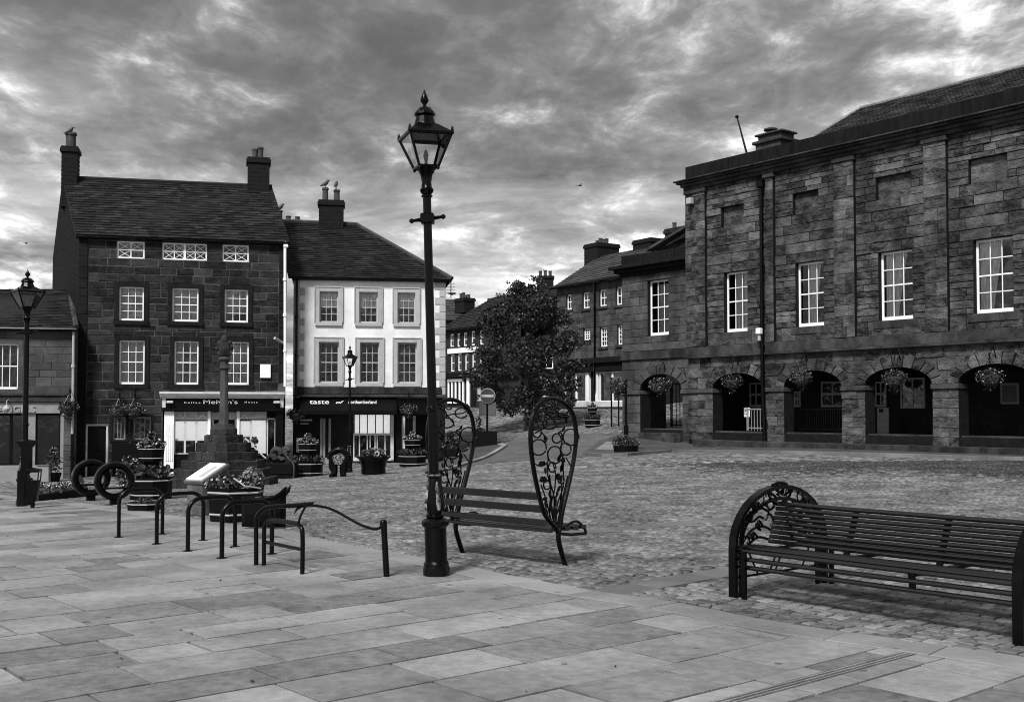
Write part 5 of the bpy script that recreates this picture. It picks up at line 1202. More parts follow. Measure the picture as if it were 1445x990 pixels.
# ================================================================== street lamps
def make_lamp(name, label, group):
    e = empty(name, (0, 0, 0), label, 'street lamp', group)
    q = MB(); q.lathe([(.128, -.05), (.128, .07), (.118, .10), (.122, .115), (.105, .14), (.105, .46), (.115, .475), (.130, .49), (.130, .525), (.108, .55), (.075, .565)], 20); q.build('base', 'iron', e, world=False, smooth=30)
    q = MB(); q.lathe([(.075, .56), (.09, .575), (.09, .59), (.07, .605), (.092, .66), (.09, .72), (.062, .93), (.056, .95), (.07, .965), (.07, .985), (.05, 1.0)], 16); v_ = q.build('vase', 'iron', e, world=False, smooth=30); q = MB(); q.lathe([(.071, .963), (.074, .968), (.074, .982), (.071, .987)], 16, caps=False); q.build('worn_ring', 'worn_metal', v_, world=False, smooth=30)
    for k in range(4):                             # worn acanthus leaves on the vase
        a = k*PI/2-PI/4-.3; q = MB(); ca, sa = math.cos(a), math.sin(a)
        pts = [(.094, .64, .018), (.096, .70, .026), (.083, .78, .018), (.073, .86, .020), (.066, .92, .008)]; vs = []
        for r, z, w in pts:
            for s_ in (-1, 0, 1): vs.append(((r+(.012 if s_ == 0 else -.004))*ca-sa*w*s_, (r+(.012 if s_ == 0 else -.004))*sa+ca*w*s_, z))
        q.add(vs, [(i*3+j, i*3+j+1, i*3+j+4, i*3+j+3) for i in range(4) for j in range(2)]); q.build('leaf_ornament', 'worn_metal', v_, world=False, smooth=60)
    q = MB(); q.lathe([(.048, .98), (.046, 1.6), (.058, 1.61), (.058, 1.64), (.045, 1.66), (.040, 3.46), (.040, 3.9)], 14); q.build('shaft', 'iron', e, world=False, smooth=30)
    q = MB(); q.bbox(ID, -.066, .066, -.066, .066, 3.46, 3.56, .012); q.build('collar', 'iron', e, world=False)
    q = MB(); q.tube([(-.14, -.05, 3.485), (-.06, -.02, 3.50), (.06, .02, 3.52), (.14, .05, 3.535)], [.014, .022, .022, .014], 8)
    for s_ in (-1, 1): c = Vector((.148*s_, .053*s_, 3.51+.027*s_)); q.lathe([(.005, -.026), (.024, -.012), (.024, .012), (.005, .026)], 10, c)
    q.build('ladder_bar', 'iron', e, world=False, smooth=40)
    q = MB(); q.lathe([(.04, 3.72), (.055, 3.73), (.055, 3.74), (.042, 3.75), (.062, 3.775), (.067, 3.80), (.05, 3.825), (.05, 3.85), (.045, 3.87), (.06, 3.95), (.085, 4.0), (.09, 4.02)], 16); q.build('neck', 'iron', e, world=False, smooth=40)
    zb, zt, rb, rt = 4.02, 4.33, .135, .290         # lantern: square, corner radii
    ph = PI/4+.35; cn = lambda r, z, k: Vector((r*math.cos(ph+k*PI/2), r*math.sin(ph+k*PI/2), z))
    q = MB()
    for k in range(4): q.tube([cn(rb, zb, k), cn(rt, zt, k)], .014, 6); q.tube([cn(rb, zb, k), cn(rb, zb, k+1)], .014, 6); q.tube([cn(rt, zt, k), cn(rt, zt, k+1)], .022, 6); q.lathe([(.004, -.035), (.017, -.02), (.012, 0)], 6, cn(rb*.97, zb, k)); q.lathe([(.018, 0), (.012, .05), (.003, .075)], 6, cn(rt*1.02, zt, k))
    q.add([cn(rb, zb, k) for k in range(4)], [(3, 2, 1, 0)]); q.build('lantern_frame', 'iron', e, world=False)
    for k in range(4): q = MB(); q.add([cn(rb, zb, k), cn(rb, zb, k+1), cn(rt, zt, k+1), cn(rt, zt, k)], [(0, 1, 2, 3)]); q.build('lantern_pane', 'lamp_glass', e, world=False)
    q = MB(); q.lathe([(rt*1.04, zt+.0), (rt*1.0, zt+.02), (.14, zt+.11), (.115, zt+.12)], 4, (0, 0, 0), ph); q.lathe([(.115, zt+.10), (.105, zt+.13), (.085, zt+.20), (.105, zt+.215), (.1, zt+.235), (.06, zt+.285), (.02, zt+.30)], 12); q.build('lantern_roof', 'iron', e, world=False)
    q = MB(); q.lathe([(.02, zt+.29), (.016, zt+.32), (.038, zt+.35), (.042, zt+.37), (.022, zt+.42), (.004, zt+.47)], 10); q.build('finial', 'iron', e, world=False, smooth=50)
    q = MB(); q.lathe([(.02, zb), (.02, zb+.04), (.012, zb+.05), (.018, zb+.08), (.026, zb+.12), (.016, zb+.16), (.004, zb+.18)], 10); q.build('bulb', 'net_curtain', e, world=False, smooth=50)
    return e
lamp = make_lamp('street_lamp', 'large black cast iron street lamp in the foreground beside the tall backed bench', 'cast iron street lamps')
g = G(616, 811); lamp.location = g; lamp.rotation_euler = (0, math.radians(-1.6), 0)
sz = (811-124)/FPX*g.y/4.80; lamp.scale = (sz*1.03, sz*1.03, sz)
g2 = G(34, 712); l2 = clone(lamp, g2, 'black street lamp at the left edge with a bin beside it', .4); k = (712-380)/FPX*g2.y/4.80; l2.scale = (k*1.25, k*1.25, k)
g3 = G(493, 666); l3 = clone(lamp, g3, 'slender black street lamp standing before the white house', .2); k = (666-487)/FPX*g3.y/4.80; l3.scale = (k, k, k)
# ================================================================== tall backed bench, seen from behind
gR, gL = G(797, 797), G(652, 779); e1 = Vector((gR.x-gL.x, gR.y-gL.y, 0)); BL = e1.length; e1.normalize(); e2 = Vector((-e1.y, e1.x, 0))
if e2.y < 0: e2 = -e2
TB = Frame(gR, e2); bench = empty('tall_bench', gR, 'black metal bench with tall spoon shaped ends of curling wirework and leaves', 'bench')
z2 = lambda x, y: TB.px(740+x/3.96, 550+y/3.96)   # pixels of an enlarged crop -> the end panel's plane
def inner(P, d=0.0): return TB(P[0], d, P[1])
loop = [z2(*p) for p in ((190, 800), (172, 765), (140, 730), (108, 680), (75, 560), (45, 400), (34, 250), (50, 140), (98, 72), (160, 48), (220, 72), (268, 130), (287, 220), (286, 310), (270, 420), (240, 560), (212, 680), (197, 780), (190, 800), (193, 850), (208, 910), (230, 984))]
Lp = smoothline([inner(p) for p in loop], 6)
panel_parts = []
q = MB(); q.tube(Lp, [.024]*(len(Lp)-18)+[.027]*18, 8); panel_parts.append(('end_frame', 'iron', q))
q = MB()
for cx, cy, rx, ry in ((85, 320, 42, 44), (165, 362, 40, 48), (255, 263, 44, 46), (145, 190, 36, 30), (150, 430, 20, 28), (200, 500, 17, 22), (225, 330, 30, 34), (110, 140, 30, 34), (215, 130, 34, 30), (75, 235, 24, 30), (130, 530, 18, 26), (175, 270, 24, 26)):
    P = [inner(z2(cx+rx*math.cos(t*2*PI/20), cy+ry*math.sin(t*2*PI/20)), (.012 if cx < 150 else -.012)) for t in range(20)]; q.tube(P, .009, 5, closed=True)
for pts in (((50, 110), (100, 85), (150, 110), (175, 75), (160, 50)), ((60, 150), (110, 175), (160, 140), (230, 130), (262, 100), (250, 75)), ((70, 190), (95, 240), (125, 275), (110, 250)), ((205, 360), (210, 250), (190, 240), (215, 225)), ((45, 400), (90, 425), (130, 400), (130, 340)), ((230, 380), (255, 420), (275, 430)), ((160, 770), (165, 600), (130, 480), (125, 400)), ((170, 770), (150, 650), (165, 560), (170, 470), (160, 410)), ((175, 770), (185, 640), (215, 540), (215, 440), (208, 390)), ((150, 740), (120, 600), (95, 530)), ((165, 740), (200, 620), (205, 520)), ((140, 730), (150, 560), (140, 470)), ((180, 760), (225, 560), (245, 480)), ((90, 90), (130, 130), (170, 190), (180, 210)), ((60, 240), (100, 215), (130, 190))):
    q.tube(smoothline([inner(z2(*p), random.uniform(-.01, .01)) for p in pts], 5), .008, 5)
panel_parts.append(('scrollwork', 'iron', q))
def leafshape(q, c, a, L, w, d=0.0):
    P = []
    for t, s_ in ((0, 0), (.25, .8), (.55, 1), (.85, .55), (1, 0), (.85, -.55), (.55, -1), (.25, -.8)):
        x, y = t*L, s_*w; P.append((c[0]+x*math.cos(a)-y*math.sin(a), c[1]+x*math.sin(a)+y*math.cos(a)))
    q.prism(TB, P, d-.004, d+.004)
lv = MB()
for x, y, a, L, w in ((82, 420, .3, 42, 15), (100, 405, -.3, 34, 14), (185, 395, .5, 55, 18), (205, 385, -.4, 36, 16), (205, 460, 1.1, 55, 14), (90, 510, .4, 46, 16), (110, 495, -.5, 30, 12), (180, 500, .7, 40, 17), (200, 520, 1.5, 40, 12), (95, 610, .1, 40, 10), (135, 600, 1.4, 40, 9), (180, 600, 1.2, 42, 9), (170, 660, 1.5, 60, 12), (150, 690, 1.9, 60, 13), (190, 690, 1.3, 60, 11), (130, 700, 2.2, 50, 12), (165, 720, 1.6, 60, 16), (120, 470, 1.8, 34, 7), (180, 570, .9, 40, 10), (110, 250, -1.2, 40, 10), (205, 235, .9, 34, 9), (120, 660, 1.9, 40, 10), (200, 620, 1.4, 45, 9), (150, 640, 1.5, 45, 9)):
    c = z2(x, y); s_ = TB.px(741, 600)[0]-TB.px(740, 600)[0]; hpx = abs(TB.px(740, 601)[1]-TB.px(740, 600)[1]); leafshape(lv, c, a, L/3.96*hpx*1.2, w/3.96*hpx*1.1, random.uniform(-.014, .014))
panel_parts.append(('metal_leaves', 'iron', lv))
for nm, mt, mbq in panel_parts:
    o = mbq.build(nm, mt, bench, smooth=40); o2 = o.copy(); col.objects.link(o2); o2.location = (-e1*BL)+Vector((0, 0, gL.z-gR.z))
RB = Frame(gR, e1)
def bench_slat(u0, v0, thick, w, pu=782, d0=0.0):      # slat through the pixel (pu, v0) on the end panel plane
    s_, h_ = TB.px(pu, v0); return s_, h_
for pu, pv, hh_, dd in ((761, 700, .075, .03), (766, 718, .075, .03), (771, 737, .06, .03)):
    s_, h_ = TB.px(pu, pv); q = MB(); o_ = TB(s_, 0, h_); FF = Frame(o_, e1); q.bbox(FF, -BL+.0, 0, -.016, .016, -hh_/2, hh_/2, .006); q.build('back_slat', 'slat_paint', bench)
s0_, h0_ = TB.px(776, 744); s1_, h1_ = TB.px(826, 751)
for k in range(5):
    f = k/4; c = TB(s0_+(s1_-s0_)*f*.93, 0, h0_-.03); FF = Frame(c, e1); q = MB(); q.bbox(FF, -BL-.02, .02, -.038, .038, -.02, .02, .006); q.build('seat_slat', 'slat_paint', bench)
q0 = MB(); P = [TB.px(*p) for p in ((788, 744), (798, 742), (806, 737), (814, 735), (820, 739), (825, 746), (827, 752))]; q0.tube(smoothline([TB(a, 0, b) for a, b in P], 4), .014, 8); P = [TB.px(*p) for p in ((786, 752), (806, 754), (827, 752))]; q0.tube([TB(a, 0, b) for a, b in P], .016, 8)
o = q0.build('seat_end_scroll', 'iron', bench, smooth=40); o2 = o.copy(); col.objects.link(o2); o2.location = -e1*BL
# ================================================================== long double sided bench, right foreground
gA = G(1035, 843); X2 = Vector((.77, .64, 0)).normalized(); X1 = Vector((X2.y, -X2.x, 0)); RBL, RBW = 2.47, 1.32
db = empty('arched_bench', gA, 'long black slatted bench with arched scrollwork ends in the right foreground', 'bench')
P1, P2 = Frame(gA, X2), Frame(gA, X1)
def arch_path(w0, w1, top, shoulder, n=16):
    c = (w0+w1)/2; r = (w1-w0)/2; return [(w0, -.02), (w0, shoulder*.5), (w0, shoulder)]+[(c-r*math.cos(PI*t/n), shoulder+(top-shoulder)*math.sin(PI*t/n)) for t in range(1, n)]+[(w1, shoulder), (w1, shoulder*.5), (w1, -.02)]
parts = []
q = MB(); q.bar([P1(a, 0, h_) for a, h_ in arch_path(0, RBW, .925, .42)], X1, .075, .035); parts.append(('arch_frame', q))
q = MB(); q.bar([P1(a, 0, h_) for a, h_ in arch_path(.10, RBW-.10, .82, .42)], X1, .03, .028); parts.append(('inner_arch', q))
q = MB(); c = RBW/2
for k in range(13):                                # small scrolls between the two arches
    t = PI*(k+.5)/13; x = c-(RBW/2-.05)*math.cos(t); y = .42+(.875-.42)*math.sin(t); r = .042
    q.tube([P1(x+r*math.cos(a*.63+k), (.012 if k % 2 else -.012), y+r*math.sin(a*.63+k)) for a in range(9)], .007, 5); q.lathe([(.003, -.018), (.018, 0), (.003, .018)], 6, P1(x+r*math.cos(k), 0, y+r*math.sin(k)))
for pts in (((.1, .55), (.2, .72), (.38, .78), (.5, .74)), ((.14, .48), (.26, .58), (.42, .6), (.55, .55)), ((.2, .44), (.34, .5), (.5, .47)), ((.38, .78), (.31, .84), (.28, .78), (.33, .75)), ((.42, .6), (.36, .66), (.33, .6), (.38, .57)), ((.34, .5), (.28, .55), (.25, .5)), ((.5, .93), (.6, .88), (.62, .8), (.75, .84), (.82, .9)), ((.55, 1.0), (.66, 1.02), (.72, .96), (.62, .9)), ((.18, .66), (.28, .66), (.36, .7), (.42, .68)), ((.45, .8), (.52, .86), (.58, .8), (.52, .76), (.47, .8)), ((.5, .56), (.56, .66), (.5, .72), (.45, .66)), ((.12, .44), (.16, .52), (.22, .5), (.2, .45)), ((.22, .74), (.26, .7), (.22, .66), (.18, .7))):
    for mir in (0, 1): q.tube(smoothline([P1(RBW-a if mir else a, 0, .42+(h_-.42)*.9) for a, h_ in pts], 5), .012, 6)
for x, y in ((.29, .80), (.34, .62), (.26, .52), (.5, .94), (.82, .93), (.14, .6)):
    for xx in (x, RBW-x): q.lathe([(.004, -.03), (.024, -.01), (.024, .012), (.004, .03)], 8, P1(xx, 0, .42+(y-.42)*.9))
parts.append(('scrollwork', q))
q = MB(); q.tube([P1(.05, 0, .17), P1(RBW-.05, 0, .17)], .011, 6)
for a, b in ((.22, .36), (.62, .36), (.7, .36), (1.1, .36)): q.tube([P1(a, 0, b), P1(a+(.12 if a < .6 else -.12), 0, .17)], .009, 5)
q.tube([P1(0, 0, .38), P1(RBW, 0, .38)], .014, 6); parts.append(('stretcher', q))
for nm, mbq in parts:
    o = mbq.build(nm, 'iron', db, smooth=35); o2 = o.copy(); col.objects.link(o2); o2.location = X1*RBL
def bslat(a, h_, r=.018, name='seat_slat', st=.0):
    q = MB(); q.tube([P1(a, 0, h_)+X1*(-.02+st), P1(a, 0, h_)+X1*RBL*.33-Vector((0, 0, .003)), P1(a, 0, h_)+X1*RBL*.66-Vector((0, 0, .003)), P1(a, 0, h_)+X1*(RBL+.02)], r, 10); q.build(name, 'slat_paint', db, smooth=50)
for mir in (0, 1):
    f = (lambda a: RBW-a) if mir else (lambda a: a)
    for a, h_ in ((.045, .405), (.105, .425), (.17, .428), (.235, .424), (.30, .418), (.365, .412)): bslat(f(a), h_)
    for a, h_ in ((.05, .335), (.06, .265)): bslat(f(a), h_, .020, 'apron_slat')
    for k in range(8): bslat(f(.46+.016*k), .455+.040*k, .0185, 'back_slat', .05) if mir == 0 else None
bslat(.605, .775, .021, 'top_rail', .05)
for k in (1/3, 2/3):
    q = MB(); o_ = X1*RBL*k
    q.bar([P1(.44, 0, .40)+o_, P1(.60, 0, .76)+o_], X1, .05, .02); q.bar([P1(.03, 0, .38)+o_, P1(RBW-.03, 0, .38)+o_], X1, .05, .025); q.bar([P1(.045, 0, .40)+o_, P1(.055, 0, .25)+o_], X1, .05, .02); q.build('slat_bracket', 'iron', db)
for st in (.10,):                           # inner legs beside each arch end
    for a in (.02, RBW-.02): q = MB(); q.bar([P1(a, 0, .4)+X1*st, P1(a, 0, -.02)+X1*st], X1, .04, .03); q.build('leg', 'iron', db)
# ================================================================== cycle hoops and swooping barrier
def hoop(a, b, top, r, label):
    A_, B_ = G(*a), G(*b); L = (B_-A_).length; up = Vector((0, 0, 1)); d_ = (B_-A_).normalized(); d_.z = 0; R = min(.16, L*.3)
    pts = [A_-up*.05, A_+up*(top-R)]+[A_+d_*(R-R*math.cos(t))+up*(top-R+R*math.sin(t)) for t in np.linspace(.2, PI/2, 7)]+[B_-d_*(R-R*math.cos(t))+Vector((0, 0, 1))*(A_.z-B_.z)*.0+up*(top-R+R*math.sin(t)) for t in np.linspace(PI/2, .2, 7)]+[B_+up*(top-R), B_-up*.05]
    e = empty('cycle_hoop', A_, label, 'cycle rack', 'cycle hoops at the edge of the paving'); q = MB(); q.tube(pts, r, 10); q.build('hoop_tube', 'iron', e, smooth=40)
    q = MB()
    for p in (A_, B_): q.lathe([(r*2.4, -.02), (r*2.4, .006), (r*1.3, .012)], 12, p)
    q.build('base_plate', 'iron', e)
hoop((167.5, 757.5), (229, 753), .60, .024, 'leftmost black tubular cycle hoop, nearest the ring seats')
hoop((221, 767), (286.5, 762), .60, .025, 'second black tubular cycle hoop from the left')
hoop((265, 777), (331.5, 771), .60, .025, 'third black tubular cycle hoop from the left')
hoop((313, 787), (383.5, 781), .60, .026, 'fourth black tubular cycle hoop, next to the swooping barrier')
pA, pB, pD, pE = G(361.5, 796.5), G(372.5, 797), G(426.5, 809), G(546, 813)
bar_ = empty('swooping_barrier', pA, 'black tubular barrier with pointed leaf tip and swooping rail down to a post', 'barrier')
BF = Frame(pA, (pE-pA)); vtx = lambda u, v: BF(BF.px(u, v)[0], 0, BF.px(u, v)[1])
q = MB(); q.tube([pA-Vector((0, 0, .05))]+smoothline([vtx(361.5, 770), vtx(361.5, 735), vtx(364, 726), vtx(372, 718), vtx(385, 714.5), vtx(420, 712.5), vtx(432, 711)], 4), .024, 10); q.tube(smoothline([vtx(428, 713), vtx(436, 711), vtx(444, 708)], 4), [.026]*5+[.02, .014, .008, .002], 8); q.tube(smoothline([vtx(425, 714), vtx(419, 718), vtx(415, 725)], 3), [.016, .015, .014, .012, .01, .006, .002], 7); q.build('leaf_rail', 'iron', bar_, smooth=50)
q = MB(); q.tube(smoothline([vtx(434, 712), vtx(452, 714), vtx(465, 717), vtx(480, 724), vtx(505, 738), vtx(520, 744), vtx(531, 746), vtx(540, 742)], 5), .014, 8); q.build('swoop_rail', 'iron', bar_, smooth=50)
q = MB(); q.tube([pE-Vector((0, 0, .05)), vtx(541.5, 739)], .03, 12); q.lathe([(.036, -.03), (.036, .03), (.02, .05)], 10, vtx(541, 740)); q.build('end_post', 'iron', bar_, smooth=50)
q = MB(); DF = Frame(pB, pD-pB); vd = lambda u, v: DF(DF.px(u, v)[0], 0, DF.px(u, v)[1]); q.tube([pB-Vector((0, 0, .05))]+smoothline([vd(372.5, 770), vd(373, 745), vd(377, 736), vd(390, 734), vd(410, 737), vd(421, 740), vd(426, 746), vd(427, 760), vd(427, 785)], 4)+[pD-Vector((0, 0, .05))], .023, 10); q.tube([vd(373, 764), vd(427, 775)], .018, 8); q.build('side_frame', 'iron', bar_, smooth=50)
q = MB(); q.tube(smoothline([vd(421.5, 737), vd(424, 728), vd(429, 718), vd(433, 712)], 4), .012, 7); q.build('strut', 'iron', bar_, smooth=50)
# ================================================================== plants and planters
def greenery(par, c, rad, n, size, petals=0, world=True, m='leaf', psize=None, shell=.3):
    q = MB(); q.leaves(c, rad, n, size, shell=shell); f = q.build('foliage', m, par, world=world, kind='stuff')
    if petals: q = MB(); q.leaves(c, Vector(rad)*1.04 if hasattr(rad, '__len__') else rad*1.04, petals, psize or size*.8, shell=.85); q.build('flowers', 'petal', par, world=world, kind='stuff')
    return f
def tub(par, r0, r1, h, o=(0, 0, 0), n=8, m='timber_dark', band=True, bm='grey_trim', name='tub', z0=0.0):
    q = MB(); q.lathe([(r0, z0), (r1, z0+h), (r1*.92, z0+h), (r1*.88, z0+h*.85)], n, o, PI/n); t = q.build(name, m, par, world=False)
    if band:
        q = MB()
        for f in (.22, .86): r = (r0+(r1-r0)*f)*1.012; q.lathe([(r, z0+h*f-h*.03), (r+.008, z0+h*f), (r, z0+h*f+h*.03)], n, o, PI/n, caps=False)
        q.build('hoop_band', bm, t, world=False)
    return t
def tiered(label, r, h, loc, group='tiered flower planters', mid=.5):   # big octagonal tub, foliage, smaller banded barrel on top, flowers
    e = empty('tiered_planter', loc, label, 'planter', group)
    tub(e, r*.96, r, h*.34); q = MB(); q.lathe([(r*.9, h*.3), (r*.05, h*.36)], 8); q.build('soil', 'soil', e, world=False)
    greenery(e, (0, 0, h*.42), (r*1.05, r*1.05, h*.13), 420, .13, 30, False, psize=.045)
    q = MB(); q.lathe([(r*.35, h*.3), (r*.4, h*.6)], 8); q.build('pedestal', 'timber_dark', e, world=False)
    tub(e, r*.56, r*.62, h*.22, name='upper_barrel', z0=h*.58, bm='tactile')
    greenery(e, (0, 0, h*.84), (r*.66, r*.66, h*.09), 260, .10, 130, False, psize=.055)
    greenery(e, (0, 0, h*.95), (r*.22, r*.22, h*.09), 90, .09, 50, False, psize=.05)
    return e
def px_m(p, n): return n*p.y/FPX
g = G(213, 704); t1 = tiered('large tiered planter with pale banded barrel, left of the market cross steps', px_m(g, 29), px_m(g, 92), g)
greenery(t1, (-px_m(g, 27), -px_m(g, 14), px_m(g, 38)), (px_m(g, 17), px_m(g, 15), px_m(g, 24)), 330, .11, 70, False, psize=.05)
g = G(582, 657); tiered('tiered planter by the side door of the white house, nearest the big lamp', px_m(g, 20), px_m(g, 47), g)
g = G(836, 602); tiered('small far tiered planter up the street near the signboards', px_m(g, 11.5), px_m(g, 34), g)
g = G(434, 671); e = tiered('tiered dark tub before the black awning shop', px_m(g, 22), px_m(g, 58), g)
g = G(205, 719); tr = empty('low_trough', g, 'low black trough behind the leftmost cycle hoop', 'planter'); q = MB(); w = px_m(g, 24); q.lathe([(w*.98, 0), (w, .08), (w*1.02, .09), (w*1.02, .13), (w*.9, .13)], 8, g, PI/8); q.build('trough', 'timber_dark', tr); q = MB(); q.lathe([(w*1.03, .1), (w*1.035, .12)], 8, g, PI/8, caps=False); q.build('rim', 'grey_trim', tr); greenery(tr, g+Vector((0, 0, .15)), (w*.7, w*.7, .08), 120, .06)
# big polygonal planter behind the cycle hoops
g = G(333, 734); pp = empty('large_planter', g, 'large black polygonal planter of trailing flowers behind the cycle hoops', 'planter'); w = px_m(g, 40); hh_ = px_m(g, 47)
tub(pp, w*.9, w, hh_, n=6, bm='grey_trim'); q = MB(); q.lathe([(w*.88, hh_*.9), (.02, hh_*.95)], 6, (0, 0, 0), PI/6); q.build('soil', 'soil', pp, world=False)
greenery(pp, (-.1, 0, hh_*1.05), (w*.85, w*.8, hh_*.28), 700, .09, 110, False, psize=.05, shell=.1); greenery(pp, (w*.55, 0, hh_*1.2), (w*.4, w*.4, hh_*.4), 260, .13, 60, False, 'leaf_pale', psize=.06)
q = MB(); q.tube([(w*.1, -w*.75, hh_*1.3), (w*.5, -w*.85, hh_*1.08), (w*.95, -w*.4, hh_*.98)], .012, 6); q.build('trellis_rail', 'grey_trim', pp, world=False)
g = G(372, 745); bo = empty('boat_planter', g, 'black rounded boat shaped planter with raised pointed prow behind the swooping barrier', 'planter'); w = px_m(g, 28)
q = MB(); secs = []
for t in np.linspace(-1, 1, 11):
    wd = w*.55*math.sqrt(max(.02, 1-abs(t)**2.6)); zt = .42+.14*max(0, t)**3; secs.append([(t*w*1.1, wd*math.cos(a), zt-(zt-.02)*max(0, math.sin(a))**.6) for a in np.linspace(0, PI, 9)])
vs = [p for s_ in secs for p in s_]; q.add(vs, [(i*9+j, i*9+j+1, i*9+j+10, i*9+j+9) for i in range(10) for j in range(8)]); q.tube([s_[0] for s_ in secs], .018, 6); q.tube([s_[8] for s_ in secs], .018, 6); q.tube([(w*1.0, 0, .48), (w*1.22, 0, .52), (w*1.36, 0, .60)], [.05, .03, .004], 6); q.build('hull', 'timber_dark', bo, world=False); greenery(bo, (0, 0, .33), (w*.8, w*.35, .10), 200, .08, 20, False)
# information lectern
g = G(264, 727); le = empty('information_lectern', g, 'stone plinth carrying a sloping white information panel', 'lectern', rz=-.62)
ww_, dd_, hh_ = px_m(g, 34), px_m(g, 42), px_m(g, 52); LF = Frame((0, 0, 0), (1, 0, 0)); q = MB()
vs = [(0, 0, 0), (ww_, 0, 0), (ww_, dd_, 0), (0, dd_, 0), (0, 0, hh_*.88), (ww_, 0, hh_*.88), (ww_, dd_, hh_*1.28), (0, dd_, hh_*1.28)]; q.add(vs, [(0, 3, 2, 1), (0, 1, 5, 4), (1, 2, 6, 5), (2, 3, 7, 6), (3, 0, 4, 7), (4, 5, 6, 7)]); pl_ = q.build('plinth', 'lectern_stone', le, world=False)
for i, (zz0, zz1) in enumerate(((.02, .3), (.31, .58), (.59, .86))):
    for j in range(2):
        f = .5+(.12 if i % 2 else -.1); a0_, a1_ = (0, f) if j == 0 else (f, 1); q = MB(); q.stone(LF, [(ww_*a0_+.004, hh_*zz0), (ww_*a1_-.004, hh_*zz0), (ww_*a1_-.004, hh_*zz1), (ww_*a0_+.004, hh_*zz1)], .012); q.build('block', 'lectern_stone', pl_, world=False)
        q = MB(); SFr = Frame((0, dd_, 0), (0, -1, 0)); q.stone(SFr, [(dd_*a0_+.004, hh_*zz0), (dd_*a1_-.004, hh_*zz0), (dd_*a1_-.004, hh_*zz1), (dd_*a0_+.004, hh_*zz1)], .012); q.build('block', 'lectern_stone', pl_, world=False)
nrm = Vector((0, -hh_*.4, dd_)).normalized()
def slope_box(x0, x1, f0, f1, l0, l1, m, nm, par):
    q = MB(); P = []
    for l in (l0, l1):
        for x, f in ((x0, f0), (x1, f0), (x1, f1), (x0, f1)): P.append(Vector((x, dd_*f, hh_*(.88+.4*f)))+nrm*l)
    q.add(P, [(3, 2, 1, 0), (4, 5, 6, 7), (0, 1, 5, 4), (1, 2, 6, 5), (2, 3, 7, 6), (3, 0, 4, 7)]); return q.build(nm, m, par, world=False)
slope_box(-.04, ww_+.04, -.06, 1.06, .002, .05, 'lectern_stone', 'cap_slab', le); pn = slope_box(.0, ww_, .0, 1.0, .052, .075, 'white_paint', 'panel', le)
for k in range(7): slope_box(.06, ww_*.45 if k % 3 else ww_*.38, .1+.11*k, .13+.11*k, .0755, .077, 'net_curtain', 'printed_line', pn)
slope_box(ww_*.55, ww_-.06, .15, .8, .0755, .077, 'grey_trim', 'printed_picture', pn)
# ring seats
def ring_seat(g, r, label, rz):
    e = empty('ring_seat', g, label, 'seat', 'ring shaped seats', rz); q = MB(); c = r+.09; n = 40; prof = [(-.2, .78), (-.2, .94), (-.13, 1.0), (.13, 1.0), (.2, .94), (.2, .78), (.12, .66), (-.12, .66)]; vs = []
    for k in range(n):
        a = 2*PI*k/n
        for y, f in prof: vs.append((f*r*math.cos(a), y*r*1.6, c+f*r*math.sin(a)))
    q.add(vs, [(k*8+j, k*8+(j+1) % 8, ((k+1) % n)*8+(j+1) % 8, ((k+1) % n)*8+j) for k in range(n) for j in range(8)]); q.build('ring', 'iron', e, world=False, smooth=40)
    q = MB(); q.bbox(ID, -r*.68, r*.68, -r*.3, r*.3, c-r*.42, c-r*.34, .01); q.build('seat', 'iron', e, world=False); q = MB(); q.bbox(ID, -r*.22, r*.22, -r*.2, r*.2, -.03, .16, .02); q.build('foot', 'iron', e, world=False)
g = G(128, 706); ring_seat(g, px_m(g, 26), 'left of the two black ring shaped seats', .55); g = G(161, 712); ring_seat(g, px_m(g, 27), 'right of the two black ring shaped seats, half behind trailing flowers', .5)
# low bed on the far left
b4 = [G(50, 707), G(122, 700), G(112, 692), G(52, 695)]; fb = empty('flower_bed', b4[0], 'low kerbed bed of small plants between the left lamp and the ring seats', 'flower bed')
for a, b in zip(b4, b4[1:]+b4[:1]): q = MB(); d_ = (b-a); fr = Frame(a, d_); q.bbox(fr, 0, d_.length, -.05, .06, -.1, .14, .015); q.build('kerb', 'dark_dressed', fb)
q = MB()
for _ in range(90): f, h2 = random.random(), random.random(); p = b4[0].lerp(b4[1], f).lerp(b4[3].lerp(b4[2], f), h2); q.leaves(p+Vector((0, 0, .18)), (.16, .16, .1), 10, .09)
q.build('foliage', 'leaf', fb, kind='stuff'); q = MB()
for _ in range(60): f, h2 = random.random(), random.random(); p = b4[0].lerp(b4[1], f).lerp(b4[3].lerp(b4[2], f), h2); q.leaves(p+Vector((0, 0, .26)), (.1, .1, .05), 2, .05)
q.build('flowers', 'petal', fb, kind='stuff')
# bin and box by the left lamp
g = G(46, 716); bn = empty('litter_bin', g, 'square black litter bin with flared hood beside the left lamp', 'bin'); w = px_m(g, 9); hh_ = px_m(g, 52)
q = MB(); q.lathe([(w*.95, .12), (w*1.3, hh_*.72), (w*1.3, hh_*.74)], 4, (0, 0, 0), PI/4+.2); q.build('body', 'iron', bn, world=False); q = MB(); q.lathe([(w*1.45, hh_*.96), (w*1.65, hh_*1.0), (w*1.6, hh_*1.03), (.02, hh_*1.08)], 4, (0, 0, 0), PI/4+.2)
for k in range(4): a = PI/4+.2+k*PI/2; q.tube([(w*1.25*math.cos(a), w*1.25*math.sin(a), hh_*.7), (w*1.4*math.cos(a), w*1.4*math.sin(a), hh_*.98)], .012, 5)
q.build('hood', 'iron', bn, world=False); q = MB(); q.tube([(0, 0, -.05), (0, 0, .2)], .04, 8); q.build('post', 'iron', bn, world=False)
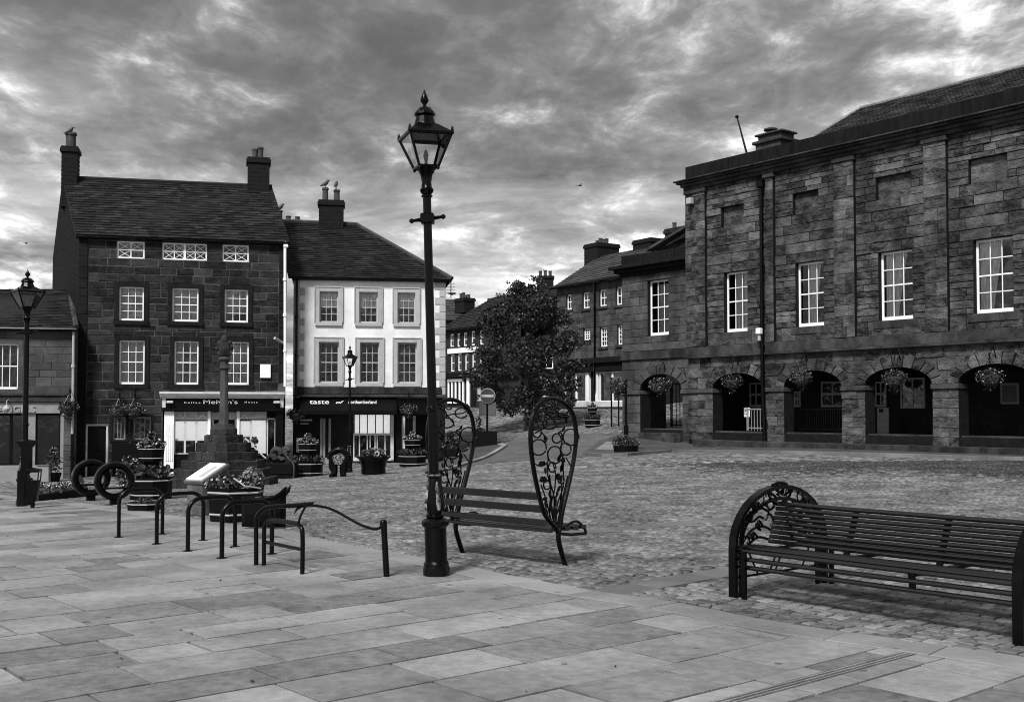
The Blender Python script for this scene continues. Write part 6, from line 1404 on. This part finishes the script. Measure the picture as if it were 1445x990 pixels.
g = G(31, 714); pb_ = empty('notice_post', g, 'dark square post with a small hooded box beside the left lamp', 'post'); w = px_m(g, 5.5); hh_ = px_m(g, 92)
q = MB(); q.bbox(ID, -w, w, -w, w, -.05, hh_*.55, .015); q.build('post', 'iron', pb_, world=False); q = MB(); q.lathe([(w*1.5, hh_*.55), (w*1.5, hh_*.9)], 4, (w, 0, 0), PI/4); q.lathe([(w*1.7, hh_*.9), (w*2.6, hh_*.98), (w*2.6, hh_*1.0), (.02, hh_*1.02)], 4, (w, 0, 0), PI/4); q.build('box', 'iron', pb_, world=False)
# ================================================================== market cross
g = G(298, 688); mc = empty('market_cross', g, 'old stone market cross, an octagonal shaft on many worn steps', 'monument')
m_ = g.y/FPX; wid = [86, 75, 65, 54, 43, 30]; z = -.1; hs_ = [12.5, 12, 12, 12, 12, 11]; cx_ = Vector((0, 1.2, 0)); n = 8
for k, (w, hh_) in enumerate(zip(wid, hs_)):
    R = w*m_*.93; H_ = hh_*m_*1.02+(.1 if k == 0 else 0)
    for j in range(n):
        a0_, a1_ = 2*PI*j/n+PI/n, 2*PI*(j+1)/n+PI/n; q = MB(); nn_ = 2
        for i in range(nn_):
            P = []
            f0, f1 = i/nn_+.008, (i+1)/nn_-.008; p0_ = Vector((R*math.cos(a0_), R*math.sin(a0_), 0)); p1_ = Vector((R*math.cos(a1_), R*math.sin(a1_), 0)); A_, B_ = p0_.lerp(p1_, f0), p0_.lerp(p1_, f1); ia, ib = A_*.7, B_*.7; dz = random.uniform(-.012, .012)
            top = z+H_+dz; e_ = .02; q.add([A_+Vector((0, 0, z)), B_+Vector((0, 0, z)), B_+Vector((0, 0, top-e_)), A_+Vector((0, 0, top-e_)), B_*(1-.02)+Vector((0, 0, top)), A_*(1-.02)+Vector((0, 0, top)), ib+Vector((0, 0, top)), ia+Vector((0, 0, top))], [(0, 1, 2, 3), (3, 2, 4, 5), (5, 4, 6, 7)])
        o = q.build('step_stone', 'cross_stone', mc, world=False); o.location = cx_
    z += H_
q = MB(); q.lathe([(.36, z), (.36, z+.16), (.30, z+.22), (.24, z+.3)], 8, cx_, PI/8); q.build('socket_stone', 'cross_stone', mc, world=False); z += .28
S1 = (604-524)*m_*1.0; q = MB(); q.lathe([(.15, z), (.135, z+.1), (.12, z+.4), (.10, z+S1)], 8, cx_, PI/8); q.build('shaft', 'cross_shaft', mc, world=False); z += S1
q = MB(); q.lathe([(.10, z), (.14, z+.04), (.14, z+.08), (.11, z+.12), (.11, z+.22), (.16, z+.28), (.16, z+.32), (.12, z+.36)], 8, cx_, PI/8); q.build('capital', 'cross_shaft', mc, world=False); z += .36
q = MB(); q.bbox(Frame(cx_, (1, 0, 0)), -.14, .14, -.1, .1, z, z+.42, .04)
for a in np.linspace(0, 2*PI, 9)[:-1]: q.lathe([(.01, -.07), (.065, -.03), (.065, .03), (.01, .07)], 8, cx_+Vector((.19*math.cos(a), 0, z+.24+.2*math.sin(a))))
q.lathe([(.1, z+.42), (.12, z+.5), (.06, z+.58), (.02, z+.62)], 8, cx_); q.build('carved_head', 'cross_stone', mc, world=False, smooth=50)
# terrace planter and rails on the steps, carved block
g = G(352, 668); sp_ = empty('step_planter', g, 'dark stepped timber planter with handrails beside the market cross', 'planter'); mm = g.y/FPX
for k in range(3): q = MB(); q.bbox(ID, -22*mm, (14-6*k)*mm, -.1+.25*k, .9, 13*mm*k, 13*mm*(k+1)-.01, .02); q.build('timber_tier', 'timber_dark', sp_, world=False); q = MB(); q.bbox(ID, -22*mm, (14-6*k)*mm+.01, -.125+.25*k, -.1+.25*k, 13*mm*(k+1)-.07, 13*mm*(k+1)-.02, .005); q.build('edge_strip', 'grey_trim', sp_, world=False)
greenery(sp_, (-14*mm, .5, 44*mm), (9*mm, .3, 5*mm), 240, .1, 90, False, psize=.05); greenery(sp_, (2*mm, .5, 46*mm), (5*mm, .3, 6*mm), 120, .1, 30, False, psize=.05)
q = MB(); q.tube([(-6*mm, -.05, 50*mm), (22*mm, -.3, 25*mm), (26*mm, -.3, 22*mm)], .03, 8); q.tube([(2*mm, -.2, 32*mm), (14*mm, -.4, 19*mm), (16*mm, -.4, 8*mm)], .028, 8); q.build('handrail', 'grey_trim', sp_, world=False, smooth=50)
g = G(393, 675); cv = empty('carved_sculpture', g, 'dark block carrying curling carved forms right of the market cross', 'sculpture'); mm = g.y/FPX
q = MB(); q.bbox(ID, -26*mm, 21*mm, -.1, .9, -.05, 22*mm, .03); q.bbox(ID, -27*mm, 22*mm, -.14, .9, 7*mm, 8.5*mm, .005); q.build('block', 'timber_dark', cv, world=False)
for x, zc, r in ((-5, 34, 9), (4, 33, 6), (8, 38, 5), (-12, 26, 7), (1, 25, 5)):
    q = MB(); q.tube([(x*mm+r*mm*(1-.055*t)*math.cos(t*.5), .1+.02*t, zc*mm+r*mm*(1-.055*t)*math.sin(t*.5)) for t in range(16)], [.1*(1-.03*t) for t in range(16)], 8); q.build('carved_curl', 'cross_stone', cv, world=False, smooth=60)
q = MB(); q.tube(smoothline([(10*mm, 0, 33*mm), (16*mm, -.1, 27*mm), (22*mm, -.1, 20*mm), (22*mm, -.1, 0)], 4), .03, 8); q.build('rail', 'hall_trim', cv, world=False, smooth=50)
# round figure-like sculpture and bowl planter
g = G(478, 672); rs = empty('round_sculpture', g, 'dark arched sculpture with an oval plate on two splayed feet', 'sculpture'); mm = g.y/FPX
q = MB(); q.tube(smoothline([(-13*mm, 0, 24*mm), (-11*mm, 0, 32*mm), (0, 0, 38*mm), (11*mm, 0, 32*mm), (13*mm, 0, 24*mm)], 5), .09, 8); q.build('arch', 'iron', rs, world=False, smooth=50)
q = MB(); q.lathe([(.02, -.04), (9.5*mm, -.03), (10*mm, 0), (9.5*mm, .03), (.02, .04)], 18); o = q.build('oval_plate', 'worn_metal', rs, world=False, smooth=40); o.rotation_euler = (PI/2, 0, 0); o.scale = (1, .75, 1); o.location = (0, -.08, 24*mm)
for s_ in (-1, 1): q = MB(); q.tube([(s_*9*mm, 0, 26*mm), (s_*8*mm, 0, 14*mm), (s_*6*mm, 0, 6*mm), (s_*7*mm, -.05, 1.5*mm)], [.12, .15, .11, .1], 8); q.tube([(s_*6*mm, 0, 1.5*mm), (s_*10*mm, -.25, 1.2*mm)], [.1, .06], 8); q.build('leg', 'iron', rs, world=False, smooth=50)
q = MB(); q.lathe([(.02, 0), (.16, .05), (.22, .25), (.16, .42), (.05, .5)], 12, (3*mm, .1, 14*mm)); q.build('body', 'cross_stone', rs, world=False, smooth=60)
g = G(527, 669); bw_ = empty('bowl_planter', g, 'big black bowl shaped planter before the lit shop window', 'planter'); mm = g.y/FPX; q = MB(); q.lathe([(.32, 0), (.4, .02), (17*mm, 10*mm), (20*mm, 20*mm), (23*mm, 23*mm), (24.5*mm, 24*mm), (24.5*mm, 25.5*mm), (20*mm, 25.5*mm)], 24); q.build('bowl', 'iron', bw_, world=False, smooth=40)
greenery(bw_, (0, 0, 27*mm), (18*mm, 16*mm, 5*mm), 340, .14, 40, False, psize=.05); greenery(bw_, (4*mm, 0, 32*mm), (12*mm, 10*mm, 3*mm), 200, .2, 0, False, 'leaf_pale'); greenery(bw_, (-12*mm, 0, 31*mm), (5*mm, 5*mm, 4*mm), 80, .1, 40, False, psize=.05)
q = MB(); q.tube([(6*mm+3*mm*math.cos(a), -10*mm, 29*mm+3*mm*math.sin(a)) for a in np.linspace(0, 2*PI, 13)], .03, 6); q.build('ring_ornament', 'grey_trim', bw_, world=False)
# rectangular planter behind the tall bench's far end
g = G(634, 646); pq = empty('shrub_planter', g, 'square dark planter of shrubs behind the far end of the tall bench', 'planter'); mm = g.y/FPX; q = MB(); q.bbox(ID, -10*mm, 12*mm, -.3, .5, -.05, 14*mm, .03); q.build('box', 'timber_dark', pq, world=False); greenery(pq, (0, 0, 22*mm), (12*mm, .4, 9*mm), 380, .14, 40, False, 'leaf_dark'); greenery(pq, (3*mm, 0, 32*mm), (7*mm, .3, 6*mm), 130, .12, 20, False)
# planters with posts
g = G(685, 628.5); sg = empty('no_entry_sign', g, 'round no entry sign with a pale bar on a dark post', 'road sign'); mm = g.y/FPX
q = MB(); q.tube([(2.5*mm, -.0, -.05), (2.5*mm, 0, 80*mm)], .045, 8); q.build('post', 'iron', sg, world=False); q = MB(); q.bbox(ID, -9*mm, 15*mm, -.01, .04, 42*mm, 61*mm, .02); q.build('back_plate', 'sign_back', sg, world=False)
def disc(r, y0, y1, c, m, nm, par): q = MB(); q.lathe([(r, 0), (r, y1-y0)], 28); o = q.build(nm, m, par, world=False, smooth=40); o.rotation_euler = (PI/2, 0, 0); o.location = (c[0], y1, c[1]); return o
disc(10.8*mm, -.06, -.03, (3*mm, 70*mm), 'tactile', 'rim', sg); disc(10*mm, -.075, -.045, (3*mm, 70*mm), 'sign_face', 'face', sg); q = MB(); q.bbox(ID, -5.5*mm, 11.5*mm, -.085, -.06, 68.2*mm, 71.8*mm, .004); q.build('bar', 'tactile', sg, world=False)
sp2 = empty('sign_planter', g+Vector((0, 0, 0)), 'dark square planter round the foot of the no entry sign', 'planter')
for x0, x1, y0, y1 in ((-18, 16, -.75, -.65), (-18, 16, .65, .75), (-18, -16, -.65, .65), (14, 16, -.65, .65)): q = MB(); q.bbox(ID, x0*mm, x1*mm, y0, y1, -.05, 20*mm, .01); q.build('side_board', 'timber_dark', sp2, world=False)
greenery(sp2, (-8*mm, 0, 22*mm), (7*mm, .5, 3*mm), 160, .12, 0, False); q = MB(); q.leaves((-10*mm, 0, 34*mm), (5*mm, .2, 10*mm), 60, .14); q.build('sapling', 'leaf', sp2, world=False)
g = G(883, 640.5); fl_ = empty('flower_tub', g, 'round tub overflowing with dark flowers on the hall pavement', 'planter'); mm = g.y/FPX
tub(fl_, 16*mm, 18*mm, 12*mm, n=14, band=False); greenery(fl_, (0, 0, 17*mm), (20*mm, 20*mm, 10*mm), 900, .09, 60, False, 'leaf', .04, .2)
bp_ = empty('basket_post', g+Vector((.05, .35, 0)), 'dark post with side bracket carrying a flower basket, standing in the round tub', 'post'); q = MB(); q.tube([(0, 0, 0), (0, 0, 105*mm)], .05, 8); q.tube([(-.0, 0, 25*mm), (0, 0, 40*mm)], .075, 8); q.build('post', 'iron', bp_, world=False); q = MB(); q.tube(smoothline([(0, 0, 86*mm), (-6*mm, 0, 87*mm), (-11*mm, 0, 92*mm), (-12*mm, 0, 98*mm)], 4), .03, 6); q.build('bracket', 'iron', bp_, world=False)
# hanging baskets
def basket(loc, r, label, wall_dir=None, up=.5, petals=60):
    e = empty('hanging_basket', loc, label, 'flower basket', 'hanging flower baskets'); q = MB(); q.lathe([(.05, -r*.95), (r*.6, -r*.7), (r*.85, -r*.2), (r*.88, 0)], 12); q.build('bowl', 'soil', e, world=False)
    greenery(e, (0, 0, -r*.1), (r*1.15, r*1.1, r*.75), 420, r*.28, petals, False, 'leaf_dark', r*.13, .3); greenery(e, (0, 0, -r*.9), (r*.5, r*.5, r*.6), 60, r*.28, 8, False, 'leaf_dark', r*.12)
    q = MB()
    for k in range(3): a = k*2.1; q.tube([(r*.8*math.cos(a), r*.8*math.sin(a), 0), (0, 0, up)], .008, 4)
    if wall_dir is not None: w = Vector(wall_dir); q.tube([(0, 0, up), (0, 0, up+.06), tuple(w*.5+Vector((0, 0, up+.1))), tuple(w)], .018, 5)
    q.build('chains', 'iron', e, world=False)
for (u, v, lb) in ((1034, 536, 'flower basket hanging in the first main arch of the hall'), (1131, 531, 'flower basket hanging in the second main arch of the hall'), (1262, 531, 'flower basket hanging in the third main arch of the hall'), (1397, 529, 'flower basket hanging in the last arch at the right edge')):
    a, b = H.px(u, v, -.4); basket(H(a, -.4, b), .36, lb, H.ey*.4+Vector((0, 0, .45)), .55)
a, b = W.px(931, 541, -.4); basket(W(a, -.4, b), .42, 'flower basket hanging in the arch of the hall wing', W.ey*.4+Vector((0, 0, .45)), .55, 90)
for u, v, r, lb in ((168, 577, .30, 'flower basket above the left small window of the stone house'), (190, 576, .32, 'flower basket above the right small window of the stone house')): a, b = A.px(u, v, -.35); basket(A(a, -.35, b), r, lb, A.ey*.35+Vector((0, 0, .3)), .4, 130)
a, b = C.px(97, 573, -.4); basket(C(a, -.4, b), .33, 'dark flower basket on the corner between low shop and stone house', C.ey*.4+Vector((0, 0, .3)), .4, 40)
a, b = B.px(577, 576, -.5); basket(B(a, -.5, b), .30, 'flower basket beside the side door of the white house', B.ey*.5+Vector((0, 0, .3)), .4, 110)
a, b = B.px(417, 583, -.5); basket(B(a, -.5, b), .32, 'flower basket at the left end of the black awning', B.ey*.5+Vector((0, 0, .3)), .4, 60)
basket(bp_.location+Vector((-12*g.y/FPX, 0, 98*g.y/FPX)), .36, 'dark flower basket on the post beside the hall wing', None, .02, 40)
# sign boards, street bench
g = G(872, 601); sb = empty('twin_post_sign', g, 'grey sign panel seen from behind on two thin posts beside the wing', 'road sign'); mm = g.y/FPX
q = MB()
for x in (-9, 1): q.tube([(x*mm, 0, -.05), (x*mm, 0, 68*mm)], .04, 6)
q.build('post', 'iron', sb, world=False); q = MB(); q.bbox(ID, -10*mm, 9*mm, -.03, .0, 46*mm, 69*mm, .02); q.build('panel', 'sign_back', sb, world=False)
g = G(785, 597); fbn = empty('street_bench', g, 'small dark bench up the street right of the tree', 'bench'); mm = g.y/FPX
for k in range(3): q = MB(); q.bbox(ID, -17*mm, 17*mm, .25, .29, (8+2.6*k)*mm, (10+2.6*k)*mm, .01); q.build('back_slat', 'timber_dark', fbn, world=False)
q = MB(); q.bbox(ID, -17*mm, 17*mm, -.25, .22, 5.5*mm, 7*mm, .01); q.build('seat', 'timber_dark', fbn, world=False)
for x in (-14, 14): q = MB(); q.bbox(ID, (x-1)*mm, (x+1)*mm, -.25, .28, -.05, 5.5*mm, .01); q.build('leg', 'timber_dark', fbn, world=False)
# dark pub bench by the stone house door, small pots by the left shop
r = A.rect(158, 625, 215, 660); pbn = empty('wooden_settle', A(r[0], -.9, 0), 'dark wooden settle against the stone house under its small windows', 'bench')
q = MB(); q.bbox(A, r[0], r[1], -.12, -.06, .35, r[3]-.0, .01); q.build('back', 'timber_dark', pbn); q = MB(); q.bbox(A, r[0], r[1], -.65, -.13, .42, .5, .01); q.build('seat', 'timber_dark', pbn)
for x in (r[0]+.05, r[1]-.12): q = MB(); q.bbox(A, x, x+.07, -.6, -.1, 0, .42, .01); q.build('leg', 'timber_dark', pbn)
q = MB()
for u, v, lb in ((75, 679, 'potted plant with pale bloom at the corner of the low shop'),):
    g = G(u, v); e = empty('potted_plant', g, lb, 'plant'); mm = g.y/FPX; q = MB(); q.lathe([(.2, 0), (.28, .3), (.25, .3)], 12); q.build('pot', 'timber_dark', e, world=False); greenery(e, (0, 0, .62), (.3, .3, .45), 200, .12, 10, False, 'leaf_dark'); greenery(e, (0, 0, 1.05), (.12, .12, .12), 40, .1, 20, False)
g = G(63, 680); e = empty('small_bin', g, 'small grey box standing before the low shop', 'box'); q = MB(); q.bbox(ID, -.2, .2, -.15, .15, 0, .55, .02); q.build('box', 'grey_paint', e, world=False); q = MB(); q.bbox(ID, -.22, .22, -.17, .17, .55, .6, .01); q.build('lid', 'sign_back', e, world=False)
# TV aerial, birds
a = B(BW+.1, .3, eaveB); ae = empty('tv_aerial', a, 'small aerial on the right eaves of the white house', 'aerial'); q = MB(); q.tube([a+Vector((.15, 0, -.6)), a+Vector((.15, 0, .1))], .02, 5); q.build('mast', 'iron', ae); q = MB()
for k in range(4): q.tube([a+Vector((-.05, 0, -.05-.12*k)), a+Vector((.32, 0, -.05-.12*k))], .012, 4)
q.build('element', 'iron', ae); q = MB(); q.lathe([(.02, 0), (.15, .05), (.17, .09)], 10, a+Vector((.2, -.05, -.5))); q.build('dish', 'sign_back', ae)
def bird(p, label, fly=False, rz=0.0, k=1.0):
    e = empty('bird', p, label, 'bird', 'birds', rz); e.scale = (k, k, k); q = MB()
    if fly:
        q.tube([(-.2, 0, 0), (-.1, 0, 0), (.05, 0, .01), (.15, 0, .02), (.2, 0, .03)], [.01, .05, .055, .04, .01], 8); q.add([(-.02, 0, .03), (.08, 0, .03), (.02, .3, .1), (-.04, .32, .1), (-.08, .55, .04)], [(0, 1, 2, 3), (3, 2, 4)]); q.add([(-.02, 0, .03), (.08, 0, .03), (.02, -.3, .1), (-.04, -.32, .1), (-.08, -.55, .04)], [(3, 2, 1, 0), (4, 2, 3)]); q.add([(-.18, -.03, 0), (-.18, .03, 0), (-.32, .06, 0), (-.32, -.06, 0)], [(0, 1, 2, 3)])
    else:
        q.tube([(-.24, 0, .06), (-.12, 0, .13), (0, 0, .19), (.08, 0, .27), (.12, 0, .34), (.16, 0, .35), (.22, 0, .34)], [.015, .05, .085, .075, .05, .03, .004], 8); q.tube([(0, .03, 0), (.01, .03, .14)], .012, 4); q.tube([(0, -.03, 0), (.01, -.03, .14)], .012, 4)
    q.build('body', 'feather', e, world=False, smooth=60)
bird(at(98, 191, 43), 'dark bird perched on the left chimney of the stone house', rz=.3, k=.9); bird(at(395, 299, 48.6), 'dark bird on the short pot between stone house and white house', rz=.2); bird(at(459, 265.5, 47.1), 'dark bird on the left pot of the white house chimney', rz=.4); bird(at(474, 267, 47.1), 'dark bird on the right pot of the white house chimney', rz=1.4)
bird(at(37, 343, 60), 'bird in flight left of the stone house', True, 2.0); bird(at(818, 262, 80), 'tiny bird in flight in the middle of the sky', True, .5)
# fallen leaves and litter on the paving
q = MB()
for _ in range(10):
    u, v = random.uniform(0, 1445), random.uniform(770, 985); p = G(u, v, .012); q.leaves(p, (.01, .01, .004), 1, .035)
q = q.build('fallen_leaves', 'leaf_dark'); q['kind'] = 'stuff'
print('objects', len(bpy.data.objects), 'tris', sum(len(o.data.polygons) for o in bpy.data.objects if o.type == 'MESH'))
